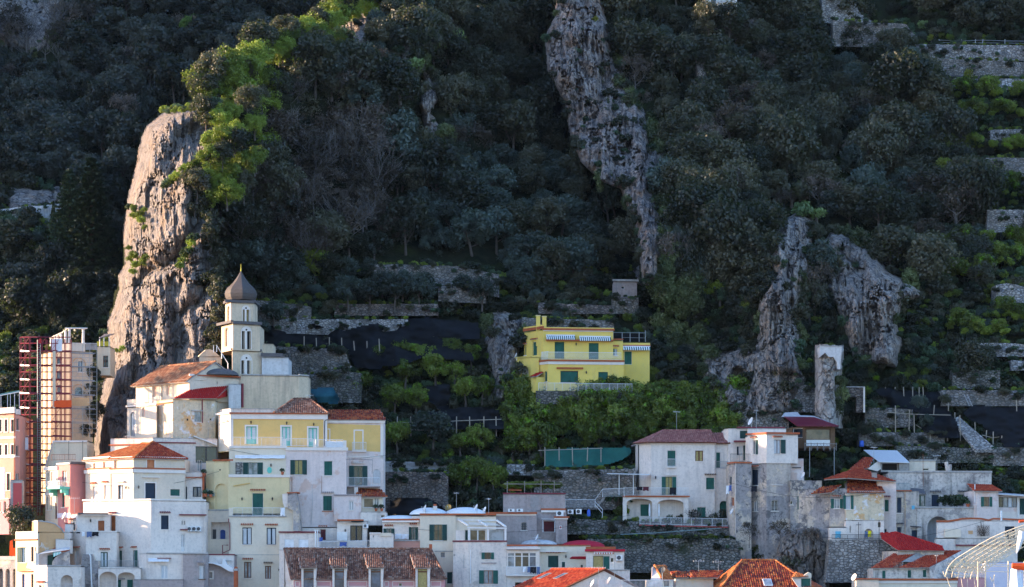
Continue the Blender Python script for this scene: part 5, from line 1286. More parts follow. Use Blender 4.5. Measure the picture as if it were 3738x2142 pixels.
# ---- white house with the orange hip roof
T2()
b = Bld('orange_roof_house', 'white and cream house with orange hip roof at left centre')
w = b.block([(910, 7.6), (1180, 4.0), (1420, 1.6), (1962, 4.2)], 88, 620, 'wall_palecream', 4, 2, cap=None)
for q, (x0, x1) in zip(w, ((905, 1182), (1178, 1422), (1418, 1966))):
 q.band(x0, 74, x1, 96, 0.25, 'trim_white', 'eaves_cornice'); q.band(x0, 205, x1, 245, 0.2, 'trim_white', 'string_course'); q.band(x0, 192, x1, 206, 0.28, 'terracotta', 'tile_course')
for x0, y0, x1, y1 in ((990, 140, 1016, 222), (1095, 126, 1125, 208)): w[0].win(x0, y0, x1, y1, 'blind', 'blind_tan', 'trim_white', sill=False)
w[1].win(1212, 112, 1248, 235, 'blind', 'blind_tan', 'trim_white', sill=False)
w[0].win(985, 385, 1016, 545, 'glassdoor', fc='paint_white', gl='curtain_white', sill=False, hood='terracotta'); w[0].win(1105, 372, 1142, 532, 'glassdoor', fc='paint_white', gl='curtain_white', sill=False, hood='terracotta')
w[1].win(1256, 372, 1318, 522, 'framed', fc='paint_navy', gl='curtain_white', sill=False, sur='trim_white', hood='trim_white')
w[2].win(1563, 106, 1642, 242, 'blind', 'blind_orange', 'blind_orange', sill=False, sur='trim_white'); w[2].win(1545, 352, 1652, 516, 'blind', SN, 'paint_navy', sill=False, sur='trim_white'); w[2].band(1515, 286, 1695, 294, 0.3, 'trim_white', 'door_hood')
w[2].win(1812, 418, 1912, 488, 'shut', SG, 'paint_green', sill=True)
for x, y in ((1352, 398), (1470, 392)): w[2 if x > 1420 else 1].lamp(x, y)
w[0].pipe([(1165, 195), (1178, 260), (1180, 540)], 0.05, 'wall_palecream')
zt = b.top(); e0 = w[0].pt(-0.3, zt, 0.35); e1 = w[0].pt(w[0].L, zt, 0.4); e2 = w[2].pt(-0.1, zt, 0.5); e3 = w[2].pt(w[2].L+0.3, zt, 0.35)
ap = P(1622, -84, 6.2); ap2 = P(1490, -66, 9.0)
tile_plane(b, [e1, e2, ap], 'tiles_orange', caps=[(1, 2)]); tile_plane(b, [e0, e1, ap, ap2], 'tiles_orange', caps=[(1, 2), (2, 3)]); tile_plane(b, [e2, e3, ap], 'tiles_red', caps=[(1, 2)])
tile_plane(b, [e3, e0+VY*4, ap2, ap], 'tiles_orange')
b.done()
# white upper terrace behind it
T1()
b = Bld('terrace_block', 'white walled terrace with dark glazed veranda behind orange roof')
w = b.block([(1175, 10.2), (1625, 8.0), (2080, 9.6), (2310, 10.2)], 1300, 1800, 'wall_white_worn', 3, 1)
w[0].band(1160, 1370, 1628, 1382, 0.2, 'terracotta', 'tile_course'); w[1].band(1620, 1350, 2082, 1362, 0.15, 'metal_redpaint', 'coping'); w[2].win(2075, 1395, 2310, 1570, 'framed', fc='paint_darkgrey', gl='glass', sill=False)
mb = MB(); mb.prism([P(2060, 1290, 9.2), P(2310, 1385, 9.2), P(2310, 1385, 12), P(2060, 1290, 12)], VZ*0.1); b.part('glass_roof', mb, M('sheet_metal'))
T2(); w[2].win(2098, 105, 2148, 225, 'casement', fc='paint_white', gl='glass_pale', sill=False)
b.done()
T2()
b = Bld('patio_house', 'low white patio house with red edged roof right of the orange roof')
w = b.block([(1958, 5.4), (2150, 5.2)], 235, 560, 'wall_white', 3); w.band(1955, 288, 2150, 298, 0.3, 'terracotta', 'eaves_tiles'); w.win(1958, 388, 1990, 530, 'shut', SN, sill=False); w.win(2048, 392, 2142, 500, 'framed', fc='paint_navy', gl='glass_blue', sill=False)
b.done()
# ---- stair with flower pots
th = Thing('garden_stair', 'blue-grey steps with red flower pots beside the pale yellow house', 'stairs', P(2215, 500, 5.4))
for k in range(8):
 y = 488-k*16; mb = MB(); a = P(2195, y, 5.2+k*0.3); c = P(2278, y-8, 5.2+k*0.3); mb.abox(a.x, a.y, a.z, c.x, a.y+0.34, c.z+0.06); th.part('step', mb, M('metal_tealgrey'))
mb = MB(); mb.prism([P(2150, 500, 5.1), P(2172, 500, 5.1), P(2172, 260, 5.1), P(2150, 260, 5.1)], VY*0.2); th.part('side_post', mb, M('terracotta'))
def pot(x, y, Y, r, label, kind='shrub', s=0.4):
 p = P(x, y, Y); t_ = Thing('flower_pot', label, 'flower pot', p, 'flower pots'); mb = MB(); mb.tube([p, p+VZ*r*1.5, p+VZ*r*1.5, p+VZ*r*1.8], [r*0.65, r, r*1.15, r*1.15], 10); t_.part('pot', mb, M('terracotta_pot'))
 cm = KIND[kind][0][1]; o = bpy.data.objects.new('plant', cm); COL.objects.link(o); o.parent = t_.e; o.location = (0, 0, r*1.4); o.scale = (s, s, s)
pot(2185, 500, 5.0, 0.22, 'red pot at the foot of the garden steps'); pot(2240, 505, 5.0, 0.2, 'small red pot on the lowest garden step'); pot(2170, 285, 5.0, 0.25, 'red pot on the post beside the garden steps')
# ---- big white lower house
b = Bld('white_lower_house', 'large plain white house with parapet terrace below the orange roof')
w = b.block([(885, 6.0), (1078, 3.6), (1605, 0.2), (2185, 2.4)], 535, 1420, 'wall_white', 5, 2, cap='terrace')
for q, (x0, x1) in zip(w, ((880, 1080), (1076, 1608), (1602, 2190))): q.band(x0, 524, x1, 540, 0.1, 'trim_white', 'coping')
r_ = w[2]
r_.win(1712, 696, 1793, 844, 'blind', SN, 'paint_navy', sur='trim_white', hood='metal_redpaint'); r_.band(1905, 684, 2190, 696, 0.35, 'metal_redpaint', 'tile_ledge'); r_.band(1915, 842, 2002, 853, 0.3, 'metal_redpaint', 'tile_ledge')
r_.win(1930, 752, 1945, 800, 'dark', sill=False); r_.win(1955, 752, 1970, 800, 'dark', sill=False); r_.win(1926, 893, 1967, 1078, 'glassdoor', fc='paint_white', gl='glass_blue', sill=False)
r_.pipe([(2170, 700), (2176, 960), (2160, 1080)], 0.05, 'wall_white'); w[1].pipe([(1240, 870), (1240, 1020)], 0.04, 'metal_grey')
w[1].win(1265, 1070, 1298, 1246, 'framed', fc='paint_green', gl='curtain_white', sill=False, hood='terracotta'); w[1].win(1415, 1066, 1462, 1244, 'openright', SG, 'paint_green', gl='curtain_white', sill=False, hood='terracotta')
w[1].win(1178, 700, 1228, 862, 'door', 'shutter_brown', 'shutter_brown', sill=False, hood='metal_redpaint')
b.done()
for k, x in enumerate((1995, 2045, 2093)): ac_unit(x, 814, x+42, 864, 1.9+0.2*k-0.5, ['first', 'middle', 'last'][k]+' of three air conditioners under the parapet terrace')
b = Bld('laundry_terrace', 'white terrace house with brown door and washing on its parapet')
w4 = b.block([(752, 2.6), (822, 1.2), (1172, 2.2)], 680, 900, 'wall_white', 3, 1); w4[1].band(826, 672, 1142, 684, 0.9, 'slate', 'roof_edge'); w4[1].band(860, 686, 1130, 698, 0.7, 'trim_white', 'awning_case')
w4[1].win(1043, 752, 1110, 860, 'door', 'shutter_brown', 'shutter_brown', sill=False); w4[1].lamp(962, 748); w4[0].win(762, 770, 800, 860, 'shut', SN, arch=1, hood='terracotta')
w5 = b.block([(745, 0.6), (915, -1.4), (1240, 0.2)], 866, 1560, 'wall_white', 2.5, 1, cap='terrace')
w5[0].band(742, 860, 918, 872, 0.06, 'trim_white', 'coping'); w5[1].band(914, 860, 1244, 872, 0.06, 'trim_white', 'coping')
w5[1].win(1072, 1086, 1148, 1246, 'framed', fc='paint_green', gl='curtain_white', sill=False, hood='terracotta'); w5[0].win(795, 1068, 845, 1220, 'blind', 'blind_white', sill=False, hood='terracotta')
w5[1].balcony(1048, 1180, 1490, 1248, 0.8, 'metal_grey', 'wall_white'); b.done()
cloth(812, 872, 850, 888, -1.2, 'cloth_black', 'short black cloth hung on the white parapet'); cloth(868, 870, 905, 922, -1.6, 'cloth_white', 'white shirt hung on the white parapet'); cloth(922, 868, 975, 930, -1.75, 'cloth_jeans', 'blue jeans hung over the white parapet'); cloth(978, 870, 1048, 918, -1.55, 'cloth_black', 'wide black cloth hung over the white parapet')
b = Bld('arched_house', 'white house with two shallow arches below the laundry terrace')
w = b.block([(1045, -2.6), (1492, -2.0)], 1256, 1700, 'wall_white', 2.2); 
bk = w.recess(1056, 1294, 1240, 1600, 1.2, 0.8); bk2 = w.recess(1252, 1300, 1432, 1600, 1.2, 0.6)
for x0, x1 in ((1255, 1285), (1352, 1410)):
 mb = MB(); u0, a, u1, c = bk2.rect(x0, 1380, x1, 1560); bk2.bx(mb, u0, a, u1, c, -0.25, -0.15); o = b.part('door', mb, M(SG))
mb = MB(); u0, a, u1, c = bk2.rect(1250, 1362, 1330, 1378); bk2.bx(mb, u0, a, u1, c, -0.28, 0.1); b.part('door_hood', mb, M('wall_greyrose'))
b.done()
b = Bld('courtyard_house', 'white house with grey ivy and glazed door under the parapet terrace')
w = b.block([(1480, -0.9), (1556, -1.4), (1946, -1.2)], 1100, 1400, 'wall_white', 3, 1, cap='terrace'); w[1].win(1710, 1220, 1786, 1366, 'framed', fc='paint_white', gl='curtain_white', sill=False); w[1].band(1675, 1148, 1818, 1156, 0.3, 'metal_redpaint', 'tile_ledge'); w[1].awning(1580, 1160, 1798, 1188, 0.5, ('cloth_white', 'cloth_white'), 6, 'awning_case', 0.1)
w[1].band(1556, 1092, 1948, 1104, 0.1, 'trim_grey', 'coping')
w2 = b.block([(1420, -2.4), (1946, -2.2)], 1376, 1700, 'wall_greyrose', 1.2); b.done()
b = Bld('rose_plaster_house', 'small rose-brown plastered house with white framed window')
w = b.block([(1946, -1.6), (2165, -1.5), (2212, -0.6)], 1102, 1700, 'wall_greyrose', 3, 1); w[0].band(1944, 1092, 2215, 1106, 0.15, 'trim_grey', 'coping'); w[0].win(2118, 1232, 2178, 1372, 'framed', fc='paint_white', gl='curtain_white', sill='wood_brown', hood='wall_greyrose'); b.done()
ac_unit(2215, 1115, 2265, 1160, 1.0, 'air conditioner right of the rose-brown house')
th = Thing('old_wall', 'tapering dark weathered masonry buttress under the laundry terrace', 'buttress', P(950, 1550, -3)); mb = MB(); mb.prism([P(x, y, -2.4) for x, y in ((800, 1700), (830, 1420), (868, 1180), (880, 1110), (975, 1108), (1000, 1175), (1052, 1180), (1046, 1260), (1040, 1700))], VY*1.6); th.part('masonry', mb, M('wall_grey'))
mb = MB(); mb.tube([P(948, 1105, -2.55), P(962, 1130, -2.55), P(970, 1380, -2.55), P(985, 1600, -2.55)], 0.09, 7); th.part('drain_pipe', mb, M('plastic_white'))
# ---- bottom left corner
b = Bld('cream_corner_house', 'cream house with dark green shutters in the lower left corner')
w = b.block([(166, -2.2), (402, -4.6)], 872, 1700, 'wall_cream', 4, 1); w.band(168, 866, 402, 954, 0.03, 'wall_white_worn', 'parapet', out=0.02); w.band(160, 948, 405, 962, 0.16, 'terracotta', 'tile_course')
w.win(186, 1036, 278, 1196, 'openleft', SD, 'paint_green', gl='curtain_white'); w.win(330, 1030, 358, 1188, 'framed', fc='paint_navy', gl='curtain_white', sill=True); w.win(370, 1034, 384, 1078, 'dark', sill=False)
w.win(232, 1320, 263, 1500, 'framed', fc='shutter_blue', gl='curtain_white', sill=False); w.win(330, 1320, 356, 1500, 'framed', fc='paint_navy', gl='curtain_white', sill=False); w.band(222, 1286, 358, 1296, 0.3, 'terracotta', 'tile_ledge')
w.poly([(186, 1200), (290, 1200), (275, 1250), (340, 1270), (240, 1290), (180, 1290)], 0.02, 'wall_orange', 'flaked_patch'); b.done()
b = Bld('orange_vault_house', 'orange plastered house with curved roofline and small square window')
w = b.block([(366, -2.4), (402, -3.8), (672, -2.6)], 870, 1120, 'wall_orange', 4, 1)
w[1].gable([(402, 872), (402, 752), (520, 768), (580, 785), (640, 830), (672, 872)], 'wall_orange', 3.5, 'vault_end'); w[0].gable([(366, 872), (366, 748), (402, 748), (402, 872)], 'wall_palecream', 0.6, 'pier')
mb = MB(); f = w[1]; q = [(400, 748), (520, 760), (585, 778), (648, 826), (690, 880), (672, 880), (640, 836), (580, 790), (520, 774), (400, 760)]
mb.prism([f.pt(*f.uv(x, y), 0.08) for x, y in q], -f.n*3.6); b.part('vault_edge', mb, M('trim_grey'))
f.win(438, 814, 487, 870, 'casement', fc='paint_black', gl='glass_brown', sill=False); f.poly([(424, 795), (500, 795), (522, 830), (510, 885), (470, 900), (424, 890)], 0.012, 'wall_palecream', 'pale_patch', 0.01) if False else None
f.pipe([(440, 985), (438, 1015), (410, 1040)], 0.03, 'plastic_white'); b.done()
b = Bld('stair_block', 'stepped white stair block beside the orange vaulted house')
w = b.block([(592, -3.2), (745, -3.0)], 945, 1100, 'wall_white', 2); w2 = b.block([(632, -1.9), (745, -1.8)], 870, 960, 'wall_white', 2); w3 = b.block([(690, -0.8), (750, -0.8)], 780, 880, 'wall_white', 2); b.done()
b = Bld('arch_terrace_house', 'white house with round arch and streaked parapet at the bottom left')
w = b.block([(360, -5.4), (502, -7.0), (860, -5.6)], 1234, 1700, 'wall_white_worn', 2.5, 1, cap='terrace'); w[1].recess(646, 1330, 776, 1600, 1.0, 1); w[0].win(412, 1438, 470, 1520, 'casement', fc='paint_white', hood='terracotta')
w[0].band(356, 1226, 504, 1238, 0.05, 'trim_white', 'coping'); w[1].band(498, 1224, 862, 1238, 0.05, 'trim_grey', 'coping')
u0, a, u1, c = w[1].rect(695, 1425, 775, 1470); w[1].rail(u0, a, u1, c, -0.1, 'metal_white'); b.done()
th = Thing('lean_to', 'white lean-to with tiled edge and green striped awning', 'lean-to', P(520, 1225, -4.6))
mb = MB(); mb.prism([P(408, 1112, -5.2), P(640, 1075, -5.2), P(740, 1060, -4.6), P(740, 1030, -2.6), P(520, 1060, -2.6)], VZ*0.08); th.part('roof', mb, M('sheet_metal'))
mb = MB(); mb.tube([P(520, 1062, -3), P(600, 1045, -3), P(665, 1028, -3)], 0.12, 6); mb.tube([P(640, 1078, -4.9), P(738, 1066, -4.4)], 0.14, 6); th.part('edge_tiles', mb, M('terracotta'))
mb = MB()
for k in range(10):
 x0 = 566+k*8.4; mb.poly([P(x0, 1092-k*1.2, -5.1), P(x0+8.4, 1091-k*1.2, -5.1), P(x0+8.4, 1135-k*4, -5.15), P(x0, 1139-k*4, -5.15)], k % 2)
th.part('awning', mb, [M('paint_turquoise'), M('cloth_white')])
mb = MB(); mb.prism([P(408, 1112, -4.2), P(560, 1095, -4.2), P(560, 1228, -4.2), P(408, 1228, -4.2)], VY*0.1); th.part('back_wall', mb, M('wall_palegrey')); mb = MB(); mb.prism([P(505, 1122, -4.3), P(562, 1115, -4.3), P(562, 1226, -4.3), P(505, 1226, -4.3)], VY*0.05); th.part('door', mb, M('shutter_darkgreen'))
mb = MB(); mb.prism([P(378, 1085, -5.3), P(412, 1110, -5.3), P(412, 1230, -5.3), P(378, 1230, -5.3)], VY*0.3); th.part('pier', mb, M('wall_white'))
mb = MB(); mb.prism([P(552, 1232, -5.0), P(556, 1190, -5.0), P(580, 1150, -5), P(630, 1110, -5), P(738, 1070, -4.6), P(742, 1232, -4.6)], VY*0.3); th.part('curved_wall', mb, M('wall_grey'))
th = Thing('arcade_wall', 'old stone retaining wall with pointed arches at the lower left edge', 'wall', P(60, 1500, -1)); b = Bld('arcade', 'x'); b.e = th.e; b.loc = th.loc
w = b.block([(-120, 1.5), (168, -0.5)], 1130, 1700, 'wall_grey', 2.5, 1, name='masonry', cap='coping'); w.band(-120, 1130, 168, 1170, 0.12, 'trim_grey', 'parapet_band')
for x in (-15, 58, 135): w.recess(x, 1262, x+48, 1600, 0.5, 1.4, 'wall_concrete')
b.done()
# orange flag and safety netting
K6(); th = Thing('orange_flag', 'small bright orange flag on a pole by the scaffolding', 'flag', P(285, 780, 1.5)); mb = MB(); mb.tube([P(283, 790, 1.5), P(280, 545, 1.5)], 0.03, 5); th.part('pole', mb, M('metal_rust')); 
mb = MB(); mb.prism([P(278, 552, 1.4), P(310, 565, 1.5), P(342, 572, 1.4), P(340, 632, 1.5), P(305, 628, 1.35), P(278, 636, 1.4)], VY*0.03); th.part('cloth', mb, M('cloth_orange'))
mb = MB(); mb.prism([P(118, 905, 0.5), P(150, 890, 0.5), P(155, 985, 0.5), P(185, 990, 0.5), P(185, 1080, 0.5), P(112, 1082, 0.5)], VY*0.05); single('safety_net', mb, M('cloth_orange'), 'bright orange safety netting above the arcaded wall', 'netting')
# ================================================================== yellow building and the middle
T4()
b = Bld('yellow_building', 'yellow building with turquoise doors and brown hip roof beside the church')
w = b.block([(285, 10.4), (414, 7.8), (1440, 8.8)], 322, 720, 'wall_yellow', 6, 1)
w[0].band(270, 308, 418, 328, 0.3, 'trim_white'); w[1].band(408, 310, 1448, 324, 0.35, 'terracotta', 'eaves_tiles'); w[1].band(410, 324, 1445, 378, 0.14, 'trim_white', 'frieze'); w[1].band(414, 378, 441, 690, 0.06, 'trim_white', 'pilaster'); w[1].band(1400, 378, 1440, 690, 0.06, 'trim_white', 'pilaster')
w[0].poly([(285, 328), (414, 328), (414, 720), (285, 720)], 0.02, 'wall_palecream', 'side_wall', 0.005)
w[0].win(332, 432, 382, 572, 'shut', 'shutter_olive', 'trim_white', sur='trim_white', hood='trim_white', dep=0.1)
zt = b.top(); b.parapet([(300, 10.6), (416, 8.1), (876, 8.5)], zt+0.1, 0.55, 'wall_white_worn', 0.25, cap='trim_grey')
for x0, y0, x1, y1, s0 in ((580, 455, 688, 642, 562), (958, 458, 1048, 664, 944), (1242, 470, 1332, 672, 1228)): w[1].win(x0, y0, x1, y1, 'glassdoor', fc='paint_turquoise', gl='curtain_white', sill=False, sur='trim_white', surw=0.2)
for x, y in ((630, 408), (1010, 418), (1297, 430)): w[1].lamp(x, y)
w[1].pipe([(1446, 340), (1444, 380), (1412, 400), (1410, 660)], 0.05, 'metal_dark')
e = [w[1].pt(w[1].at(872)[0], zt+0.12, 0.3), w[1].pt(w[1].L+0.1, zt+0.12, 0.3)]; a0 = P(1095, 160, 12.2); a1 = P(1250, 163, 12.4)
tile_plane(b, [e[0], e[1], a1, a0], 'tiles_brown', caps=[(1, 2), (2, 3)]); tile_plane(b, [e[0]+Vector((0, 7.5, 0)), e[0], a0], 'tiles_brown', caps=[(1, 2)]); tile_plane(b, [e[1], e[1]+Vector((0, 7.5, 0)), a1], 'tiles_brown')
# terrace storey, cream and pinkish white
h1 = b.block([(397, 6.2), (1002, 6.6)], 672, 1010, 'wall_ivory', 3, cap='terrace'); h1.band(395, 664, 1010, 686, 0.14, 'trim_white')
h2 = b.block([(1002, 6.6), (1640, 7.2)], 676, 1640, 'wall_pinkwhite', 3, cap='terrace'); h2.band(1000, 678, 1662, 712, 0.18, 'trim_white')
for x0, y0, x1, y1 in ((405, 570, 965, 662), (1005, 585, 1285, 668), (1318, 595, 1420, 672)): h1.rail(*(lambda q: (q[0], q[1], q[2], q[3]))(h1.rect(x0, y0, x1, y1)), out=0.06, mat='metal_white', step=0.16)
for x in (968, 1290, 1608):
 mb = MB(); q = h2.rect(x, 590 if x < 1600 else 605, x+36, 676 if x < 1600 else 690); h2.bx(mb, q[0], q[1], q[2], q[3], -0.3, 0.06); b.part('terrace_pier', mb, M('trim_white'))
mb = MB(); q = h2.rect(1428, 612, 1608, 682); h2.bx(mb, q[0], q[1], q[2], q[3], -0.1, 0.02); b.part('white_screen', mb, M('cloth_white'))
h2.rail(*h2.rect(1425, 597, 1608, 680), out=0.08, step=0.16)
h1.win(545, 838, 756, 965, 'open', SD, 'paint_green', gl='glass_pale', sill=False); h1.awning(460, 768, 992, 795, 0.35, ('cloth_white', 'cloth_white'), 4, 'awning_case', 0.08); h1.lamp(843, 865)
mb = MB(); u, z = h1.uv(826, 920); mb.prism([h1.pt(u+0.3*math.cos(k*0.5236), z+0.4*math.sin(k*0.5236), 0.05) for k in range(12)], -h1.n*0.06); b.part('oval_plaque', mb, M('paint_turquoise'))
h1.poly([(465, 835), (540, 835), (540, 962), (465, 962)], 0.04, 'drystone_pale', 'stone_facing')
h2.win(1048, 812, 1224, 967, 'open', SD, 'paint_green', gl='curtain_or_sunlit_gold'); h2.win(1405, 822, 1496, 978, 'shut', SG); h2.win(1394, 1190, 1493, 1353, 'shut', SG, hood='wall_greyrose', sill='terracotta')
h2.band(1040, 1060, 1640, 1068, 0.03, 'wall_orange', 'water_stain') if False else None
h2.pipe([(1065, 990), (1065, 1150)], 0.03, 'metal_rust'); h2.pipe([(1382, 980), (1380, 1160)], 0.025, 'metal_rust'); h2.pipe([(1280, 1075), (1282, 1300), (1270, 1500)], 0.02, 'metal_grey', 'cable')
# right wing
h3 = b.block([(1440, 9.4), (2036, 10.0)], 392, 1400, 'wall_pinkwhite', 5); h3.band(1436, 384, 2056, 418, 0.25, 'trim_white'); h3.poly([(1440, 425), (2008, 442), (2008, 726), (1440, 700)], 0.015, 'wall_yellow', 'yellow_wall', 0.005); h3.band(2006, 418, 2036, 790, 0.06, 'trim_white', 'pilaster'); h3.band(1640, 770, 2036, 786, 0.06, 'trim_white', 'string_course')
q0 = h3.pt(-0.1, b.top()+0.1, 0.4); q1 = h3.pt(h3.L+0.3, b.top()+0.1, 0.4); tile_plane(b, [q0, q1, q1+Vector((-0.9, 4, 1.5)), q0+Vector((0, 4, 1.5))], 'tiles_mixed')
h3.win(1734, 502, 1813, 706, 'glassdoor', fc='paint_turquoise', gl='curtain_white', sill=False, sur='trim_white', surw=0.16); h3.balcony(1704, 626, 1856, 712, 0.5, 'metal_white'); h3.win(1430, 488, 1462, 612, 'shut', SG, 'paint_turquoise', sur='trim_white')
h3.win(1672, 874, 1868, 1090, 'open', SD, 'paint_green', gl='glass', sill=False, hood='trim_white'); h3.balcony(1640, 1003, 2000, 1092, 1.1, 'metal_white', 'wall_greyrose'); h3.win(1928, 910, 2006, 1060, 'blind', 'wall_palegrey', 'trim_grey', arch=1, sill=False, dep=0.1)
mb = MB(); mb.tube([h3.pt(*h3.uv(1672, 962), 0.9), h3.pt(*h3.uv(1672, 806), 0.9), h3.pt(*h3.uv(1920, 815), 0.9), h3.pt(*h3.uv(1915, 960), 0.9)], 0.03, 5); b.part('awning_frame', mb, M('metal_dark'))
b.done()
pot(965, 968, 5.2, 0.2, 'turquoise pot with a twiggy plant on the yellow terrace', 'shrub', 0.35)
b = Bld('pale_yellow_house', 'pale yellow house with a single tall green shutter door')
w = b.block([(388, 5.0), (1032, 5.4)], 975, 1380, 'wall_paleyellow', 2, cap='terrace'); w.band(392, 966, 1042, 996, 0.12, 'trim_white')
w.win(644, 1163, 761, 1408, 'shut', SG, sill=False); w.hood(*(lambda q: (q[0], q[1], q[2]))(w.rect(620, 1112, 786, 1138)), 'tiles_brown' if False else 'terracotta'); w.lamp(535, 1222); w.lamp(857, 1222); w.pipe([(442, 1088), (620, 1058)], 0.06, 'wall_yellow', 'awning_roll', 0.15)
w2 = b.block([(150, 6.6), (240, 5.6), (392, 5.1)], 818, 1350, 'wall_paleyellow', 2, 1); w2[1].band(228, 806, 440, 822, 0.2, 'terracotta', 'tile_course'); w2[1].win(248, 1062, 376, 1340, 'blind', 'wall_paleyellow', 'wall_paleyellow', arch=1, sill=False, dep=0.3)
mb = MB(); u, z = w2[1].uv(301, 917); mb.tube([w2[1].pt(u, z, 0.03), w2[1].pt(u, z, -0.02)], 0.1, 10); b.part('round_vent', mb, M('inside')); b.done()
T5()
b = Bld('cream_front_house', 'tall cream house with navy casements below the pale yellow house')
w = b.block([(395, 3.6), (1080, 4.0)], 706, 1700, 'wall_ivory', 1.4, cap='terrace'); w.band(392, 700, 1010, 712, 0.12, 'trim_grey', 'coping')
mb = MB(); q = w.rect(395, 616, 434, 706); w.bx(mb, q[0], q[1], q[2], q[3], -0.3, 0.02); b.part('terrace_pier', mb, M('wall_ivory')); mb = MB(); q = w.rect(988, 622, 1080, 760); w.bx(mb, q[0], q[1], q[2], q[3], -0.4, 0.015); b.part('terrace_wall', mb, M('wall_ivory'))
w.rail(*w.rect(434, 615, 988, 704), out=0.0, mat='metal_white', step=0.15)
for x0, y0, x1, y1 in ((538, 824, 638, 1004), (796, 827, 897, 1006)): w.win(x0, y0, x1, y1, 'framed', fc='paint_navy', gl='curtain_white', hood='terracotta')
w.win(556, 1190, 633, 1362, 'framed', fc='paint_brown', gl='glass_pale', hood='terracotta'); w.win(780, 1232, 843, 1370, 'framed', fc='paint_brown', gl='glass_pale', hood='wood_brown'); w.band(395, 1112, 935, 1118, 0.02, 'trim_grey', 'string_course')
w.pipe([(392, 730), (392, 770), (405, 772), (406, 1062), (335, 1095)], 0.06, 'metal_redpaint'); w.pipe([(390, 1012), (328, 1012), (330, 1160)], 0.06, 'metal_redpaint')
b.done()
cloth(942, 615, 990, 705, 3.3, 'cloth_white', 'white towel at the end of the cream terrace railing')
b = Bld('alcove_house', 'narrow cream house with a small arched blue door in an alcove')
w = b.block([(140, 5.0), (396, 4.7)], 640, 1200, 'wall_palecream', 2); w.band(138, 632, 400, 646, 0.08, 'trim_grey', 'coping'); bk = w.recess(205, 768, 394, 948, 1.1, 0, 'wall_white')
mb = MB(); q = bk.rect(300, 848, 352, 946); bk.bx(mb, q[0], q[1], q[2], q[3]-0.2, -0.26, -0.2); mb.prism([bk.pt((q[0]+q[2])/2+(q[2]-q[0])/2*math.cos(math.pi*k/8), q[3]-0.2+0.2*math.sin(math.pi*k/8), -0.2) for k in range(9)], -bk.n*0.06); b.part('door', mb, M('shutter_blue'))
mb = MB(); q = bk.rect(212, 845, 255, 946); bk.bx(mb, q[0], q[1], q[2], q[3], -0.26, -0.2); b.part('gate', mb, M('paint_darkgrey')); b.done()
b = Bld('white_strip_house', 'low white house with small window left of the cream front house')
w = b.block([(-20, 1.2), (165, 0.6), (455, 1.2)], 1112, 1700, 'wall_greyrose', 3, 1, cap='terrace'); w[1].band(160, 1106, 458, 1118, 0.12, 'metal_redpaint', 'coping'); w[1].poly([(165, 1118), (450, 1118), (445, 1290), (380, 1240), (300, 1205), (165, 1200)], 0.015, 'wall_white', 'whitewash', 0.01)
w[1].win(182, 1296, 222, 1368, 'single', fc='paint_white', gl='glass_blue', sur='trim_white'); w[1].band(345, 1175, 420, 1184, 0.3, 'trim_grey', 'tile_ledge'); b.done()
th = Thing('white_vault', 'small whitewashed vault roof with finial in front of the cream house', 'vault roof', P(300, 1260, 0)); mb = MB(); mb.prism([P(x, y, -0.2) for x, y in ((165, 1205), (230, 1210), (310, 1238), (395, 1290), (455, 1300), (448, 1262), (370, 1215), (345, 1160), (330, 1165), (322, 1215), (240, 1198), (165, 1192))], VY*1.6); th.part('shell', mb, M('dome_white'))
th = Thing('brick_pier', 'red brick pier with rounded cap in front of the cream house', 'pier', P(470, 1500, -0.8)); mb = MB(); mb.tube([P(470, 1560, -0.6), P(470, 1275, -0.6), P(470, 1250, -0.6), P(470, 1240, -0.6)], [0.27, 0.27, 0.22, 0.08], 8); th.part('shaft', mb, M('terracotta')); mb = MB(); mb.tube([P(470, 1285, -0.6), P(470, 1262, -0.6)], 0.33, 8); th.part('cap', mb, M('trim_grey'))
th = Thing('old_buttress', 'dark tapering stone buttress against the pink-white house', 'buttress', P(1090, 860, 3)); mb = MB(); mb.prism([P(x, y, 3.4) for x, y in ((1022, 455), (1110, 455), (1128, 560), (1160, 862), (1080, 862), (1078, 640), (1020, 620))], VY*2.6); th.part('masonry', mb, M('wall_grey')); mb = MB(); mb.prism([P(x, y, 3.3) for x, y in ((1010, 450), (1135, 446), (1130, 458), (1010, 462))], VY*2.8); th.part('coping', mb, M('terracotta'))
mb = MB(); mb.prism([P(962, 470, 3.6), P(1020, 458, 3.6), P(1020, 610, 3.6), P(985, 612, 3.6), P(968, 560, 3.6)], VY*0.4); th.part('white_return', mb, M('wall_white'))
b = Bld('garage_block', 'low white block with two white roller shutters')
w = b.block([(932, 1.2), (1352, 1.5)], 876, 1300, 'wall_white', 3); w.band(922, 866, 1358, 880, 0.2, 'metal_redpaint', 'roof_edge'); w.win(988, 946, 1088, 1060, 'blind', 'blind_white', sill=False, dep=0.08); w.win(1138, 948, 1242, 1060, 'blind', 'blind_white', sill=False, dep=0.08); w.pipe([(1316, 850), (1316, 1040)], 0.1, 'plastic_white', 'flue', 0.25); w.pipe([(1338, 850), (1338, 1040)], 0.06, 'plastic_white', 'flue', 0.25)
w2 = b.block([(930, 0.8), (985, 0.6)], 1060, 1700, 'wall_white', 3); b.done()
b = Bld('terrace_flat', 'white flat with dark sliding doors under the pink-white house')
w = b.block([(1165, 5.6), (1545, 5.6)], 820, 1050, 'wall_white', 2); w.win(1364, 842, 1427, 962, 'shut', 'shutter_maroon', hood='terracotta', sill=False)
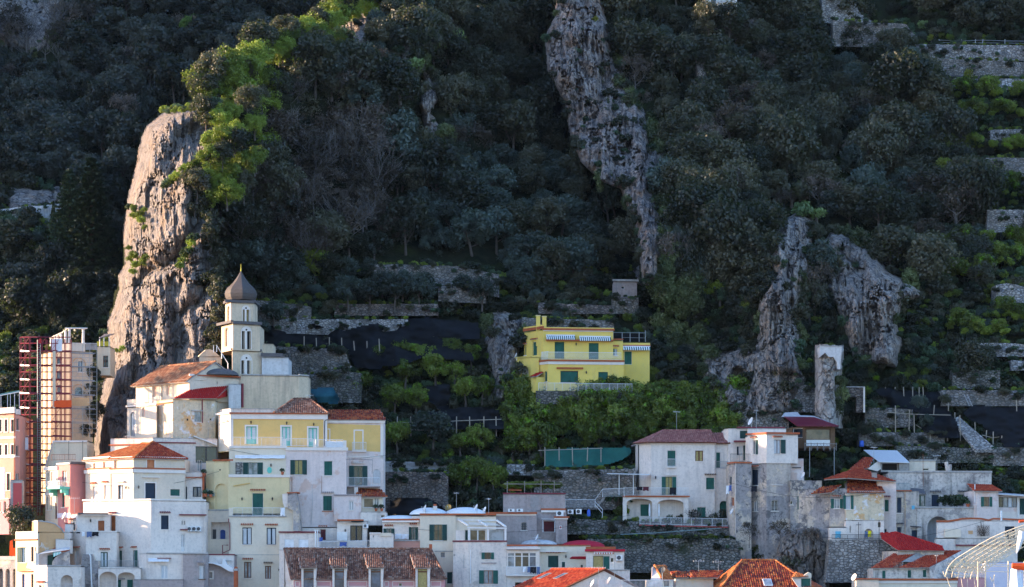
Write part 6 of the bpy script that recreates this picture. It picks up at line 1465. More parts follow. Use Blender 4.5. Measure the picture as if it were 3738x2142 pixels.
w2 = b.block([(1545, 4.6), (1860, 4.7)], 752, 1050, 'wall_white', 3); w2.band(1548, 740, 1828, 756, 0.8, 'terracotta', 'eaves_tiles'); w2.awning(1565, 752, 1828, 768, 0.5, ('cloth_white', 'net_teal'), 2, 'awning_case', 0.05); w2.win(1684, 803, 1814, 964, 'framed', fc='paint_navy', gl='glass', sill=False); w2.lamp(1632, 855)
mb = MB(); q = w2.rect(1545, 872, 1655, 964); w2.bx(mb, q[0], q[1], q[2], q[3], 0.02, 0.5); b.part('cupboard', mb, M('paint_white'))
w3 = b.block([(1512, 6.4), (1800, 6.6)], 482, 760, 'wall_pinkwhite', 3); w3.band(1505, 472, 1808, 486, 0.15, 'wall_greyrose', 'coping'); w3.win(1672, 540, 1722, 638, 'framed', fc='paint_white', gl='glass_pale', sill=True)
w4 = b.block([(1795, 6.0), (2070, 6.2)], 655, 800, 'wall_white_worn', 3); w4.win(2008, 690, 2052, 730, 'dark'); b.done()
ac_unit(1820, 788, 1876, 828, 4.2, 'air conditioner above the dark sliding doors')
b = Bld('dormer_hut', 'small house with dark tiled lean-to roof right of the yellow wing')
w = b.block([(1795, 7.6), (2028, 7.9)], 495, 690, 'wall_ivory', 2.5); w.win(1828, 515, 1932, 612, 'single', fc='paint_white', gl='glass_brown'); w.win(1942, 512, 1990, 615, 'casement', fc='paint_white', gl='glass_pale')
zt = b.top(); tile_plane(b, [w.pt(-0.5, zt, 0.5), w.pt(w.L+0.6, zt-0.05, 0.5), P(2000, 402, 10.4), P(1770, 402, 10.2)], 'tiles_mixed', caps=[(3, 0)]); mb = MB(); q = w.rect(1730, 395, 1770, 475); w.bx(mb, q[0], q[1], q[2], q[3], -1, -0.5); b.part('chimney', mb, M('wall_white')); b.done()
for x, l in ((1960, 'red flower box below the dark tiled hut window'), (2020, 'second red flower box below the dark tiled hut')): pot(x, 652, 7.1, 0.2, l)
th = Thing('terrace_railing', 'white and blue terrace railing in front of the garage block', 'railing', P(1600, 1050, 0.6)); mb = MB(); a, c = P(1345, 1050, 0.6), P(1890, 1045, 0.8)
mb.tube([P(1345, 975, 0.6), P(1890, 962, 0.8)], 0.03, 5); mb.tube([P(1345, 1040, 0.6), P(1890, 1035, 0.8)], 0.03, 5)
for k in range(46): t = k/45; mb.tube([a.lerp(c, t), P(1345, 975, 0.6).lerp(P(1890, 962, 0.8), t)], 0.012, 4, cap=False)
th.part('bars', mb, M('metal_white')); mb = MB(); mb.prism([P(1340, 1042, 0.7), P(1890, 1038, 0.9), P(1890, 1100, 0.9), P(1340, 1100, 0.7)], VY*1.5); th.part('terrace_edge', mb, M('wall_white'))
cloth(1572, 980, 1648, 1026, 0.5, 'cloth_blue', 'bright blue towel over the terrace railing'); cloth(1355, 930, 1392, 978, 1.1, 'cloth_blue', 'blue sheet bunched at the end of the terrace railing')
b = Bld('white_cube', 'small plain white cube house in front of the low white houses')
w = b.block([(1892, 1.8), (2142, 2.0)], 885, 1200, 'wall_white', 2); w.band(1888, 878, 2010, 892, 0.1, 'trim_white', 'coping'); w.band(2010, 882, 2120, 918, 0.15, 'wall_ivory', 'coping'); w.win(1925, 905, 1938, 935, 'dark', sill=False); b.done()
# ---- pink house with the brown tiled roof and dormers
SRC()
b = Bld('dormer_house', 'pink house with big brown tiled roof and four tall dormers')
YF = -4.0
w = b.block([(1036, 1.8), (1072, YF), (1622, YF+0.4)], 2114, 2230, 'wall_rosepink', 7, 1, cap=None); w[0].poly([(1036, 2114), (1072, 2114), (1072, 2230), (1036, 2230)], 0.02, 'wall_white', 'white_side', 0.005)
zt = b.top(); eL = w[1].pt(-0.25, zt, 0.35); eR = w[1].pt(w[1].L+0.2, zt, 0.35); rL = PX(1038, 2003, YF+4.6); rR = PX(1572, 2006, YF+5.0)
tile_plane(b, [eL, eR, rR, rL], 'tiles_brown', tw=0.25, tl=0.33, caps=[(1, 2), (2, 3), (3, 0)])
b2 = eL+Vector((-2.6, 9.5, 0)); b3 = eR+Vector((-2.6, 9.5, 0)); tile_plane(b, [b3, b2, rL, rR], 'tiles_brown')
mb = MB(); mb.prism([eL+VX*0.15-VZ*0.1, rL+VX*0.12-VZ*0.1, b2+VX*0.15], VX*0.25); b.part('gable', mb, M('wall_white')); mb = MB(); mb.prism([eR-VX*0.15-VZ*0.1, rR-VX*0.12-VZ*0.1, b3-VX*0.15], -VX*0.25); b.part('gable', mb, M('wall_rosepink'))
T5(); dx = [(1165, 1322), (1495, 1645), (1880, 2035)]
dl = [(700+a/2.9125, 700+c/2.9125) for a, c in dx]+[(1400+340/2.9125, 1400+492/2.9125)]
SRC()
for i, (x0, x1) in enumerate(dl):
 d = b.block([(x0, YF-0.5), (x1, YF-0.4)], 2072, 2230, 'wall_white', 3.6, 0, cap=None, name='dormer')
 d.win(x0+8, 2076, x1-9, 2150, 'single', fc='paint_brown', gl='glass_blue' if i < 3 else 'curtain_or_sunlit_gold', sill=False, dep=0.15)
 d.band(x0+8, 2084, x1-9, 2089, 0.02, 'paint_brown', 'transom', out=-0.12)
 z2 = b.top(); tile_plane(b, [d.pt(-0.15, z2, 0.3), d.pt(d.L+0.15, z2, 0.3), d.pt(d.L-0.4, z2+1.75, -4.2), d.pt(-0.6, z2+1.75, -4.2)], 'tiles_brown', tw=0.25, tl=0.33)
def outline(f, x0, y0, x1, y1, t=2.2):
 mb = MB()
 for a in ((x0, y0, x1, y0+t), (x0, y1-t, x1, y1), (x0, y0+t, x0+t, y1-t), (x1-t, y0+t, x1, y1-t)):
  q = f.rect(*a); f.bx(mb, q[0], q[1], q[2], q[3], 0.0, 0.03)
 b.part('painted_frame', mb, M('trim_white'))
for x0, x1 in ((1077, 1094), (1155, 1207), (1270, 1340), (1403, 1420), (1432, 1512), (1572, 1610)): outline(w[1], x0, 2121, x1, 2141)
w[1].win(1455, 2128, 1468, 2140, 'dark', gl='glass_brown', sill=False); mb = MB(); p = PX(1572, 2004, YF+5); mb.box(p+VZ*0.25, VX, VY, VZ, 0.18, 0.18, 0.35); b.part('chimney', mb, M('terracotta'))
b.done()
# ---- white houses in the middle
T6()
b = Bld('white_dome_house', 'low white house with shallow domes and open green shutters')
w = b.block([(-10, 4.8), (388, 4.2)], 752, 1000, 'wall_white', 6); w.band(-10, 732, 385, 750, 0.3, 'terracotta', 'eaves_tiles'); w.band(-10, 752, 385, 770, 0.45, 'trim_white', 'gutter'); w.win(0, 835, 116, 948, 'open', SD, 'paint_green', gl='glass_blue', hood='terracotta'); w.win(270, 820, 366, 955, 'open', SD, 'paint_green', gl='glass_blue', sill=False, hood='terracotta')
c = P(180, 742, 7.5); b.dome((c.x, c.y, c.z), 3.2, 2.2, 0.55, 'dome_white'); c = P(480, 690, 7.5); b.dome((c.x, c.y, c.z), 2.4, 2.4, 0.9, 'dome_white'); c = P(870, 690, 7.5); b.dome((c.x, c.y, c.z), 2.6, 2.6, 0.95, 'dome_white')
w2 = b.block([(300, 5.0), (1100, 5.0)], 692, 760, 'wall_white', 6); mb = MB(); p = P(548, 640, 6); mb.box(p+VZ*0.1, VX, VY, VZ, 0.25, 0.25, 0.4); mb2 = MB(); mb2.tube([p+VZ*0.5, p+VZ*0.75], 0.22, 6); o = b.part('chimney', mb, M('wall_white')); b.part('chimney_pot', mb2, M('terracotta'), o)
b.done()
cloth(118, 890, 190, 950, 3.9, 'cloth_white', 'white sheet drying left of the green shutters'); cloth(192, 895, 268, 948, 3.85, 'cloth_white', 'white sheet drying beside the green shutter door')
dish(445, 625, 5, 0.5, 'white satellite dish on the edge of the white domes', -75); dish(692, 615, 4.5, 0.42, 'rusty yellow satellite dish between the white domes', -20, 'bronze'); dish(992, 612, 5, 0.42, 'satellite dish at the right end of the white domes', -70); dish(1080, 640, 4.5, 0.42, 'satellite dish above the sunroom roof', -65)
b = Bld('peach_wall', 'peach stained low wall beside the brown tiled roof', 'wall'); w = b.block([(85, 3.4), (396, 2.9)], 966, 1200, 'wall_salmon', 0.5); w.band(80, 958, 400, 970, 0.06, 'trim_grey', 'coping'); b.done()
b = Bld('white_middle_house', 'tall white house with large open green shutters right of the domes')
w = b.block([(388, 2.6), (766, 2.8)], 690, 1700, 'wall_ivory', 5); w.band(384, 676, 1200, 694, 0.2, 'terracotta', 'eaves_tiles'); w.win(488, 793, 674, 963, 'open', SD, 'paint_green', gl='glass_brown'); w.win(608, 1090, 652, 1142, 'single', fc='paint_grey', gl='glass_blue'); w.band(545, 1072, 745, 1082, 0.06, 'trim_grey', 'string_course'); w.win(672, 1296, 735, 1425, 'shut', SD, sill=False)
w3 = b.block([(740, 1.0), (905, 0.6), (1310, 1.0)], 972, 1700, 'wall_white_worn', 2.2, 1, cap='terrace'); w3[0].band(735, 962, 908, 976, 0.1, 'metal_redpaint', 'coping'); w3[1].band(900, 962, 1314, 976, 0.1, 'metal_redpaint', 'coping')
w3[1].win(1042, 1090, 1174, 1162, 'open', SG, 'paint_brown', gl='glass'); w3[1].win(1016, 1280, 1216, 1423, 'open', SG, 'shutter_brown', gl='glass_pale'); w3[1].band(1040, 1196, 1200, 1210, 0.08, 'wall_greyrose', 'old_hood'); w3[1].pipe([(925, 1060), (925, 1420)], 0.05, 'plastic_white'); w3[0].win(748, 1108, 760, 1130, 'dark', sill=False); w3[0].pipe([(855, 1110), (855, 1250), (880, 1250)], 0.03, 'metal_grey', 'bracket')
w4 = b.block([(766, 3.0), (1195, 3.1)], 702, 1000, 'wall_ivory', 4); w4.win(865, 850, 900, 962, 'shut', SD, sill=False); w4.win(915, 846, 1090, 964, 'framed', fc='paint_white', gl='glass_brown', sill=False)
mb = MB()
for x0, y0, x1, y1 in ((780, 742, 905, 808), (1000, 762, 1110, 812), (1195, 755, 1308, 822)): mb.prism([P(x0, y0, 3.0), P(x0+18, y0, 3.0), P(x1, y1, 0.9), P(x1-18, y1, 0.9)], VZ*0.16)
mb.prism([P(890, 818, 0.9), P(1310, 826, 0.9), P(1310, 840, 0.9), P(890, 832, 0.9)], VY*0.2); mb.prism([P(770, 735, 3), P(1200, 742, 3), P(1200, 756, 3), P(770, 750, 3)], VY*0.2)
for x in (898, 1100, 1285): mb.prism([P(x, 825, 1.0), P(x+22, 825, 1.0), P(x+22, 965, 1.0), P(x, 965, 1.0)], VY*0.18)
for k in range(3): mb.prism([P(905+k*4, 770+k*8, 2.4-k*0.5), P(1195+k*22, 778+k*10, 2.4-k*0.5), P(1195+k*22, 784+k*10, 2.4-k*0.5), P(905+k*4, 776+k*8, 2.4-k*0.5)], VY*0.05)
b.part('pergola_frame', mb, M('paint_white'))
mb = MB(); mb.prism([P(1110, 850, 1.4), P(1275, 850, 1.4), P(1275, 964, 1.4), P(1110, 964, 1.4)], VY*0.05); b.part('sunroom_pane', mb, M('glass_pale')); mb = MB(); mb.prism([P(768, 855, 1.4), P(862, 855, 1.4), P(862, 964, 1.4), P(768, 964, 1.4)], VY*0.1); b.part('side_screen', mb, M('wall_white')); b.done()
antenna(775, 640, 450, 6, 'thin aerial mast behind the white domes', 3, 0.5, 40); antenna(1118, 680, 512, 6, 'aerial mast beside the grey-rose house', 4, 0.5, 70)
# ---- grey-rose house
b = Bld('grey_rose_house', 'flat grey-rose plastered house with vine pergola on its roof')
w = b.block([(1272, 9.4), (1932, 9.9)], 466, 1050, 'wall_greyrose', 4); w.band(1268, 456, 1936, 468, 0.15, 'metal_redpaint', 'coping'); w.pipe([(1552, 470), (1552, 600)], 0.04, 'wall_greyrose'); w.pipe([(1672, 470), (1674, 640)], 0.04, 'wall_greyrose')
w2 = b.block([(1195, 6.8), (1628, 7.1)], 682, 1050, 'wall_greyrose', 3); w2.band(1090, 662, 1632, 680, 0.3, 'terracotta', 'eaves_tiles'); w2.band(1195, 680, 1622, 698, 0.12, 'trim_white', 'gutter'); w2.win(1466, 772, 1520, 856, 'bars', fc='trim_grey', gl='glass_blue', sill=True)
w3 = b.block([(1628, 8.6), (1945, 8.8)], 642, 1000, 'wall_greyrose', 2); w3.band(1672, 622, 1940, 640, 0.35, 'terracotta', 'tile_ledge'); w3.band(1676, 642, 1932, 664, 0.3, 'trim_white', 'ledge'); w3.win(1700, 755, 1822, 874, 'shut', 'shutter_maroon', 'paint_white', sill=False, name='door')
mb = MB(); mb.tube([P(1694, 875, 7.6), P(1694, 745, 7.6), P(1824, 748, 7.6), P(1820, 875, 7.6)], 0.05, 5); mb.prism([P(1680, 735, 7.5), P(1820, 738, 7.5), P(1825, 750, 8.6), P(1690, 748, 8.6)], VZ*0.05); b.part('porch_frame', mb, M('metal_white'))
w4 = b.block([(1832, 7.7), (1952, 7.8)], 722, 1000, 'wall_greyrose', 1.5); w4.band(1810, 706, 1975, 722, 0.25, 'terracotta', 'tile_ledge'); w4.band(1815, 724, 1960, 738, 0.15, 'trim_white', 'ledge'); w4.poly([(1870, 806), (1896, 806), (1896, 843), (1870, 843)], 0.04, 'trim_white', 'notice_board'); w4.poly([(1876, 812), (1890, 812), (1890, 834), (1876, 834)], 0.055, 'paint_red', 'notice', -0.035); b.done()
for x0, y0, x1, y1, Y, l in ((1325, 626, 1392, 656, 6.4, 'first air conditioner on the grey-rose roof ledge'), (1415, 626, 1482, 656, 6.4, 'second air conditioner on the grey-rose roof ledge'), (1836, 646, 1914, 702, 7.3, 'large air conditioner on the tiled pier ledge'), (1957, 634, 2020, 680, 9.4, 'air conditioner on the grass beside the grey-rose house'), (2046, 628, 2106, 680, 9.4, 'air conditioner under the white stair')): ac_unit(x0, y0, x1, y1, Y, l)
th = Thing('vine_pergola', 'pergola of grey poles covered with lemon leaves on grey-rose roof', 'pergola', P(1560, 460, 10.5)); mb = MB()
for x in (1315, 1500, 1675, 1815): mb.tube([P(x, 462, 10.2), P(x, 330, 10.2)], 0.05, 5)
mb.tube([P(1280, 362, 10.2), P(1880, 365, 10.2)], 0.05, 5); mb.tube([P(1280, 375, 12.5), P(1880, 378, 12.5)], 0.05, 5); th.part('poles', mb, M('wood_grey'))
mb = MB(); mb.prism([P(1328, 432, 10.6), P(1468, 435, 10.6), P(1460, 405, 12), P(1335, 405, 12)], VZ*0.1); th.part('tile_shelf', mb, M('terracotta'))
SRC()
th = Thing('oil_drum', 'blue plastic drum on the grass below the white stair', 'drum', PX(2149, 1884, 10)); mb = MB(); mb.tube([PX(2149, 1884, 10), PX(2149, 1882, 10), PX(2149, 1864, 10), PX(2149, 1861, 10)], [0.2, 0.22, 0.22, 0.14], 10); th.part('body', mb, M('plastic_blue')); mb = MB(); mb.tube([PX(2149, 1861, 10), PX(2149, 1859, 10)], 0.07, 8); th.part('cap', mb, M('plastic_blue'))
# ---- low white houses with the red dome
T6()
b = Bld('sunroom_house', 'white house with glazed sunroom and laundry balcony')
w = b.block([(1312, 1.0), (1660, 1.2)], 1058, 1700, 'wall_white', 4); w.band(1310, 1006, 1640, 1024, 0.3, 'terracotta', 'eaves_tiles'); w.band(1308, 1036, 1665, 1056, 0.5, 'trim_white', 'gutter'); w0 = b.block([(1312, 2.4), (1640, 2.4)], 1010, 1070, 'wall_white', 3)
for k in range(4): x = 1320+k*77; w.win(x, 1092, x+72, 1244, 'single', fc='paint_white', gl=('glass_pale', 'glass_brown', 'glass', 'glass_blue')[k], sill=False, dep=0.08); w.band(x, 1126, x+72, 1134, 0.03, 'paint_white', 'transom', out=-0.05)
w.balcony(1305, 1242, 1672, 1328, 0.7, 'metal_white', 'trim_white'); w.win(1395, 1405, 1470, 1456, 'dark', sill=False)
c = P(1650, 1006, 6); b.dome((c.x, c.y, c.z), 2.25, 2.2, 0.62, 'wall_palegrey'); b.done()
for k, (x, m) in enumerate(((1482, 'cloth_white'), (1530, 'cloth_jeans'), (1560, 'cloth_black'), (1592, 'cloth_black'), (1630, 'cloth_jeans'))): cloth(x, 1243, x+32, 1300+6*k, 0.15, m, ['white cloth', 'blue trousers', 'dark trousers', 'long black trousers', 'folded blue jeans'][k]+' drying on the sunroom balcony')
dish(1640, 930, 4, 0.4, 'satellite dish on the pale dome behind the sunroom', -75); 
b = Bld('red_dome_house', 'cream house with crimson domed roof and green garage door')
w = b.block([(1640, 3.0), (2200, 3.4)], 1016, 1300, 'wall_ivory', 5); w.band(1636, 1008, 2200, 1018, 0.15, 'terracotta', 'eaves_tiles'); w.band(1655, 1072, 1945, 1086, 0.5, 'trim_white', 'awning_case'); w.win(1746, 1120, 1864, 1254, 'blind', SD, 'trim_white', sill=False, hood='terracotta'); w.lamp(1938, 1130); w.win(1892, 1186, 1934, 1254, 'blind', SD, 'trim_white', sill=False, dep=0.08); w.win(2092, 1218, 2124, 1254, 'blind', SD, 'trim_white', sill=False, dep=0.08)
mb = MB(); mb.prism([w.pt(*w.uv(1980, 1160), 0.1), w.pt(*w.uv(2180, 1165), 0.1), w.pt(*w.uv(2182, 1140), 0.5), w.pt(*w.uv(2000, 1142), 0.5)], VZ*0.1); b.part('red_awning', mb, M('dome_red'))
K1(); c = P(620, 745, 6.5); b.dome((c.x, c.y, c.z), 2.75, 2.4, 0.82, 'dome_red')
w2 = b.block([(682, 1.4), (1352, 1.7)], 822, 1200, 'wall_white', 4); w2.band(655, 790, 1362, 828, 0.4, 'metal_redpaint' if False else 'dome_red', 'roof_edge'); w2.band(680, 742, 1210, 790, 0.0, 'terracotta', 'tile_course', out=-0.6)
w2.awning(815, 838, 1160, 872, 0.3, ('cloth_white', 'terracotta'), 16, 'awning', 0.1); w2.win(800, 905, 986, 1138, 'single', fc='paint_green', gl='curtain_or_sunlit_gold', sill=False, name='door'); w2.win(988, 912, 1093, 1138, 'blind', SG, 'paint_green', sill=False, dep=0.06); w2.win(1108, 938, 1168, 1020, 'dark', sill=False); b.done()
ac_unit(1212, 890, 1322, 988, 1.2, 'air conditioner beside the striped awning door')
b = Bld('terrace_parapet', 'white terrace parapet behind the red gable roof', 'wall'); w = b.block([(880, -0.6), (1452, -0.2)], 1155, 1400, 'wall_white_worn', 0.4); w.band(876, 1148, 1456, 1160, 0.06, 'trim_grey', 'coping'); b.done()
# ---- red gable roof at the bottom
b = Bld('red_gable_house', 'white house with scarlet gable roof and two skylights at the bottom')
rR_ = P(1012, 1142, -9); rL_ = P(60, 1146, -3.5); eR_ = P(210, 1520, -9.3); ee = eR_-rR_; eR_ = rR_+ee*1.25; eL_ = eR_+(rL_-rR_); sr = P(1700, 1520, -8.6)
bw = b.block([(-600, -3), (230, -9.0), (1680, -8.6)], 1560, 2100, 'wall_white', 8, 1, cap=None); g = bw[1]; g.gable([(60, 1600), (1012, 1165), (1720, 1520), (1720, 1600)], 'wall_white', 0.3)
tile_plane(b, [eL_, eR_, rR_, rL_], 'tiles_red', tw=0.24, tl=0.34, under='paint_brown', caps=[(2, 3)]); sL = sr+(rL_-rR_); tile_plane(b, [sr, sL, rL_, rR_], 'tiles_red', under='paint_brown')
mb = MB(); mb.tube([eR_-VY*0.12, rR_-VY*0.12+VZ*0.05, sr-VY*0.12], 0.11, 4); b.part('barge_board', mb, M('paint_brown'))
U = (rL_-rR_).normalized(); Vv = (eR_-rR_).normalized(); N = U.cross(Vv); N = N if N.z > 0 else -N
for t0 in (3.9, 6.1):
 p = rR_+U*t0*1.15+Vv*2.0; mb = MB(); mb.box(p+N*0.1, U, Vv, N, 0.33, 0.75, 0.06); o = b.part('skylight', mb, M('paint_grey')); mb = MB(); mb.box(p+N*0.165, U, Vv, N, 0.25, 0.66, 0.01); b.part('pane', mb, M('glass_blue'), o)
b.done()
dish(800, 1400, -10, 0.45, 'white satellite dish before the white gable', -75, base=1.4); dish(1090, 1360, -10.5, 0.5, 'tall white satellite dish at the middle of the bottom edge', -80, base=1.8)
antenna(898, 1456, 1100, -10.5, 'yellow lit aerial above the scarlet gable roof', 6, 1.6, 5); antenna(1178, 1456, 1010, -10.4, 'slim rusty mast beside the white gable', 2, 0.3, 5)
th = Thing('balcony_rail', 'worn terrace wall with iron bars at the bottom centre', 'railing', P(1400, 1480, -11)); mb = MB()
for k in range(44): x = 1310+k*22; mb.tube([P(x, 1500, -11), P(x, 1335, -11)], 0.015, 4, cap=False)
mb.tube([P(1300, 1335, -11), P(2330, 1335, -11)], 0.03, 4); th.part('bars', mb, M('metal_white')); mb = MB(); mb.prism([P(890, 1335, -10.8), P(1300, 1330, -10.8), P(1300, 1520, -10.8), P(890, 1520, -10.8)], VY*0.2); th.part('panel', mb, M('wall_pinkwhite'))
# ---- roofs right of it
b = Bld('orange_turret_house', 'white house end with small orange tiled roof and dark dish')
w = b.block([(1760, -7.0), (2010, -8.2), (2222, -7.6)], 1340, 1700, 'wall_ivory', 4, 1, cap=None); w[1].win(2060, 1345, 2150, 1450, 'framed', fc='wood_brown', gl='glass_brown')
mb = MB(); mb.prism([P(1762, 1456, -7.2), P(1838, 1290, -7.2), P(1845, 1110, -6.2), P(1890, 1085, -5.2), P(2030, 1330, -8.4), P(2010, 1456, -8.3)], VY*0.4); b.part('gable', mb, M('wall_white'))
tile_plane(b, [P(2030, 1335, -8.6), P(2225, 1330, -8.0), P(2090, 1072, -4.6), P(1890, 1082, -5.2)], 'tiles_orange', caps=[(3, 0)])
tile_plane(b, [P(2215, 1285, -7.0), P(2400, 1270, -6.6), P(2330, 1180, -4.2), P(2170, 1180, -4.6)], 'tiles_mixed'); b.done()
dish(2025, 1160, -9.5, 0.42, 'dark satellite dish on a white pole before the orange roof', -20, 'paint_darkgrey', 2.0)
K2()
b = Bld('red_hip_house', 'house with large mottled red hip roof and skylight at the bottom')
w = b.block([(560, -8), (760, -10.5), (2500, -9.8)], 1590, 1900, 'wall_white', 8, 1, cap=None)
A1, A2 = P(1112, 988, -4.8), P(1692, 988, -4.6); E1 = P(640, 1610, -10.9); E2 = P(2560, 1600, -10.2); E0 = P(300, 1600, -3.5); E3 = P(2700, 1560, -0.5)
tile_plane(b, [E1, E2, A2, A1], 'tiles_mixed', tw=0.27, tl=0.4, caps=[(2, 3), (3, 0), (1, 2)], capmat='tiles_orange'); tile_plane(b, [E0, E1, A1], 'tiles_orange', tw=0.27, tl=0.4); tile_plane(b, [E2, E3, A2], 'tiles_mixed'); tile_plane(b, [E3, E0, A1, A2], 'tiles_mixed')
U = (E2-E1).normalized(); Vv = (A1+(A2-A1)*0.5-(E1+E2)/2).normalized(); N = U.cross(Vv); N = N if N.z > 0 else -N
p = P(1562, 1385, -8.6); t = (E1-p).dot(N); p = p+N*t; mb = MB(); mb.box(p+N*0.12, U, Vv, N, 0.52, 0.68, 0.07); o = b.part('skylight', mb, M('metal_white')); mb = MB(); mb.box(p+N*0.2, U, Vv, N, 0.42, 0.56, 0.008); b.part('pane', mb, M('glass_pale'), o)
d = b.block([(2150, -9.2), (2335, -9.0)], 1290, 1700, 'wall_ivory', 4, cap=None, name='dormer'); d.win(2158, 1300, 2330, 1456, 'shut', SG, sill=False); d.gable([(2140, 1292), (2290, 1195), (2340, 1220), (2340, 1292)], 'wall_ivory', 0.3)
tile_plane(b, [P(2000, 1285, -9.6), P(2170, 1285, -9.5), P(2295, 1180, -9.3), P(2060, 1195, -7.5)], 'tiles_orange'); mb = MB(); mb.prism([P(1990, 1295, -9.3), P(2150, 1295, -9.3), P(2150, 1560, -9.3), P(2100, 1456, -9.3)], VY*0.3); b.part('dormer_cheek', mb, M('wall_white'))
tile_plane(b, [P(195, 1290, -8.0), P(680, 1290, -7.6), P(770, 1185, -5.0), P(190, 1185, -5.4)], 'tiles_mixed', caps=[(2, 3)]); tile_plane(b, [P(-60, 1290, -7.8), P(160, 1290, -7.8), P(200, 1190, -5.4), P(-60, 1190, -5.4)], 'tiles_mixed')
w2 = b.block([(-60, -7.2), (180, -7.2), (600, -6.8)], 1295, 1700, 'wall_palecream', 3); b.done()
antenna(340, 1180, 985, -6, 'white aerial left of the mottled hip roof', 5, 1.2, 0); antenna(690, 1180, 1000, -6, 'second white aerial near the mottled hip roof', 5, 1.2, 0)
# ================================================================== yellow villa on the terraces
def L8(): view(1750, 1050, 2.427)
L8()
b = Bld('yellow_villa', 'bright yellow two-storey villa with green shutters on the terraces', 'villa')
w = b.block([(398, 37.6), (565, 34.2), (1185, 35.2)], 372, 640, 'wall_villa', 6, 1)
w[0].band(392, 352, 570, 376, 0.12, 'terracotta', 'tile_course'); w[0].band(392, 338, 570, 356, 0.0, 'wall_villa', 'parapet', out=0.0); w[1].band(560, 352, 1192, 374, 0.0, 'wall_villa', 'parapet', out=0.02); w[1].band(560, 362, 1195, 378, 0.3, 'terracotta', 'tile_course'); w[1].band(565, 378, 1185, 388, 0.12, 'trim_white', 'string_course')
w[0].win(472, 478, 510, 600, 'shut', SG, hood='terracotta', sill=False); w[0].win(400, 520, 415, 598, 'shut', 'shutter_olive', hood='terracotta')
w[1].win(667, 480, 752, 628, 'blind', SG, 'paint_green', sill=False); w[1].win(970, 490, 1057, 634, 'blind', SG, 'paint_green', sill=False); w[1].lamp(856, 498); w[1].band(590, 462, 1182, 474, 0.7, 'terracotta', 'tile_ledge')
w[1].awning(590, 422, 846, 462, 0.75, ('cloth_white', 'paint_green'), 28, 'awning', 0.16); w[1].awning(884, 434, 1160, 474, 0.75, ('cloth_white', 'paint_green'), 30, 'awning', 0.16)
# lower storey steps forward, balcony on top
w2 = b.block([(525, 34.0), (610, 32.4), (1278, 33.4)], 642, 930, 'wall_villa', 5, 1, cap='terrace')
w2[1].band(605, 640, 1284, 654, 0.25, 'terracotta', 'tile_course'); w2[1].band(608, 655, 1280, 680, 0.1, 'trim_white', 'string_course'); w2[0].band(520, 642, 612, 656, 0.25, 'terracotta', 'tile_course'); w2[0].band(522, 657, 610, 680, 0.1, 'trim_white', 'string_course')
w2[1].rail(*w2[1].rect(552, 572, 1255, 638), out=0.0, mat='metal_white', belly=0.12, step=0.11); w2[0].rail(*w2[0].rect(548, 568, 610, 638), out=0.0, mat='metal_white', belly=0.12, step=0.11)
w2[1].win(718, 736, 876, 840, 'blind', SG, 'metal_redpaint', sill=True); w2[1].band(684, 706, 918, 720, 0.3, 'terracotta', 'tile_ledge'); w2[1].lamp(946, 748); w2[1].archline(1000, 705, 1195, 905, 0.09, 0.05, 'wall_villa'); w2[1].win(1054, 746, 1139, 908, 'shut', SG, 'paint_green', sill=False); w2[0].win(576, 738, 600, 832, 'shut', SG, arch=1, fc='trim_white')
# right wings
w3 = b.block([(1183, 35.6), (1272, 35.8)], 468, 920, 'wall_villa', 4); w3.band(1178, 452, 1275, 462, 0.1, 'terracotta', 'tile_course'); w3.win(1180, 540, 1222, 600, 'openleft', SG, gl='glass_pale', hood='terracotta')
w4 = b.block([(1268, 36.4), (1508, 36.6)], 506, 920, 'wall_villa', 4); w4.band(1266, 488, 1512, 508, 0.0, 'wall_villa', 'parapet', out=0.02); w4.band(1264, 508, 1514, 518, 0.2, 'terracotta', 'tile_course'); w4.awning(1272, 520, 1512, 556, 0.7, ('cloth_white', 'paint_green'), 24, 'awning', 0.15); w4.win(1284, 562, 1352, 680, 'shut', SG, sill=False)
# left wing with arch, chimneys
w5 = b.block([(325, 35.8), (455, 33.6), (530, 33.6)], 612, 930, 'wall_villa', 4, 1); w5[0].band(322, 608, 460, 620, 0.08, 'wall_villa', 'coping'); bk = w5[0].recess(362, 690, 434, 925, 1.2, 1, 'wall_white_worn'); w5[1].band(452, 604, 532, 616, 0.05, 'wall_villa', 'coping')
for x, y in ((520, 252), (575, 260)):
 a = P(x, 360, 35.5); t_ = P(x, y, 35.5); mb = MB(); mb.box((a+t_)/2-VZ*1.2, VX, VY, VZ, 0.28, 0.28, (t_.z-a.z)/2+1.2); o = b.part('chimney', mb, M('wall_villa')); mb = MB(); mb.box(t_+VZ*0.06, VX, VY, VZ, 0.34, 0.34, 0.058); b.part('chimney_cap', mb, M('wall_paleyellow'), o)
w6 = b.block([(458, 32.8), (505, 32.2), (580, 33)], 790, 930, 'wall_villa', 1.5, 1, cap=None); tile_plane(b, [P(452, 788, 32.4), P(506, 782, 31.8), P(576, 742, 33.6), P(520, 748, 34)], 'tiles_paintedred')
b.done()
th = Thing('villa_terrace', 'stone walled terrace with white railing in front of the yellow villa', 'terrace', P(940, 980, 31)); mb = MB(); mb.prism([P(500, 912, 31.0), P(1360, 918, 31.6), P(1360, 1030, 31.6), P(500, 1030, 31.0)], VY*3); th.part('retaining_wall', mb, M('drystone_mossy'))
mb = MB(); a, c = P(525, 908, 31.0), P(1355, 918, 31.6); a2, c2 = P(525, 842, 31.0), P(1355, 852, 31.6); mb.tube([a2, c2], 0.03, 5)
for k in range(96): t = k/95; mb.tube([a.lerp(c, t), a2.lerp(c2, t)], 0.014 if k % 8 else 0.03, 4, cap=False)
th.part('railing', mb, M('metal_white'))
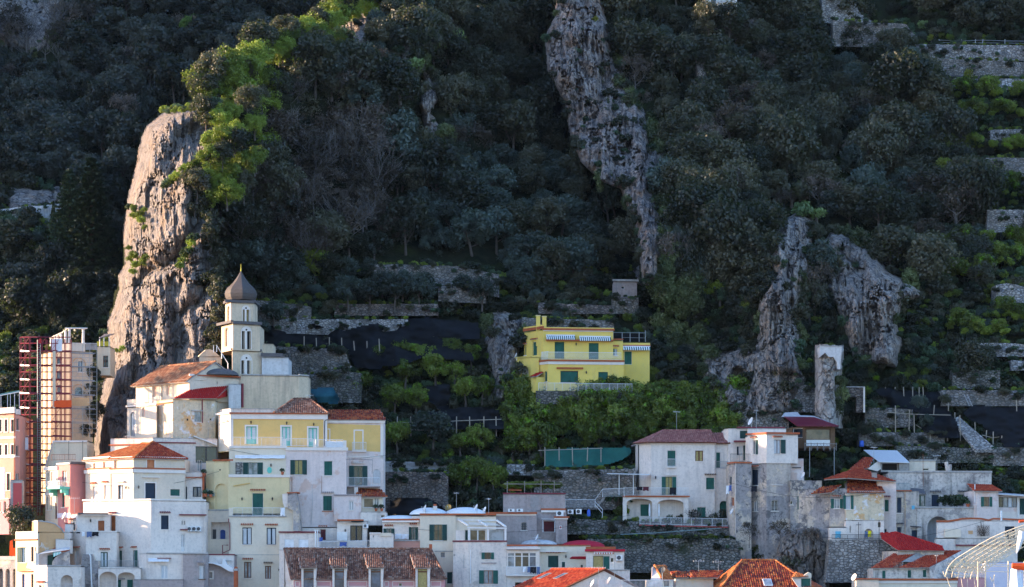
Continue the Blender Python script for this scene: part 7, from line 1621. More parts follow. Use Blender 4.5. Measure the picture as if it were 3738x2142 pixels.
th = Thing('roof_terrace_fence', 'dark roof terrace fence with hanging washing above the villa', 'fence', P(1370, 480, 38)); mb = MB()
for x in (1185, 1265, 1335, 1415, 1470): mb.tube([P(x, 480, 37.8), P(x, 395 if x < 1460 else 378, 37.8)], 0.04, 5)
mb.tube([P(1185, 396, 37.8), P(1472, 400, 37.8)], 0.03, 4); mb.tube([P(1265, 440, 37.8), P(1472, 445, 37.8)], 0.02, 4); th.part('posts', mb, M('metal_grey')); mb = MB(); mb.prism([P(1185, 400, 38.4), P(1455, 405, 38.4), P(1455, 478, 38.4), P(1185, 478, 38.4)], VY*0.05); th.part('screen', mb, M('net_black'))
dish(328, 600, 34.5, 0.4, 'satellite dish on the left wing of the yellow villa', -80)
# ================================================================== white house with rose roof
T7()
b = Bld('white_hip_house', 'white house with rose hip roof, arches and long balcony')
w = b.block([(372, 20.6), (512, 18.4), (1192, 18.9)], 482, 1400, 'wall_white', 6, 1, cap=None); w2 = b.block([(1192, 19.4), (1338, 19.5)], 492, 1400, 'wall_white', 5, cap=None)
w[0].band(360, 466, 516, 500, 0.2, 'trim_white'); w[1].band(506, 468, 1205, 496, 0.2, 'trim_white')
w[1].win(687, 563, 778, 738, 'shut', SG, sill=False); w[1].balcony(682, 656, 780, 738, 0.25, 'metal_white', rail=True); w[1].win(984, 566, 1068, 678, 'framed', fc='paint_brown', gl='curtain_or_sunlit_gold'); w2.win(1205, 584, 1252, 752, 'shut', SG, sill=False); w2.rail(*w2.rect(1188, 682, 1330, 758), out=0.3, mat='metal_grey')
w[1].win(628, 845, 781, 1040, 'open', SG, 'paint_green', gl='curtain_or_sunlit_gold', sill=False); w[1].band(668, 824, 790, 832, 0.25, 'trim_white', 'door_hood'); w[1].win(1098, 851, 1190, 981, 'shut', SG, hood='wood_brown'); w[1].lamp(562, 850); w[1].win(1003, 1166, 1099, 1352, 'shut', SG, sill=False); w[1].archline(935, 1095, 1170, 1352, 0.06, 0.04, 'trim_white')
w2.win(1244, 1100, 1336, 1370, 'door', SG, arch=1, sill=False, dep=0.5); w[0].pipe([(370, 478), (385, 510), (386, 1020)], 0.06, 'metal_dark')
p = b.block([(215, 16.8), (912, 17.2)], 1052, 1385, 'wall_white', 2.0, cap='terrace'); p.band(210, 1046, 925, 1060, 0.2, 'terracotta', 'tile_course')
k1 = p.recess(256, 1076, 526, 1355, 1.6, 0.35); k2 = p.recess(582, 1086, 861, 1360, 1.6, 0.35)
for kk, x0, y0, x1, y1 in ((k1, 405, 1138, 491, 1260), (k2, 609, 1162, 686, 1352)):
 mb = MB(); q = kk.rect(x0, y0, x1, y1); kk.bx(mb, q[0], q[1], q[2], q[3], -0.26, -0.2); b.part('shutter_door', mb, M(SG))
p.rail(*p.rect(222, 962, 915, 1046), out=-0.1, mat='metal_white', belly=0.1, step=0.12)
zt = b.top(0); q0 = w[1].pt(-0.5, zt+0.05, 0.5); q1 = w[1].pt(w[1].L+0.2, zt+0.05, 0.5); ql = w[0].pt(-0.3, zt+0.05, 0.5); A1 = P(638, 350, 21.5); A2 = P(1150, 356, 22)
tile_plane(b, [q0, q1, A2, A1], 'tiles_rose', under='paint_brown', caps=[(2, 3), (3, 0)]); tile_plane(b, [ql, q0, A1], 'tiles_rose', under='paint_brown'); tile_plane(b, [q1, q1+VY*7, A2], 'tiles_rose', under='paint_brown'); tile_plane(b, [q1+VY*7, ql+VY*5, A1, A2], 'tiles_rose')
e0 = w2.pt(-0.2, zt-0.02, 0.4); e1 = w2.pt(w2.L+0.2, zt-0.02, 0.4); tile_plane(b, [e0, e1, P(1300, 380, 22.2), P(1165, 378, 22)], 'tiles_rose', under='paint_brown'); b.done()
th = Thing('terrace_canopy', 'flat white canopy on thin posts left of the white hip house', 'canopy', P(270, 1000, 17)); mb = MB(); mb.prism([P(45, 815, 15.8), P(498, 826, 15.8), P(498, 820, 18.5), P(45, 812, 18.5)], VZ*0.07); th.part('roof', mb, M('sheet_metal'))
for x in (175, 326): mb = MB(); mb.tube([P(x, 1040, 16.2), P(x, 820, 16.2)], 0.05, 5); th.part('post', mb, M('metal_white'))
cloth(362, 950, 424, 990, 16.4, 'cloth_black', 'short black garment on the white balcony rail'); cloth(428, 950, 490, 995, 16.4, 'cloth_maroon', 'dark maroon garment on the white balcony rail'); cloth(712, 958, 782, 1036, 16.5, 'cloth_black', 'long dark trousers on the white balcony rail')
for x, l in ((498, 'first closed white parasol under the arches'), (598, 'second closed white parasol under the arches')):
 a = P(x, 1265, 16.4); th = Thing('parasol', l, 'parasol', a, 'closed parasols'); mb = MB(); mb.tube([a, a+VZ*0.5, a+VZ*1.0, a+VZ*1.55, a+VZ*1.62], [0.08, 0.13, 0.1, 0.07, 0.02], 8); th.part('canopy', mb, M('cloth_white')); mb = MB(); mb.tube([a-VZ*0.8, a], 0.025, 5); th.part('pole', mb, M('wood_pale'))
th = Thing('garden_railing', 'long white railing along the garden edge of white hip house', 'railing', P(860, 1370, 15.5)); mb = MB(); a, c = P(395, 1352, 15.6), P(1330, 1376, 15.8); a2, c2 = P(395, 1272, 15.6), P(1330, 1292, 15.8); mb.tube([a2, c2], 0.03, 5); mb.tube([a+VZ*0.1, c+VZ*0.1], 0.025, 5)
for k in range(86): t = k/85; mb.tube([a.lerp(c, t), a2.lerp(c2, t)], 0.013 if k % 10 else 0.035, 4, cap=False)
th.part('bars', mb, M('metal_white')); mb = MB(); mb.prism([P(390, 1354, 15.5), P(1335, 1376, 15.7), P(1335, 1386, 15.7), P(390, 1364, 15.5)], VY*1.2); th.part('kerb', mb, M('wall_red'))
# white stair and railings left of it
SRC(); th = Thing('white_stair', 'white railed outdoor stair left of the white hip house', 'stairs', PX(2190, 1860, 12)); mb = MB()
for pts in ([(2064, 1852), (2064, 1822), (2172, 1824), (2172, 1852)], [(2172, 1824), (2200, 1785), (2200, 1815)], [(2200, 1785), (2280, 1782), (2280, 1812)], [(2172, 1830), (2200, 1860), (2198, 1890)], [(2172, 1842), (2198, 1872)]): mb.tube([PX(x, y, 13.5) for x, y in pts], 0.035, 5)
for k in range(28): x = 2066+k*4; mb.tube([PX(x, 1852, 13.5), PX(x, 1823, 13.5)], 0.012, 4, cap=False)
for k in range(20): x = 2201+k*4; mb.tube([PX(x, 1813, 13.5), PX(x, 1785, 13.5)], 0.012, 4, cap=False)
th.part('railing', mb, M('metal_white'))
for k in range(7): mb = MB(); a = PX(2172+k*4.5, 1850-k*5.5, 13.6); mb.abox(a.x, a.y, a.z-0.18, a.x+0.3, a.y+1.1, a.z); th.part('step', mb, M('wall_concrete'))
mb = MB(); mb.tube([PX(2265, 1951, 15.0), PX(2380, 1946, 15), PX(2630, 1928, 15)], 0.06, 5); single('water_pipe', mb, M('metal_tealgrey'), 'pale blue pipe sloping across the grassy terrace', 'pipe')
# ================================================================== tower house
T7()
b = Bld('white_top_house', 'weathered tower house with clean white top storey and tiled edge')
w = b.block([(1540, 16.2), (1742, 13.8), (2076, 14.6)], 392, 700, 'wall_white', 5, 1); w[0].band(1530, 378, 1745, 396, 0.2, 'terracotta', 'tile_course'); w[1].band(1738, 372, 2092, 392, 0.25, 'terracotta', 'tile_course')
w[0].win(1596, 454, 1652, 607, 'openright', SD, gl='glass', hood='terracotta'); w[1].win(1822, 450, 1944, 598, 'openright', SD, 'paint_brown', gl='curtain_white', hood='terracotta')
v = b.block([(1580, 15.9), (1742, 13.95), (2000, 14.55)], 700, 1770, 'wall_grey', 4, 1); v[0].win(1582, 764, 1650, 938, 'shut', SN, sill=True, hood='terracotta'); v[1].win(1804, 758, 1907, 928, 'blind', SN, 'paint_navy', sill=True); v[1].poly([(1742, 702), (2000, 702), (2000, 1050), (1742, 1050)], 0.01, 'wall_greybeige', 'paler_plaster', 0.005)
v[0].win(1604, 1095, 1648, 1212, 'framed', fc='paint_white', gl='glass_pale'); v[1].win(1796, 1095, 1863, 1208, 'bars', fc='paint_white', gl='glass_blue')
t = b.block([(1340, 16.0), (1415, 14.4), (1582, 14.6)], 702, 1770, 'wall_greybeige', 4, 1); t[1].poly([(1417, 702), (1580, 702), (1580, 1770), (1417, 1770)], 0.01, 'wall_grey', 'grey_plaster', 0.005); t[0].band(1332, 688, 1420, 704, 0.15, 'terracotta', 'tile_course'); t[1].band(1412, 686, 1588, 702, 0.15, 'terracotta', 'tile_course')
t[0].win(1347, 838, 1372, 935, 'shut', SN, sill=False); t[0].win(1368, 1062, 1396, 1158, 'shut', 'shutter_brown', sill=False); t[1].pipe([(1412, 702), (1412, 1450)], 0.04, 'wall_white')
u = b.block([(1290, 20.5), (1335, 19.2), (1542, 19.4)], 330, 720, 'wall_white', 4, 1); u[1].band(1425, 315, 1930, 328, 0.3, 'metal_redpaint', 'roof_edge'); u[1].win(1457, 352, 1543, 442, 'shut', SD, sill=False); u[1].win(1424, 518, 1452, 618, 'shut', SN, sill=False); u[1].win(1462, 514, 1488, 628, 'framed', fc='paint_white', gl='glass_blue', sill=False); u[1].win(1493, 506, 1533, 675, 'shut', SD, sill=False); u[1].band(1392, 462, 1540, 476, 0.8, 'metal_redpaint', 'roof_edge')
mb = MB(); q = t[1]
t[1].rail(*t[1].rect(1360, 602, 1568, 686), out=0.0, mat='metal_dark', ends=0.0, step=0.14)
u2 = b.block([(1540, 19.0), (1950, 19.2)], 330, 420, 'wall_white', 3); x3 = b.block([(2000, 15.4), (2136, 15.6)], 650, 900, 'wall_pinkwhite', 2); x3.band(2015, 742, 2105, 752, 0.2, 'slate', 'ledge'); b.done()
cloth(1312, 938, 1345, 1030, 14.6, 'cloth_white', 'pale washing hung beside the tower house window'); cloth(1346, 935, 1372, 1000, 14.5, 'cloth_blue', 'blue washing hung beside the tower house window'); cloth(1580, 942, 1640, 1005, 14.2, 'cloth_black', 'dark washing hung under the tower house shutters')
dish(1582, 258, 17, 0.55, 'large white satellite dish on the roof of the tower house', -70); dish(1380, 1215, 14, 0.42, 'satellite dish low on the tower house wall', -75); dish(2138, 830, 14, 0.42, 'satellite dish right of the tower house', -70)
antenna(1634, 370, 130, 16, 'tall thin aerial on the tower house roof', 2, 0.4, 20)
b = Bld('grey_annexe', 'dark streaked grey house with green shutters right of the tower house')
w = b.block([(1995, 14.0), (2330, 14.4)], 882, 1780, 'wall_grey', 5); w.win(2072, 1050, 2180, 1192, 'open', SG, 'paint_white', gl='glass_pale', hood='trim_grey'); w.win(1995, 1100, 2022, 1142, 'dark') ; b.done()
# ================================================================== burgundy hut
K8()
b = Bld('burgundy_hut', 'wooden hut with burgundy sheet roof below the ruined pillar', 'hut')
w = b.block([(820, 24.2), (985, 22.0), (1305, 22.6)], 1330, 1560, 'wood_brown', 4, 1, cap=None); w[1].win(1000, 1356, 1256, 1470, 'single', fc='paint_brown', gl='glass_brown', sill=False); w[1].poly([(1000, 1472), (1250, 1472), (1250, 1536), (1000, 1536)], 0.03, 'paint_white', 'white_panel'); w[0].win(850, 1350, 960, 1450, 'dark', sill=False)
mb = MB(); mb.prism([P(905, 1328, 20.9), P(1345, 1330, 21.6), P(1085, 1238, 26), P(765, 1232, 26)], VZ*0.12); b.part('roof', mb, M('roof_burgundy')); mb = MB(); mb.prism([P(740, 1226, 26.0), P(775, 1180, 26.4), P(905, 1175, 26.4), P(935, 1210, 26.2), P(1080, 1215, 26.1), P(1150, 1245, 25.6), P(1330, 1315, 23), P(1345, 1330, 21.7), P(1085, 1236, 25.9)], VY*1.4); b.part('roofing_felt', mb, M('roof_bitumen'))
b.done()
T8(); th = Thing('rustic_fence', 'rustic wooden balcony fence under the burgundy hut', 'fence', P(130, 330, 21)); mb = MB()
for k in range(6): x = 0+k*52; mb.tube([P(x, 328, 20.8), P(x, 262, 20.8)], 0.05, 5)
mb.tube([P(-5, 268, 20.8), P(268, 272, 20.8)], 0.045, 5)
for k in range(5): x = k*52; mb.tube([P(x, 325, 20.8), P(x+26, 272, 20.8), P(x+52, 325, 20.8)], 0.03, 4)
th.part('rails', mb, M('wood_grey')); mb = MB()
for x in (40, 243): mb.tube([P(x, 545, 20.7), P(x, 300, 20.7)], 0.04, 5)
th.part('props', mb, M('metal_grey'))
# ================================================================== ruined pillar
poly = [(1145, 472), (1200, 468), (1378, 480), (1365, 700), (1345, 760), (1300, 830), (1290, 960), (1315, 1050), (1360, 1150), (1350, 1330), (1200, 1280), (1110, 1200), (1105, 1000), (1105, 860), (1135, 700), (1130, 600)]
ROCK_POLYS['pillar'] = [(2600+x/2.9117, 1100+y/2.9117) for x, y in poly]
rockmat('rock_pillar', (0.46, 0.42, 0.39), (0.56, 0.51, 0.48), (0.44, 0.30, 0.22), (0.24, 0.22, 0.21))
def pilY(X, Yp): return 27.5+((X-3025)/40)**2*1.6-0.004*(Yp-1250)
def pild(X, Yp, D): return D+1.2*sstep(3042, 3052, X)*sstep(1340, 1360, Yp)
crag('pillar', 'ruined_pillar', 'rock_pillar', 'pale ruined masonry pillar above the burgundy hut', 2.5, 1.6, 16, 0.55, pilY, 0.8, pild)
o = bpy.data.objects['ruined_pillar']; o['category'] = 'pillar'; o['kind'] = 'thing'
K8(); th = Thing('pillar_cap_block', 'smooth grey rendered block on top of the ruined pillar', 'pillar top', P(1260, 720, 26)); mb = MB(); mb.prism([P(x, y, 25.3) for x, y in ((1145, 473), (1200, 469), (1378, 481), (1364, 720), (1335, 720), (1325, 640), (1290, 590), (1240, 590), (1200, 545), (1145, 590))], VY*3); th.part('render', mb, M('wall_palegrey')); mb = MB(); mb.prism([P(1140, 466, 25.2), P(1382, 474, 25.2), P(1382, 482, 25.2), P(1140, 474, 25.2)], VY*3.2); th.part('coping', mb, M('trim_grey'))
b = Bld('brick_wall', 'brick wall with white edge to the right of the ruined pillar', 'wall'); w = b.block([(1420, 29), (1620, 29.2)], 912, 1010, 'drystone_warm', 0.8); w2 = b.block([(1530, 29.3), (1605, 29.3)], 1000, 1180, 'drystone_warm', 0.8); w.band(1604, 905, 1622, 1180, 0.1, 'wall_white', 'edge_post'); w.band(1420, 904, 1622, 914, 0.1, 'trim_grey', 'coping'); b.done()
# ================================================================== old houses on the right
T8()
b = Bld('red_roof_old_house', 'old stained house with red hip roofs right of the tower house')
w = b.block([(-70, 14.2), (208, 11.8), (345, 11.0)], 640, 1340, 'wall_grey', 5, 1); 
w1 = b.block([(208, 11.2), (342, 10.9)], 700, 1100, 'wall_greybeige', 3); w1.win(216, 727, 314, 806, 'open', SG, 'paint_white', gl='glass_pale', hood='terracotta')
w2 = b.block([(340, 10.4), (656, 10.8)], 676, 1100, 'wall_ochre_worn', 4, cap=None); w2.win(318, 698, 402, 812, 'open', SG, 'paint_white', gl='curtain_white'); w2.band(335, 662, 660, 678, 0.25, 'trim_grey', 'eaves')
zt = b.top(); tile_plane(b, [w2.pt(0.2, zt, 0.4), w2.pt(w2.L+0.1, zt, 0.4), P(585, 572, 14.8), P(362, 566, 14.5)], 'tiles_mixed', tw=0.26, caps=[(0, 3)]); mb = MB(); mb.prism([w2.pt(-0.05, zt-0.1, 0.1), w2.pt(0.25, zt, 0.3), P(362, 566, 14.5), P(330, 600, 13)], VY*0.2); b.part('verge', mb, M('wall_grey'))
w3 = b.block([(600, 12.4), (756, 12.0)], 582, 1100, 'wall_pinkwhite', 4, cap=None); w3.win(658, 732, 696, 834, 'shut', SG, 'trim_white', hood='metal_redpaint'); w3.win(655, 975, 680, 1030, 'shut', SN)
apx = P(398, 482, 16.5); apx2 = P(475, 478, 17.5)
tile_plane(b, [P(158, 566, 12.6), P(345, 552, 10.8), apx], 'tiles_red', caps=[(1, 2)]); tile_plane(b, [P(345, 552, 10.8), P(756, 582, 11.6), apx2, apx], 'tiles_red', caps=[(2, 3)]); tile_plane(b, [P(50, 688, 11.2), P(222, 672, 10.6), P(305, 612, 12.6), P(130, 624, 13)], 'tiles_mixed')
b.chimney(P(575, 560, 12.5), 0.6, 0.75, 'wall_concrete', 'slate'); b.done()
b = Bld('narrow_stained_house', 'narrow beige stained house with tall dark shutters')
w = b.block([(752, 12.6), (880, 12.9), (945, 13.4)], 662, 1150, 'wall_greybeige', 5); w[0].win(763, 712, 803, 845, 'shut', SN, 'trim_white'); w[0].win(763, 957, 801, 1040, 'shut', SN, 'trim_white', hood='slate'); w[0].pipe([(828, 665), (828, 1060)], 0.03, 'wall_orange'); w[0].band(750, 655, 882, 664, 0.15, 'terracotta', 'tile_course'); w[0].win(868, 983, 952, 1068, 'open', SN, 'paint_white', gl='glass_pale', sill=False) if False else w[1].win(884, 983, 940, 1066, 'shut', SN, 'paint_white', sill=False, hood='slate')
w[0].rail(*w[0].rect(752, 598, 866, 656), out=0.0, mat='metal_tealgrey'); b.done()
cloth(885, 782, 910, 815, 12.5, 'cloth_cyan', 'pale blue cloth on the narrow stained house')
b = Bld('white_cross_terrace', 'white walled terrace with arch and iron cross')
w = b.block([(205, 9.0), (342, 9.0)], 958, 1080, 'wall_white', 1.5); w2 = b.block([(340, 9.05), (656, 9.3)], 902, 1080, 'wall_white', 1.2); w2.recess(490, 975, 566, 1062, 0.6, 1); w2.win(370, 950, 382, 1010, 'dark', arch=1, sill=False); w2.win(605, 920, 628, 962, 'casement', fc='paint_black', gl='glass', sill=False)
w.rail(*w.rect(218, 1024, 345, 1062), out=0.8, mat='metal_dark'); w2.rail(*w2.rect(345, 1024, 640, 1062), out=0.8, mat='metal_dark'); b.done()
mb = MB(); mb.tube([P(444, 1058, 8.4), P(444, 918, 8.4)], 0.04, 4); mb.tube([P(424, 942, 8.4), P(466, 942, 8.4)], 0.035, 4); single('iron_cross', mb, M('metal_dark'), 'thin black iron cross on the white terrace', 'cross')
cloth(252, 995, 298, 1055, 8.5, 'cloth_cyan', 'turquoise cloth on the white cross terrace'); cloth(522, 992, 550, 1045, 8.6, 'cloth_yellow', 'bright yellow towel by the terrace arch'); cloth(497, 995, 520, 1050, 8.6, 'cloth_jeans', 'grey blue towel by the terrace arch')
mb = MB(); mb.tube([P(615, 1180, 8), P(615, 905, 8)], 0.04, 5); mb.tube([P(600, 935, 8), P(630, 935, 8)], 0.02, 4); single('lamp_post', mb, M('metal_dark'), 'thin dark pole beside the white cross terrace', 'pole')
th = Thing('base_wall', 'massive old stone base wall under the white cross terrace', 'wall', P(460, 1400, 8)); mb = MB(); mb.prism([P(x, y, 8.0) for x, y in ((205, 1064), (660, 1064), (700, 1120), (790, 1150), (780, 1420), (170, 1420), (185, 1300))], VY*3); th.part('masonry', mb, M('drystone_pale'))
# upper old white wall with sheet roof
b = Bld('old_terrace_house', 'long streaked old white house with terrace and big arch')
w = b.block([(690, 18.0), (1176, 17.4), (1545, 18.0)], 505, 850, 'wall_oldwhite', 5, 1); w[0].band(690, 495, 1180, 510, 0.1, 'trim_grey', 'coping'); w[1].band(1174, 495, 1548, 510, 0.1, 'trim_grey', 'coping'); w[0].win(1046, 690, 1112, 792, 'shut', SN, 'trim_white', sill=False, hood='slate'); w[1].win(1274, 690, 1340, 784, 'framed', fc='paint_navy', gl='glass_blue', sill=False, hood='slate'); w[0].pipe([(978, 360), (979, 620)], 0.03, 'metal_rust', 'mast')
w[0].pipe([(1172, 420), (1185, 500)], 0.25, 'wall_oldwhite', 'chimney_stack', -0.4); w[0].pipe([(1205, 440), (1200, 500)], 0.25, 'wall_oldwhite', 'chimney_stack', -0.4)
w2 = b.block([(930, 13.2), (1425, 13.6)], 800, 1200, 'wall_oldwhite', 4, cap='terrace'); w2.band(905, 792, 1425, 804, 0.1, 'trim_grey', 'coping'); bk = w2.recess(1015, 874, 1192, 1150, 2.0, 1, 'wall_palegrey'); w2.archline(1010, 870, 1196, 1150, 0.14, 0.05, 'wall_oldwhite')
w3 = b.block([(905, 15.2), (1000, 15.2)], 690, 800, 'wall_white_worn', 1.5); w3.win(915, 695, 998, 788, 'framed', fc='paint_green', gl='glass_pale', sill=False); mb = MB(); mb.prism([P(870, 665, 14.6), P(1000, 688, 14.6), P(985, 650, 17), P(880, 640, 17)], VZ*0.06); b.part('lean_roof', mb, M('slate')); b.done()
for i, x in enumerate((1160, 1225, 1290)): plant('shrub', P(x, 790, 14.2), 0.9, ['first', 'second', 'third'][i]+' leafy planter shrub on the old white terrace', 'planter shrubs on the old terrace')
pot(1350, 798, 13.6, 0.25, 'long red planter on the old white terrace')
b = Bld('sheet_roof_shed', 'open shed with a pale sheet metal roof above the old white house', 'shed')
w = b.block([(630, 20.4), (865, 20.6)], 425, 505, 'wall_concrete', 3, cap=None); w.win(640, 430, 780, 490, 'dark', gl='inside', sill=False, dep=1.0); mb = MB(); mb.prism([P(615, 424, 19.8), P(868, 430, 20), P(762, 330, 24), P(485, 325, 24)], VZ*0.07); b.part('roof', mb, M('sheet_metal'))  # dark sheet paints the shade inside the open shed
tile_plane(b, [P(375, 478, 19.2), P(525, 474, 19.0), P(572, 402, 21.8), P(490, 385, 22)], 'tiles_red'); mb = MB(); mb.prism([P(520, 478, 19), P(622, 402, 20.4), P(630, 480, 20.4), P(600, 498, 20)], VY*0.3); b.part('white_side', mb, M('wall_white')); b.done()
b = Bld('cream_hut', 'low cream hut with dark slot window beside the sheet roof shed', 'hut'); w = b.block([(866, 21.2), (1082, 21.4)], 410, 505, 'wall_palecream', 3); w.band(864, 402, 1086, 412, 0.1, 'trim_grey', 'coping'); w.win(975, 474, 1028, 494, 'dark', sill=False); b.done()
b = Bld('red_tile_cottage', 'small cottage with red tile roof and green shutters at right')
w = b.block([(1352, 14.6), (1424, 13.0), (1602, 13.4)], 662, 1000, 'wall_pinkwhite', 4, 1, cap=None); w[1].win(1458, 710, 1550, 792, 'open', SG, 'paint_brown', gl='glass_brown'); zt = b.top(); tile_plane(b, [w[1].pt(-0.5, zt, 0.4), w[1].pt(w[1].L+0.4, zt, 0.4), P(1545, 605, 17), P(1345, 606, 17)], 'tiles_red'); w[0].pipe([(1412, 605), (1414, 760)], 0.06, 'plastic_white', 'flue'); b.done()
b = Bld('veranda_house', 'white house with dark framed glazed veranda at the right edge')
w = b.block([(1602, 14.2), (1900, 14.6)], 690, 900, 'wall_white', 4)
for k in range(4): x = 1606+k*38; w.win(x, 712, x+36, 798, 'single', fc='paint_darkgrey', gl=('glass', 'glass_pale', 'curtain_white', 'glass_blue')[k], sill=False, dep=0.08)
w.poly([(1602, 800), (1752, 800), (1752, 832), (1602, 832)], 0.02, 'wall_pinkwhite', 'panel'); w.win(1778, 720, 1840, 860, 'shut', SD, sill=False); mb = MB(); mb.prism([P(1596, 690, 13.2), P(1900, 712, 13.2), P(1900, 700, 16), P(1596, 680, 16)], VZ*0.08); b.part('roof', mb, M('sheet_metal')); w.pipe([(1762, 700), (1762, 880)], 0.05, 'plastic_white'); b.done()
b = Bld('wavy_wall', 'white courtyard wall with curved tiled top and navy door', 'wall')
w = b.block([(1096, 10.2), (1240, 10.3)], 915, 1060, 'wall_white', 0.6); f = w
w.gable([(1096, 916), (1096, 910), (1180, 912), (1240, 908), (1240, 916)], 'wall_white', 0.5, 'top')
w2 = b.block([(1240, 10.3), (1900, 10.8)], 905, 1060, 'wall_white', 0.6); w2.win(1656, 955, 1738, 1060, 'blind', SN, 'paint_navy', sill=False); w2.pipe([(1625, 825), (1626, 910)], 0.13, 'plastic_white', 'chimney_pipe', 0.0)
mb = MB(); q = [(1090, 913), (1180, 914), (1235, 906), (1300, 893), (1380, 890), (1460, 893), (1520, 905), (1560, 893), (1900, 905)]; mb.tube([P(x, y, 10.2+0.0009*(x-1096)) for x, y in q], 0.14, 6); b.part('tile_ridge', mb, M('terracotta'))
w2.gable([(1240, 906), (1300, 894), (1380, 891), (1460, 894), (1520, 906)], 'wall_white', 0.5, 'curved_top'); w2.gable([(1540, 906), (1560, 894), (1900, 905)], 'wall_white', 0.5, 'curved_top'); w2.poly([(1155, 975), (1290, 978), (1290, 1042), (1155, 1042)], 0.3, 'wall_ivory', 'cupboard') if False else w2.poly([(1352, 990), (1390, 990), (1390, 1018), (1352, 1018)], 0.03, 'wall_orange', 'wall_tile_picture')
w3 = b.block([(1086, 9.4), (1250, 9.4)], 1050, 1300, 'wall_white', 1.2); w4 = b.block([(1250, 9.2), (1760, 9.6)], 1052, 1110, 'wall_oldwhite', 1.2); w5 = b.block([(1252, 9.5), (1760, 9.9)], 1100, 1300, 'wall_white', 1.2); w4.band(1248, 1106, 1760, 1116, 0.12, 'metal_redpaint', 'ledge'); b.done()
mb = MB(); mb.prism([P(1158, 975, 9.9), P(1292, 978, 9.9), P(1292, 1046, 9.9), P(1158, 1046, 9.9)], VY*0.25); single('cupboard', mb, M('wall_ivory'), 'cream metal cupboard against the white courtyard wall', 'cupboard')
# trellis plant
th = Thing('trellis', 'dark diamond trellis with leafless vine on white wall', 'trellis', P(1475, 1042, 9.9)); mb = MB()
for k in range(-5, 10):
 x0 = 1425+k*14; mb.tube([P(max(1425, x0), 945+max(0, (1425-x0)*1.0), 9.95), P(min(1530, x0+85), 945+min(85, 1530-x0), 9.95)], 0.02, 4, cap=False) if x0 < 1530 else None
 mb.tube([P(max(1425, x0), 1035-max(0, (1425-x0)), 9.95), P(min(1530, x0+85), 1035-min(85, 1530-x0), 9.95)], 0.02, 4, cap=False) if x0 < 1530 else None
th.part('lattice', mb, M('wood_brown')); mb = MB()
for k in range(26): x = rnd.uniform(1400, 1530); y = rnd.uniform(905, 1000); mb.tube([P(1475+rnd.uniform(-20, 20), 1035, 9.85), P((x+1475)/2, (y+1035)/2-10, 9.8), P(x, y, 9.85)], [0.03, 0.02, 0.008], 4, cap=False)
th.part('vine', mb, M('bark'))
# crimson big roof, twin red roofs
b = Bld('crimson_roof_house', 'house under one long crimson tiled roof at lower right')
w = b.block([(650, 7.0), (770, 4.6), (1150, 5.4)], 1160, 1500, 'wall_greybeige', 5, 1, cap=None); tile_plane(b, [P(768, 1150, 4.2), P(1158, 1156, 5.0), P(1138, 1128, 5.9), P(742, 1005, 8.8)], 'tiles_paintedred', tw=0.3, caps=[(2, 3)]); tile_plane(b, [P(640, 1060, 7.4), P(768, 1150, 4.2), P(742, 1005, 8.8), P(622, 1008, 9)], 'tiles_paintedred', tw=0.3); b.done()
b = Bld('twin_gable_house', 'house with two parallel red gable roofs and three green doors')
w = b.block([(556, 2.6), (565, 1.4), (1035, 2.0)], 1302, 1500, 'wall_oldwhite', 4, 1, cap=None)
for x0, y0, x1, y1 in ((640, 1318, 672, 1388), (850, 1314, 884, 1384), (977, 1310, 1010, 1378)): w[1].win(x0, y0, x1, y1, 'shut', SG, sill=False)
w[1].band(556, 1296, 1040, 1304, 0.15, 'slate', 'eaves'); tile_plane(b, [P(552, 1300, 1.0), P(725, 1296, 1.2), P(978, 1142, 6.4), P(785, 1150, 6.2)], 'tiles_red', tw=0.27, caps=[(2, 3)]); tile_plane(b, [P(785, 1298, 1.1), P(1030, 1294, 1.4), P(1292, 1156, 6.6), P(1070, 1166, 6.4)], 'tiles_red', tw=0.27, caps=[(2, 3)]); tile_plane(b, [P(722, 1298, 1.4), P(800, 1298, 1.4), P(815, 1255, 2.6), P(740, 1255, 2.6)], 'tiles_brown')
mb = MB(); mb.prism([P(800, 1248, 2.4), P(985, 1146, 5.8), P(1055, 1186, 5.8), P(930, 1250, 3)], VY*0.3); b.part('gable', mb, M('wall_concrete')); mb = MB(); mb.prism([P(1032, 1296, 1.6), P(1290, 1160, 6.2), P(1330, 1188, 6.2), P(1330, 1400, 4), P(1032, 1400, 1.6)], VY*0.3); b.part('gable', mb, M('wall_oldwhite')); b.done()
b = Bld('cornice_house', 'pale house with moulded cornice at the bottom right')
w = b.block([(425, -2.4), (612, -2.6)], 1392, 1560, 'wall_palecream', 4); w.band(418, 1384, 625, 1394, 0.2, 'terracotta', 'eaves_tiles'); w2 = b.block([(612, -1.6), (1262, -1.0)], 1400, 1560, 'wall_ivory', 4); w2.band(600, 1386, 1265, 1402, 0.3, 'terracotta', 'eaves_tiles'); w2.band(610, 1404, 1262, 1424, 0.15, 'trim_white'); b.done()
dish(412, 1378, -2, 0.45, 'white satellite dish on the corner of the cornice house', -60)
b = Bld('pink_panel_house', 'rose pink and lilac house behind the wrought iron pergola')
w = b.block([(1264, -0.6), (1500, -0.2)], 1378, 1600, 'wall_rosepink', 4); w2 = b.block([(1500, 0.6), (1900, 1.0)], 1250, 1600, 'wall_lilac', 4); w3 = b.block([(1240, 2.0), (1520, 2.2)], 1290, 1420, 'wall_palegrey', 2); b.done()
antenna(1088, 1290, 1190, 2.5, 'thin aerial between the twin red roofs', 2, 0.3, 15)
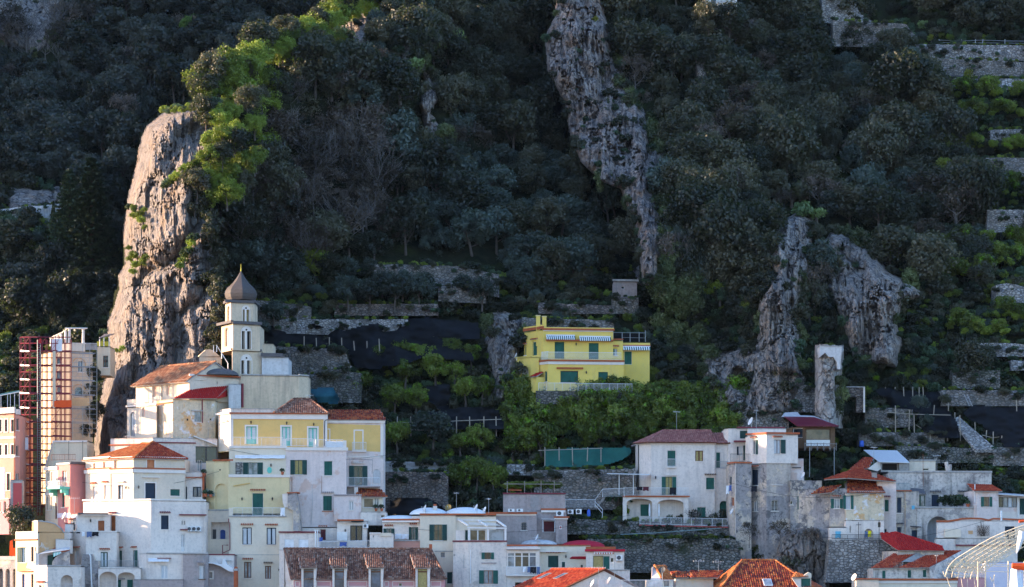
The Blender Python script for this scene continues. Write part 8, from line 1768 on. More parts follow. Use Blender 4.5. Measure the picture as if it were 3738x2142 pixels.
# ================================================================== wrought iron pergola near the camera
K3()
th = Thing('wrought_iron_pergola', 'cream wrought iron pergola with curls, sunlit at the right edge', 'pergola', P(1700, 1456, -70)); YP = -70.0
flat('iron_cream', (0.80, 0.66, 0.46), 0.6)
def arch_pts(off, Y, n=22, lo=940):
 q = [(940, 1278), (948, 1220), (965, 1165), (1000, 1095), (1050, 1030), (1130, 955), (1250, 880), (1400, 790), (1550, 700), (1750, 590), (1950, 500), (2150, 425), (2330, 365), (2600, 280)]
 return [P(x+off, y+off*0.10, Y) for x, y in q]
for i in range(6):
 mb = MB(); Y = YP+i*2.0; sh = i*110
 mb.tube(arch_pts(sh, Y), 0.055 if i == 0 else 0.042, 5); inn = [p+Vector((0.25, 0, -0.5)) for p in arch_pts(sh, Y)[3:]]; mb.tube(inn, 0.036, 5)
 th.part('rib', mb, M('iron_cream'))
mb = MB()
for i in range(6):
 Y = YP+i*2.0; pts = arch_pts(i*110, Y)[3:]
 for a, c in zip(pts[:-1], pts[1:]):
  for t in (0.15, 0.6):
   m = a.lerp(c, t)+Vector((0.12, 0, -0.26)); r = 0.27; q = []
   for s in range(14): an = s*0.62+i; rr = r*(1-s/16); q.append(m+Vector((math.cos(an)*rr, 0, math.sin(an)*rr)))
   mb.tube(q, 0.032, 4, cap=False)
th.part('scrolls', mb, M('iron_cream'), kind='stuff')
mb = MB()
A0 = arch_pts(0, YP); A3 = arch_pts(3*185, YP+9.6)
for k in range(1, len(A0)): mb.tube([A0[k], A3[k]], 0.03, 4)
for y0, y1 in ((1180, 1205), (1095, 1105), (1060, 1075)): mb.tube([P(980, y0-20, YP), P(2500, y1, YP+1)], 0.03, 5)
th.part('purlins', mb, M('iron_cream'))
for x, r in ((1512, 0.06), (1645, 0.07), (2050, 0.06), (2330, 0.05)): mb = MB(); mb.tube([P(x, 1700, YP+1), P(x, 1000, YP+1)], r, 6); th.part('post', mb, M('iron_cream'))
for pts in ([(960, 1280), (1000, 1400), (1080, 1600)], [(1210, 1270), (1240, 1456), (1260, 1600)], [(1420, 1190), (1470, 1456), (1480, 1600)], [(1790, 1250), (1800, 1456), (1800, 1600)], [(1325, 1290), (1330, 1600)]): mb = MB(); mb.tube([P(x, y, YP-0.1) for x, y in pts], 0.018, 4); th.part('hanging_cord', mb, M('iron_cream'))
for x, y in ((1110, 1235), (1290, 1240), (1740, 1300), (905, 1205)): mb = MB(); mb.tube([P(x-10, y-25, YP-0.1), P(x, y+20, YP-0.1), P(x+25, y+60, YP-0.1), P(x+50, y+30, YP-0.1), P(x+70, y-60, YP)], 0.04, 5); th.part('hook', mb, M('iron_cream'))
th = Thing('folded_umbrella', 'blurred orange and white folded parasol at the right edge', 'parasol', P(2230, 1500, -72)); mb = MB(); mb.tube([P(2290, 470, -72), P(2270, 600, -72), P(2220, 800, -72), P(2200, 860, -72)], [0.25, 0.3, 0.14, 0.05], 8); th.part('canopy', mb, M('cloth_white')); mb = MB(); mb.tube([P(2240, 300, -72), P(2330, 290, -72)], 0.12, 6); mb.tube([P(2120, 1080, -72), P(2330, 1100, -72)], [0.25, 0.35], 8); th.part('orange_cloth', mb, M('cloth_orange')); mb = MB(); mb.tube([P(2200, 1600, -71.5), P(2180, 1150, -71.5), P(2260, 1090, -71.5)], [0.7, 0.45, 0.3], 8); th.part('white_cover', mb, M('cloth_white'))
# little house at the top edge
view(1800, 0, 2.427); b = Bld('hillside_cabin', 'small pale house with dark balcony at the top edge in trees'); w = b.block([(1900, 100), (2160, 101)], -60, 90, 'wall_palegrey', 5); w.rail(*w.rect(1895, 5, 2130, 75), out=0.8, mat='metal_dark', step=0.5); w.win(1930, -30, 1980, 30, 'dark', sill=False); b.done()
# ================================================================== terrace walls, nets, planting
SRC()
WALLTOPS = []
def twall(pts, label, mat='drystone', front=2.4, Y=None, back=3.6, cap=None, name='terrace_wall'):
 """retaining wall along (px, top, bottom); its body reaches back into the slope"""
 xs = np.arange(pts[0][0], pts[-1][0]+5, 6.0); tp = np.interp(xs, [p[0] for p in pts], [p[1] for p in pts]); bt = np.interp(xs, [p[0] for p in pts], [p[2] for p in pts])
 if Y is None:
  yb = Yt(xs, bt, False); yb = np.convolve(np.pad(yb, 8, 'edge'), np.ones(17)/17, 'valid')-front
 else: yb = np.full(len(xs), float(Y))
 tp = tp+3.0*fbm(xs/14, 3.1, 2.2, 3); n = len(xs); m = 7; V = []
 for j in range(m+1):
  t = j/m; py = bt+(tp-bt)*t; yy = yb+0.5*t+0.22*fbm(xs/9, py/9, 1.5, 3); d = 300+yy
  V.append(np.stack([(xs-1869)*d/9000, yy, (2150-py)*d/9000], 1))
 V.append(V[-1]+np.array([0, back, 0.05])); V = np.concatenate(V); mb = MB(); mb.v = [tuple(p) for p in V]
 for j in range(m+1):
  for i in range(n-1): k = j*n+i; mb.f.append((k, k+1, k+n+1, k+n)); mb.mi.append(0 if j < m else 1)
 b0 = len(mb.v); 
 for e in (0, n-1):
  col = [j*n+e for j in range(m+2)]; foot = len(mb.v); p = mb.v[col[0]]; mb.v.append((p[0], p[1]+back, p[2])); mb.f.append(tuple(col+[foot])); mb.mi.append(0)
 WALLTOPS.append((pts[0][0], pts[-1][0], xs, tp, yb+0.7))
 return single(name, mb, [M(mat), M('hillside_ground')], label, 'wall', 'dry stone terrace walls', 'thing')
for pts, label, mat in (
 ([(1366, 965, 1045), (1448, 965, 1050), (1670, 971, 1050), (1819, 1000, 1085)], 'long terrace wall highest of those left of the villa', 'drystone'),
 ([(1600, 1035, 1100), (1773, 1033, 1108)], 'short terrace wall under the highest long one', 'drystone'),
 ([(1221, 1109, 1152), (1596, 1109, 1152)], 'reddish terrace wall under a row of olive trees', 'drystone_warm'),
 ([(925, 1094, 1190), (1090, 1111, 1185), (1135, 1120, 1180)], 'stone terrace wall just right of the bell tower dome', 'drystone'),
 ([(1003, 1164, 1215), (1275, 1165, 1225), (1490, 1166, 1210)], 'low pale wall along the top of the big black net', 'drystone_pale'),
 ([(990, 1262, 1400), (1258, 1273, 1400), (1280, 1335, 1400)], 'tall stone wall right of the church block', 'drystone'),
 ([(1055, 1392, 1470), (1200, 1346, 1470), (1320, 1362, 1470)], 'rough dark wall below the tall one near the church', 'drystone_mossy'),
 ([(1395, 1722, 1870), (1620, 1724, 1870), (1632, 1740, 1870)], 'high stone retaining wall right of the yellow wing', 'drystone_warm'),
 ([(1850, 1694, 1735), (1953, 1694, 1735)], 'small pale wall left of the green net', 'drystone_pale'),
 ([(1950, 1716, 1860), (2320, 1712, 1860)], 'wide stone wall under the green net', 'drystone'),
 ([(2072, 1893, 1950), (2330, 1903, 1950), (2660, 1915, 1955)], 'mossy wall under the garden of the white hip house', 'drystone_mossy'),
 ([(2140, 1967, 2090), (2660, 1965, 2090), (2700, 1975, 2090)], 'tall mossy wall below the grass strip', 'drystone_mossy'),
 ([(1905, 1158, 1200), (2240, 1170, 1200)], 'grey wall right behind the yellow villa roof', 'drystone'),
 ([(1965, 1104, 1145), (2240, 1115, 1145)], 'dark red wall among olives above the villa', 'drystone_warm'),
 ([(2235, 1085, 1145), (2330, 1087, 1145)], 'bluish wall under the stone hut above the villa', 'drystone'),
 ([(2838, 1406, 1505), (2975, 1406, 1505)], 'bright whitish stone wall left of the ruined pillar', 'drystone_pale'),
 ([(2693, 1500, 1580), (2880, 1505, 1580)], 'wall with white coping above the tower house roof', 'drystone'),
 ([(3158, 1486, 1560), (3330, 1494, 1560)], 'terrace wall right of the ruined pillar', 'drystone'),
 ([(3137, 1577, 1628), (3450, 1580, 1628)], 'long low terrace wall behind the sheet roof shed', 'drystone'),
 ([(3271, 1627, 1690), (3446, 1631, 1690), (3640, 1640, 1690)], 'garden wall just above the old white house', 'drystone_mossy'),
 ([(3436, 1423, 1482), (3760, 1425, 1482)], 'right edge terrace wall with a dark tree before it', 'drystone'),
 ([(3477, 1349, 1420), (3652, 1352, 1420)], 'ivy hung terrace wall near the right edge', 'drystone_mossy'),
 ([(3535, 1250, 1302), (3680, 1252, 1302), (3760, 1258, 1302)], 'pale terrace wall high above the black nets', 'drystone_pale'),
 ([(3690, 1315, 1352), (3760, 1316, 1352)], 'small stone wall end at the right edge', 'drystone_pale'),
 ([(3625, 1632, 1700), (3760, 1634, 1700)], 'grey wall under the last black net at the right edge', 'drystone'),
 ([(3040, 76, 170), (3306, 87, 170), (3344, 130, 170)], 'broad ruined wall at the upper right', 'drystone'),
 ([(3000, -30, 84), (3110, -20, 84), (3140, 50, 84), (3182, 76, 84)], 'pale wall end touching the top edge at right', 'drystone_pale'),
 ([(3340, 161, 218), (3760, 165, 222)], 'terrace wall under the wire fence at upper right', 'drystone_pale'),
 ([(3290, 206, 286), (3500, 216, 288), (3760, 227, 290)], 'second terrace wall below the wire fence', 'drystone'),
 ([(3356, 284, 326), (3760, 288, 330)], 'third terrace wall below the wire fence', 'drystone_pale'),
 ([(3440, 470, 515), (3530, 490, 515)], 'small wall patch in the upper right gardens', 'drystone'),
 ([(3615, 474, 530), (3760, 470, 530)], 'pale wall patch at the right edge among gardens', 'drystone_pale'),
 ([(3540, 575, 640), (3760, 575, 645)], 'terrace wall above the buttressed one at right', 'drystone'),
 ([(3603, 765, 848), (3760, 765, 848)], 'buttressed terrace wall at the right edge', 'drystone_pale'),
 ([(3636, 1040, 1105), (3680, 1033, 1105), (3760, 1050, 1105)], 'whitish ruined hut wall at the right edge', 'drystone_pale'),
 ([(-60, 768, 822), (239, 742, 815)], 'pale rendered road wall at the left edge', 'wall_palegrey'),
 ([(-60, 833, 852), (173, 816, 845)], 'middle stone wall below the road at left', 'drystone_pale'),
 ([(-60, 870, 905), (169, 853, 900)], 'lowest stone wall below the road at left', 'drystone_pale')):
 twall(pts, label, mat)
for x0, x1, y0, y1, Y, l in ((1395, 1645, 1684, 1724, None, 'plain concrete band on top of the high retaining wall'), (1984, 2322, 1702, 1716, None, 'concrete coping strip under the green net')):
 twall([(x0, y0, y1+2), (x1, y0+4, y1+4)], l, 'wall_concrete', 1.9, name='concrete_wall')
for x in (3628, 3712): a = float(Yt(x, 848, False))-2.2; mb = MB(); mb.prism([PX(x-8, 848, a), PX(x+8, 848, a), PX(x+6, 766, a+0.6), PX(x-6, 766, a+0.6)], VY*1.0); single('wall_buttress', mb, M('wall_palegrey'), ('left' if x < 3650 else 'right')+' pale buttress of the terrace wall at right edge', 'buttress')
b = Bld('stone_hut', 'tiny stone hut at the foot of the leaning cliff', 'hut'); w = b.block([(2240, 50.5), (2325, 51)], 1025, 1090, 'wall_greyrose', 4); w.band(2236, 1020, 2330, 1027, 0.3, 'trim_grey', 'roof_slab'); w.win(2268, 1045, 2280, 1054, 'dark', sill=False); b.done()
# sloping path
mb = MB(); q = [PX(3475, 1530, 30.5), PX(3500, 1520, 31), PX(3640, 1640, 25), PX(3560, 1640, 25)]; mb.prism(q, VZ*-0.4); single('stone_path', mb, M('drystone_pale'), 'pale sloping stone path between the black nets', 'path')
# nets
NETS = []
def drape(poly, mat, label, name='shade_net', off=2.2, amp=1.5, cat='net', group=None):
 NETS.append(poly); off += 1.6
 xs = [p[0] for p in poly]; ys = [p[1] for p in poly]; a = np.arange(min(xs)-6, max(xs)+8, 5.0); b_ = np.arange(min(ys)-6, max(ys)+8, 5.0); X, Yp = np.meshgrid(a, b_)
 wob = 5*fbm(X/30, Yp/30, 1.7, 2); k = inpoly(X+wob, Yp+wob, poly)
 D = Yt(X, Yp, False)-off+amp*2*fbm(X/90, Yp/45, 5.1, 3)+0.9*np.abs(np.sin(X/36.0+2*fbm(X/80, Yp/80, 3, 2))); o = gridmesh(name, a, b_, D, k, mat, label, cat); o['kind'] = 'thing'
 if group: o['group'] = group
 return o
G = 'black shade nets over the lemon terraces'
drape([(952, 1192), (1010, 1180), (1140, 1186), (1255, 1208), (1335, 1190), (1480, 1165), (1560, 1163), (1640, 1170), (1742, 1180), (1750, 1236), (1640, 1232), (1560, 1225), (1460, 1240), (1420, 1288), (1390, 1345), (1300, 1340), (1275, 1290), (1258, 1272), (1000, 1262), (952, 1245)], 'net_black', 'largest black shade net spread right of the bell tower', group=G)
drape([(1395, 1335), (1420, 1285), (1460, 1240), (1560, 1226), (1650, 1250), (1720, 1290), (1728, 1315), (1640, 1308), (1560, 1292), (1480, 1325)], 'net_black', 'rounded black net bulging behind the orchard trees', off=3.2, group=G)
drape([(1560, 1412), (1640, 1404), (1636, 1492), (1604, 1492), (1560, 1450)], 'net_black', 'small hanging black net among orange trees', off=3, group=G)
drape([(1505, 1522), (1620, 1495), (1771, 1487), (1819, 1499), (1836, 1532), (1836, 1562), (1572, 1562), (1572, 1538)], 'net_black', 'long low black net over the pole pergola', off=2.4, group=G)
drape([(1425, 1820), (1554, 1818), (1592, 1838), (1622, 1862), (1600, 1875), (1430, 1875)], 'net_black', 'low black net behind the white domes', off=4.5, group=G)
drape([(3192, 1421), (3237, 1416), (3281, 1428), (3412, 1432), (3470, 1442), (3453, 1456), (3456, 1497), (3474, 1512), (3377, 1512), (3316, 1492), (3247, 1480), (3230, 1452)], 'net_black', 'upper black net right of the brick wall', group=G)
drape([(3350, 1514), (3463, 1514), (3484, 1528), (3501, 1572), (3501, 1595), (3432, 1595), (3367, 1565)], 'net_black', 'square black net hanging left of the sloping path', off=3.5, group=G)
drape([(3518, 1507), (3542, 1486), (3573, 1478), (3621, 1488), (3760, 1488), (3760, 1548), (3590, 1548), (3540, 1530)], 'net_black', 'black net right of the ladder at the right edge', off=2.5, group=G)
drape([(3590, 1555), (3760, 1548), (3760, 1630), (3656, 1630), (3652, 1593), (3608, 1580)], 'net_black', 'lowest black net at the right edge', off=3.0, group=G)
drape([(1990, 1645), (2100, 1638), (2290, 1635), (2306, 1646), (2270, 1677), (2200, 1696), (2080, 1702), (1990, 1700)], 'net_green', 'bright teal green net strung on poles', amp=0.2, off=2.0)
drape([(1130, 1419), (1212, 1415), (1236, 1458), (1225, 1470), (1165, 1466)], 'net_teal', 'dark teal tarpaulin canopy right of the church', 'tarpaulin', off=5.0, cat='tarpaulin')
def poles(name, label, posts, rails, dy=-2.8, mat='wood_pale', cat='pergola'):
 f = lambda x, y, yy: PX(x, y, float(Yt(x, yy, False))+dy); x, y0, y1 = posts[0]; th = Thing(name, label, cat, f(x, y0, y0))
 for x, y0, y1 in posts: mb = MB(); mb.tube([f(x, y0, y0), f(x+rnd.uniform(-3, 3), y1, y0)], 0.07, 5); th.part('pole', mb, M(mat))
 for r in rails:
  mb = MB(); mb.tube([f(x, y, r[-1]) for x, y in r[:-1]], 0.05, 4); th.part('rail', mb, M(mat))
poles('pole_pergola', 'rustic pole pergola under the long low black net', [(x, 1592, 1520) for x in (1448, 1500, 1566, 1570, 1620, 1666, 1716, 1766, 1812)], [[(1435, 1542), (1560, 1543), (1665, 1536), (1830, 1530), 1590], [(1440, 1568), (1570, 1570), 1590]])
poles('pole_fence', 'row of slanting poles around the square black net', [(3269, 1590, 1480), (3318, 1580, 1495), (3338, 1600, 1515), (3408, 1515, 1478), (3395, 1615, 1578), (3462, 1500, 1470), (3506, 1610, 1515), (3486, 1530, 1505), (3458, 1610, 1590)], [[(3240, 1505), (3340, 1512), (3470, 1515), 1590], [(3343, 1550), (3370, 1568), 1590]])
poles('pole_fence', 'rough pole fence beside the path at the right edge', [(3625, 1625, 1575), (3655, 1630, 1590), (3600, 1600, 1570), (3704, 1630, 1608), (3560, 1570, 1540), (3712, 1510, 1460)], [[(3585, 1588), (3625, 1598), (3660, 1592), 1620], [(3700, 1610), (3760, 1616), 1620]])
poles('vineyard_posts', 'pale posts sticking out of the largest black net', [(x, 1275+rnd.uniform(-4, 10), 1235+rnd.uniform(-10, 10)) for x in range(1110, 1430, 46)], [], -4.2, 'wood_pale', 'post')
poles('net_posts', 'thin posts holding the teal green net', [(x, 1706, 1632) for x in (1989, 2041, 2091, 2143, 2194)], [[(1965, 1644), (2200, 1636), 1700]], -2.4)
poles('vineyard_posts', 'white posts standing along the upper black net', [(x, 1450, 1412) for x in (3233, 3267, 3300, 3332, 3355, 3371, 3448)], [], -2.4, 'wood_pale', 'post')
poles('wire_fence', 'blue wire fence on white posts along the upper right terrace', [(x, 164, 143) for x in (3430, 3508, 3560, 3586, 3668)], [[(3430, 146), (3508, 149), (3586, 146), (3668, 149), (3760, 150), 164], [(3430, 155), (3586, 156), (3760, 158), 164]], -1.5, 'metal_grey', 'fence')
for i, (x0, y0, x1, y1) in enumerate(((3520, 1488, 3541, 1440), (3150, 1612, 3160, 1572))):
 d = float(Yt(x0, y0, False))-3.2; th = Thing('ladder', ('leaning metal ladder against the terrace wall at right', 'short wooden ladder by the blue barrel')[i], 'ladder', PX(x0, y0, d)); mb = MB()
 a, c = PX(x1 if i == 0 else x0, y0, d), PX(x0, y1, d+0.8); o_ = VX*0.42
 if i == 0: a, c = PX(3541, 1488, d), PX(3520, 1440, d+0.8)
 mb.tube([a, c], 0.035, 4); mb.tube([a+o_, c+o_], 0.035, 4); th.part('stiles', mb, M('metal_grey' if i == 0 else 'wood_pale')); mb = MB()
 for k in range(1, 9): p = a.lerp(c, k/9); mb.tube([p, p+o_], 0.025, 4)
 th.part('rungs', mb, M('metal_grey' if i == 0 else 'wood_pale'))
d = float(Yt(3145, 1630, False))-3.2; th = Thing('blue_barrel', 'bright blue barrel at the foot of the wooden ladder', 'barrel', PX(3145, 1630, d)); mb = MB(); mb.tube([PX(3145, 1630, d), PX(3145, 1626, d), PX(3145, 1613, d), PX(3145, 1609, d)], [0.27, 0.31, 0.31, 0.26], 12); th.part('body', mb, M('plastic_blue')); mb = MB(); mb.tube([PX(3145, 1609, d), PX(3145, 1608, d)], 0.24, 12); th.part('lid', mb, M('plastic_blue'))
rp = [(2850, 1975), (2880, 1945), (2985, 1930), (3010, 2000), (3030, 2160), (2830, 2160)]; ROCK_POLYS['town'] = rp
crag('town', 'rock_base', 'rock_grey', 'dark rock base under the streaked grey houses', 4, 2.0, 20, 1.2, lambda X, Yp: 12.6+0*X)
# ------------------------------------------------------------------ planting that can be told apart
def crag_pt(x, y):
 X = np.array([[float(x)]]); Y_ = np.array([[float(y)]]); return PX(x, y, float(mainY(X, Y_)[0, 0])-4.2)
def at(px, py, dy=0.0): return PX(px, py, float(Yt(px, py))+dy)
plant('norfolk', at(335, 1075), 1.5, 'tall dark Norfolk pine left of the crag', idx=0); plant('norfolk', at(255, 1020), 1.2, 'shorter dark conifer beside the Norfolk pine', idx=0)
plant('cypress', at(195, 965), 0.86, 'slim black cypress left of the Norfolk pine'); plant('cypress', at(2978, 440, -6), 0.95, 'slender brown-green cypress in the upper right wood')
for i, (x, y, s, k, l) in enumerate(((695, 180, 1.0, 'pine', 'round bright green pine on the skyline of the ridge, lower of two'), (1085, 95, 0.95, 'pine', 'round green pine on the ridge near the top'), (945, 195, 0.9, 'pine', 'rounded lit pine standing left along the ridge crest'), (1175, 420, 1.0, 'bare', 'pale bare tree with forked branches on the middle slope'), (885, 960, 1.1, 'bare', 'bare grey tree right behind the onion dome'), (960, 980, 0.9, 'bare', 'second bare grey tree right of the onion dome'), (1010, 1110, 0.9, 'olive', 'small olive tree above the wall beside the dome'), (1150, 1020, 1.1, 'lemon', 'tall yellowish green tree between olives near the dome'), (1230, 1000, 0.6, 'euphorbia', 'bluish green bush right of the tall yellowish tree'), (290, 1190, 1.5, 'palm', 'palm tree below the Norfolk pine'), (2257, 1885, 1.05, 'palm', 'spiky palm-like tree before the white hip house'), (2535, 1958, 0.62, 'bare', 'bare fig tree on the grass before the white hip house'), (3560, 1420, 1.0, 'oak', 'dark round tree before the right edge terrace wall'), (2270, 1900, 0.55, 'lemon', 'bushy shrub under the spiky tree'), (1375, 1330, 0.75, 'lemon', 'yellow-green tree below the big black net'), (1310, 1450, 0.95, 'lemon', 'dark citrus tree beside the teal tarpaulin'))):
 plant(k, at(x, y, -1.5 if y > 1300 else 0), s, l)
for x, y, s in ((3348, 290, 0.9), (3535, 300, 0.8), (3355, 300, 0.7), (3400, 150, 0.45), (2700, 160, 0.5), (2170, 110, 0.7)): plant('yellowtree', at(x, y, -2), s, 'yellow-green mimosa at %s' % ('the wire fence corner' if y == 150 else 'the upper right walls' if x > 3000 else 'the top of the leaning cliff' if x < 2500 else 'the upper right wood'), 'yellow mimosa trees')
for i in range(30):
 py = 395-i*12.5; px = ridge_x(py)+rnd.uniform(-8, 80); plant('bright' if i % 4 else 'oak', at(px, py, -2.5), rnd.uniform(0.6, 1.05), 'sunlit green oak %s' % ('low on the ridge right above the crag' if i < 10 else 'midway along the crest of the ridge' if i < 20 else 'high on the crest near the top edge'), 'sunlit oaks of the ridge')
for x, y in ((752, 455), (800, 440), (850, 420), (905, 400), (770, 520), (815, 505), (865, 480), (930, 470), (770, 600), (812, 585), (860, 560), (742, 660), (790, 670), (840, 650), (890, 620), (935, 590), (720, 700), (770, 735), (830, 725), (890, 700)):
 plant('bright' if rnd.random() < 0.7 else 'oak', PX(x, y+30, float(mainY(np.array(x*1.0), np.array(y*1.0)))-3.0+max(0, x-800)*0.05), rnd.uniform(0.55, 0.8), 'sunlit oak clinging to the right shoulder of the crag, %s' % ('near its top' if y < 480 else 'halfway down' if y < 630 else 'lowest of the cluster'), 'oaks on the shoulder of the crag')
for x, l in ((2585, 'dark oak left before the cabin at the top edge'), (2660, 'dark oak right before the cabin at the top edge')): plant('oak', PX(x, 150, 97), 0.95, l)
for x, y, s in ((1395, 1072, 0.7), (1470, 1085, 0.8), (1540, 1078, 0.75), (1690, 1085, 0.6), (1760, 1120, 0.8), (1270, 1120, 0.9), (1350, 1122, 0.95), (1440, 1122, 0.9), (1530, 1125, 0.85), (1000, 1180, 0.6)): plant('olive', at(x, y, -4.5), s, 'grey olive tree before the terrace walls %s' % ('under the highest long wall' if y < 1100 else 'in the row above the big black net'), 'olives among the terrace walls')
for i in range(40):
 y = 640+i*17; x = ip(y, [(640, 725), (780, 722), (815, 765), (930, 782), (975, 803), (1050, 780), (1100, 806), (1230, 806), (1330, 770)])+rnd.uniform(-22, 12)
 plant('scrub', crag_pt(x, y)+Vector((0, 1.5, 0)), rnd.uniform(0.5, 0.9), 'dark bush rooted along the shaded right edge of the crag', 'bushes on the crag edge')
for i, (x, y, s) in enumerate(((330, 1480, 0.8), (345, 1560, 0.9), (315, 1620, 0.8), (340, 1400, 0.6))): plant('oak', PX(x, y, 22.5), s*0.6, ['upper middle', 'lower', 'lowest', 'topmost'][i]+' dark bush between the cream villa and the crag')
# lemon grove under the villa
LG = 'lemon trees below the yellow villa'
k = 0
for y in (1480, 1515, 1550, 1590, 1625, 1660):
 x = 1870+rnd.uniform(0, 40) if y < 1600 else 1880
 while x < (2690 if y < 1600 else 2340):
  jx, jy = x+rnd.uniform(-14, 14), y+rnd.uniform(-10, 10)
  if not (y > 1600 and jx > 1985): plant('lemon', at(jx, jy, -2.0), rnd.uniform(0.85, 1.15), 'bright lemon tree in the %s grove row %s' % ('top' if y < 1500 else 'second' if y < 1530 else 'third' if y < 1570 else 'lowest', ('close under the villa terrace' if jx < 2300 else 'right of the villa terrace') if y < 1520 else ('left below the villa' if jx < 2100 else 'below mid villa terrace' if jx < 2320 else 'behind the white hip house roof' if jx < 2500 else 'under the cave rock') if y < 1600 else 'left of the teal green net'), LG)
  x += 62 if y < 1600 else 50
for x, y, s, kd in ((1470, 1330, 0.8, 'lemon'), (1540, 1360, 1.0, 'lemon'), (1590, 1390, 1.0, 'lemon'), (1480, 1400, 0.9, 'lemon'), (1660, 1400, 0.8, 'lemon'), (1700, 1465, 0.9, 'lemon'), (1760, 1460, 0.8, 'lemon'), (1440, 1500, 0.9, 'lemon'), (1520, 1500, 0.9, 'lemon'), (1640, 1310, 0.8, 'lemon'), (1720, 1330, 0.8, 'lemon'), (1450, 1640, 0.9, 'lemon'), (1580, 1640, 1.2, 'olive'), (1750, 1650, 0.9, 'lemon'), (1680, 1650, 0.8, 'lemon'), (1680, 1790, 1.0, 'lemon'), (1740, 1780, 1.0, 'lemon'), (1800, 1790, 0.9, 'lemon')):
 plant(kd, at(x, y, -1.8), s, 'dark green citrus tree %s' % ('beside the rounded black net' if y < 1480 else 'around the pole pergola' if y < 1600 else 'on the ledge above the high retaining wall' if y < 1700 else 'behind the white domes'), 'citrus trees on the left terraces')
for i in range(14): th_x = 1870-15+i*12
for x in (1860, 1900, 1940, 1980, 2020): plant('lemon', PX(x, 1792, 11.4), 0.55, 'leafy vine covering the grey-rose roof pergola', 'pergola vines', 0.6)
# ivy on the cliff foot and rocks
for i in range(46):
 t = rnd.random(); y = 770+t*520; x = rnd.uniform(2405, 2470+t*130); plant('ivy', at(x, y, -1.5), rnd.uniform(0.7, 1.15), 'pale green ivy mass hanging %s right of the leaning cliff%s' % ('high' if y < 940 else 'midway' if y < 1110 else 'low', '' if x < 2470 else ', away from the rock'), 'ivy on the cliff foot')
for i, (x, y, s) in enumerate(((3090, 1400, 0.8), (3100, 1450, 0.8), (3085, 1490, 0.7))): plant('ivy', PX(x-25, y, 27.2), s*0.75, 'ivy climbing the right side of the ruined pillar', 'ivy on the pillar')
for x, y, kd, s, l in ((2735, 1990, 'brown', 0.4, 'dark dry shrub low on the tower house wall'), (2850, 1990, 'brownleaf', 0.55, 'tall brown shrub hanging on the grey house wall'), (2960, 2020, 'brownleaf', 0.5, 'brown shrub hanging right of the rock base'), (2890, 2090, 'scrub', 0.9, 'low green bush on the dark rock base'), (3105, 2080, 'oak', 0.55, 'leafy bush growing before the massive base wall'), (3150, 2110, 'scrub', 1.2, 'wide bush at the foot of the massive base wall'), (80, 1990, 'oak', 0.75, 'dark bush above the arcaded wall at lower left'), (120, 1960, 'lemon', 0.5, 'small green bush below the orange flag')): plant(kd, PX(x, y, 10.5 if x > 500 else 0.8), s, l)
# shrubs on the crag
CL = [((402, 640), 'along the grassy rim of the crag', 14), ((640, 640), 'on the sloping ledge high on the crag', 13), ((510, 790), 'on the left flank of the crag', 8), ((500, 960), 'in the cleft of the crag', 10), ((690, 960), 'on the middle ledge of the crag', 9), ((620, 1290), 'on the low part of the crag', 14), ((420, 1330), 'on the lower left edge of the crag', 3)]
for (cx0, cy0), w_, n in CL:
 for i in range(n):
  if n == 14: x = 600+i*15+rnd.uniform(-5, 5); y = 412-i*1.6+rnd.uniform(-2, 5)
  elif w_.startswith('on the sloping'): x = 600+i*11; y = 690-i*9+rnd.uniform(-8, 8)
  elif w_.startswith('on the middle'): x = 650+i*8; y = 985-i*14+rnd.uniform(-8, 8)
  else: x = (cy0 if False else cx0)+rnd.uniform(-38, 38); y = cy0+rnd.uniform(-50, 50)
  plant('brightshrub' if rnd.random() < 0.8 else 'shrub', crag_pt(x, y), rnd.uniform(0.45, 0.85), 'vivid green tuft '+w_, 'green tufts on the crag')
# hillside shrubs that show bluish or bright
for x, y, s in ((1480, 130, 1.6), (1510, 118, 1.5), (1550, 110, 1.6), (1578, 140, 1.7), (1660, 155, 1.9), (1600, 185, 1.3), (1505, 265, 1.9), (1460, 360, 1.5), (2580, 370, 1.2), (2690, 370, 1.3), (2480, 480, 1.2), (2930, 790, 1.6), (2980, 800, 1.4), (2700, 470, 1.3), (2150, 260, 1.0), (2100, 240, 1.0)): plant('euphorbia', at(x, y, -3.5), s, 'rounded blue-green euphorbia %s' % ('among the rocks of the middle wood' if x < 1700 else 'on the slope right of the leaning cliff' if x < 2800 else 'on top of the rock spire' if y > 700 else 'on the leaning cliff'), 'euphorbia bushes on the slope')
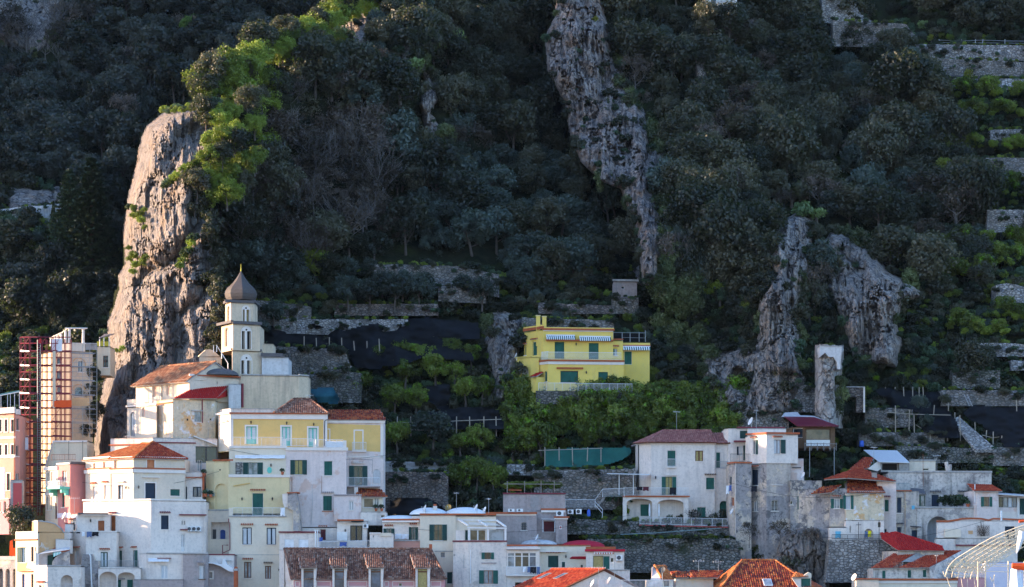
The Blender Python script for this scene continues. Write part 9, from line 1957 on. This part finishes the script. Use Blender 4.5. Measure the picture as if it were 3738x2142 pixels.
# wires and aerials over the roofs
SRC()
for x, y0, y1, Y, l in ((760, 1620, 1560, 12, 'aerial behind the weathered house'), (470, 1660, 1590, 9, 'aerial behind the orange roof'), (1130, 1500, 1440, 13, 'aerial on the brown hip roof'), (1960, 2020, 1960, 5, 'aerial over the red domed house'), (2470, 1570, 1500, 22, 'aerial on the rose hip roof'), (3190, 1700, 1630, 17, 'aerial over the red hip roofs'), (3420, 1720, 1660, 18, 'aerial on the old terrace house'), (3560, 1900, 1840, 13, 'aerial over the white courtyard wall'), (900, 1990, 1930, 3, 'aerial before the cream front house'), (640, 1830, 1770, 4, 'aerial on the parapet terrace')): antenna(x, y0, y1, Y, 'thin grey '+l, 5, 0.9, rnd.uniform(-30, 60))
for i, (a, b_) in enumerate((((830, 1640, 6), (1480, 1650, 8)), ((1500, 1930, 2), (2300, 1880, 9)), ((2660, 1760, 12), (3200, 1800, 10)), ((3000, 1960, 7), (3600, 1900, 9)), ((300, 1760, 1), (800, 1720, 5)))):
 p, q = PX(*a), PX(*b_); mb = MB(); mb.tube([p.lerp(q, t/8)-VZ*1.2*math.sin(math.pi*t/8) for t in range(9)], 0.018, 4); single('overhead_cable', mb, M('metal_dark'), 'sagging black cable '+('across the yellow building', 'from the domes to the white stair', 'across the tower house', 'over the crimson roof', 'before the orange roof house')[i], 'cable')
# ------------------------------------------------------------------ undergrowth
und = []
for (x0, x1, y0, y1, st) in ((820, 2760, 1000, 1960, 34), (2660, 3780, 1080, 2130, 34), (3260, 3780, -20, 1100, 36), (-60, 420, 680, 1500, 34)):
 y = y0
 while y < y1:
  x = x0
  while x < x1:
   jx, jy = x+rnd.uniform(-16, 16), y+rnd.uniform(-12, 12); x += st
   if anypoly(np.array([jx]), np.array([jy-12]), NOTREE)[0]: continue
   if anypoly(np.array([jx]), np.array([jy-12]), NETS)[0]:
    if rnd.random() < 0.05: und.append((rnd.choice(('lemon', 'shrub', 'olive')), at(jx, jy, -4.5), rnd.uniform(0.3, 0.6)))
    continue
   r = rnd.random(); kd = 'scrub' if r < 0.3 else 'shrub' if r < 0.72 else 'euphorbia' if r < 0.76 else 'brightshrub' if r < 0.86 else 'lemon' if r < 0.93 else 'olive'
   s = rnd.uniform(0.55, 1.05)*(0.5 if kd in ('lemon', 'olive') else 1)*(1.5 if x0 < 0 else 1)
   und.append((kd, at(jx, jy), s))
  y += st*0.8
for x0, x1, xs, tp, yb in WALLTOPS:
 for i in range(0, len(xs), 2):
  if rnd.random() < 0.6: und.append(('brightshrub' if rnd.random() < 0.6 else 'shrub', PX(xs[i], tp[i]+1, yb[i]+rnd.uniform(0.1, 1.6)), rnd.uniform(0.2, 0.5)))
  if rnd.random() < 0.34: und.append((rnd.choice(('shrub', 'scrub')), PX(xs[i], tp[i]+rnd.uniform(5, 45), yb[i]-0.8), rnd.uniform(0.2, 0.5)))
for yr in (348, 420, 545, 655, 715, 900, 960, 1010, 1160, 1215):
 x = 3360+max(0, yr-400)*0.18
 while x < 3770:
  if rnd.random() < 0.8: und.append((rnd.choice(('brightshrub', 'brightshrub', 'shrub', 'lemon')), at(x, yr+rnd.uniform(-8, 8), -3.0), rnd.uniform(0.5, 0.95)))
  x += 15
for k in range(170): x = rnd.uniform(1870, 2690); y = rnd.uniform(1475, 1625); und.append((rnd.choice(('lemon', 'lemon', 'shrub', 'brightshrub')), at(x, y, -2.8), rnd.uniform(0.4, 0.75)))
for k in range(120): x = rnd.uniform(2120, 2690); und.append(('brightshrub', PX(x, 1966+rnd.uniform(-2, 2), 15.8+rnd.uniform(0, 1)), rnd.uniform(0.25, 0.4)))
for key in ('prow', 'prow', 'p1', 'p2', 'p3', 'spire', 'fin', 'top', 'outcrop', 'slab', 'slab2', 'villa_rock', 'cave_rock', 'corner'):
 pl = ROCK_POLYS[key]
 for (xa, ya), (xb, yb_) in zip(pl, pl[1:]+pl[:1]):
  L = math.hypot(xb-xa, yb_-ya); n = max(1, int(L/26))
  for i in range(n):
   t = rnd.random(); x, y = xa+(xb-xa)*t+rnd.uniform(-16, 16), ya+(yb_-ya)*t+rnd.uniform(-12, 12)
   if rnd.random() < 0.4: und.append((rnd.choice(('scrub', 'shrub', 'scrub', 'ivy')), at(x, y, rnd.uniform(-4, -1.5)), rnd.uniform(0.45, 1.1)))
 xs = [p[0] for p in pl]; ys = [p[1] for p in pl]
 for i in range(int((max(xs)-min(xs))*(max(ys)-min(ys))/5200)):
  x, y = rnd.uniform(min(xs), max(xs)), rnd.uniform(min(ys), max(ys))
  if inpoly(np.array([x]), np.array([y]), pl)[0]: und.append((rnd.choice(('shrub', 'scrub')), at(x, y, -5.0), rnd.uniform(0.3, 0.7)))
mass('undergrowth', und, 'mixed low undergrowth and grass covering the terraced slope', 'undergrowth')
# ------------------------------------------------------------------ blue volume added to lift the dark shade
t = NT('air'); pv = t.n('VolumePrincipled'); pv.inputs['Color'].default_value = (0.42, 0.64, 1.0, 1); pv.inputs['Density'].default_value = 0.000012; pv.inputs['Anisotropy'].default_value = 0.0
t.l(pv.outputs[0], t.out.inputs['Volume'])
mb = MB(); mb.abox(-960, -960, -8, 960, 960, 330); o = mb.build('shade_lift_haze', t.m); o['kind'] = 'stuff'
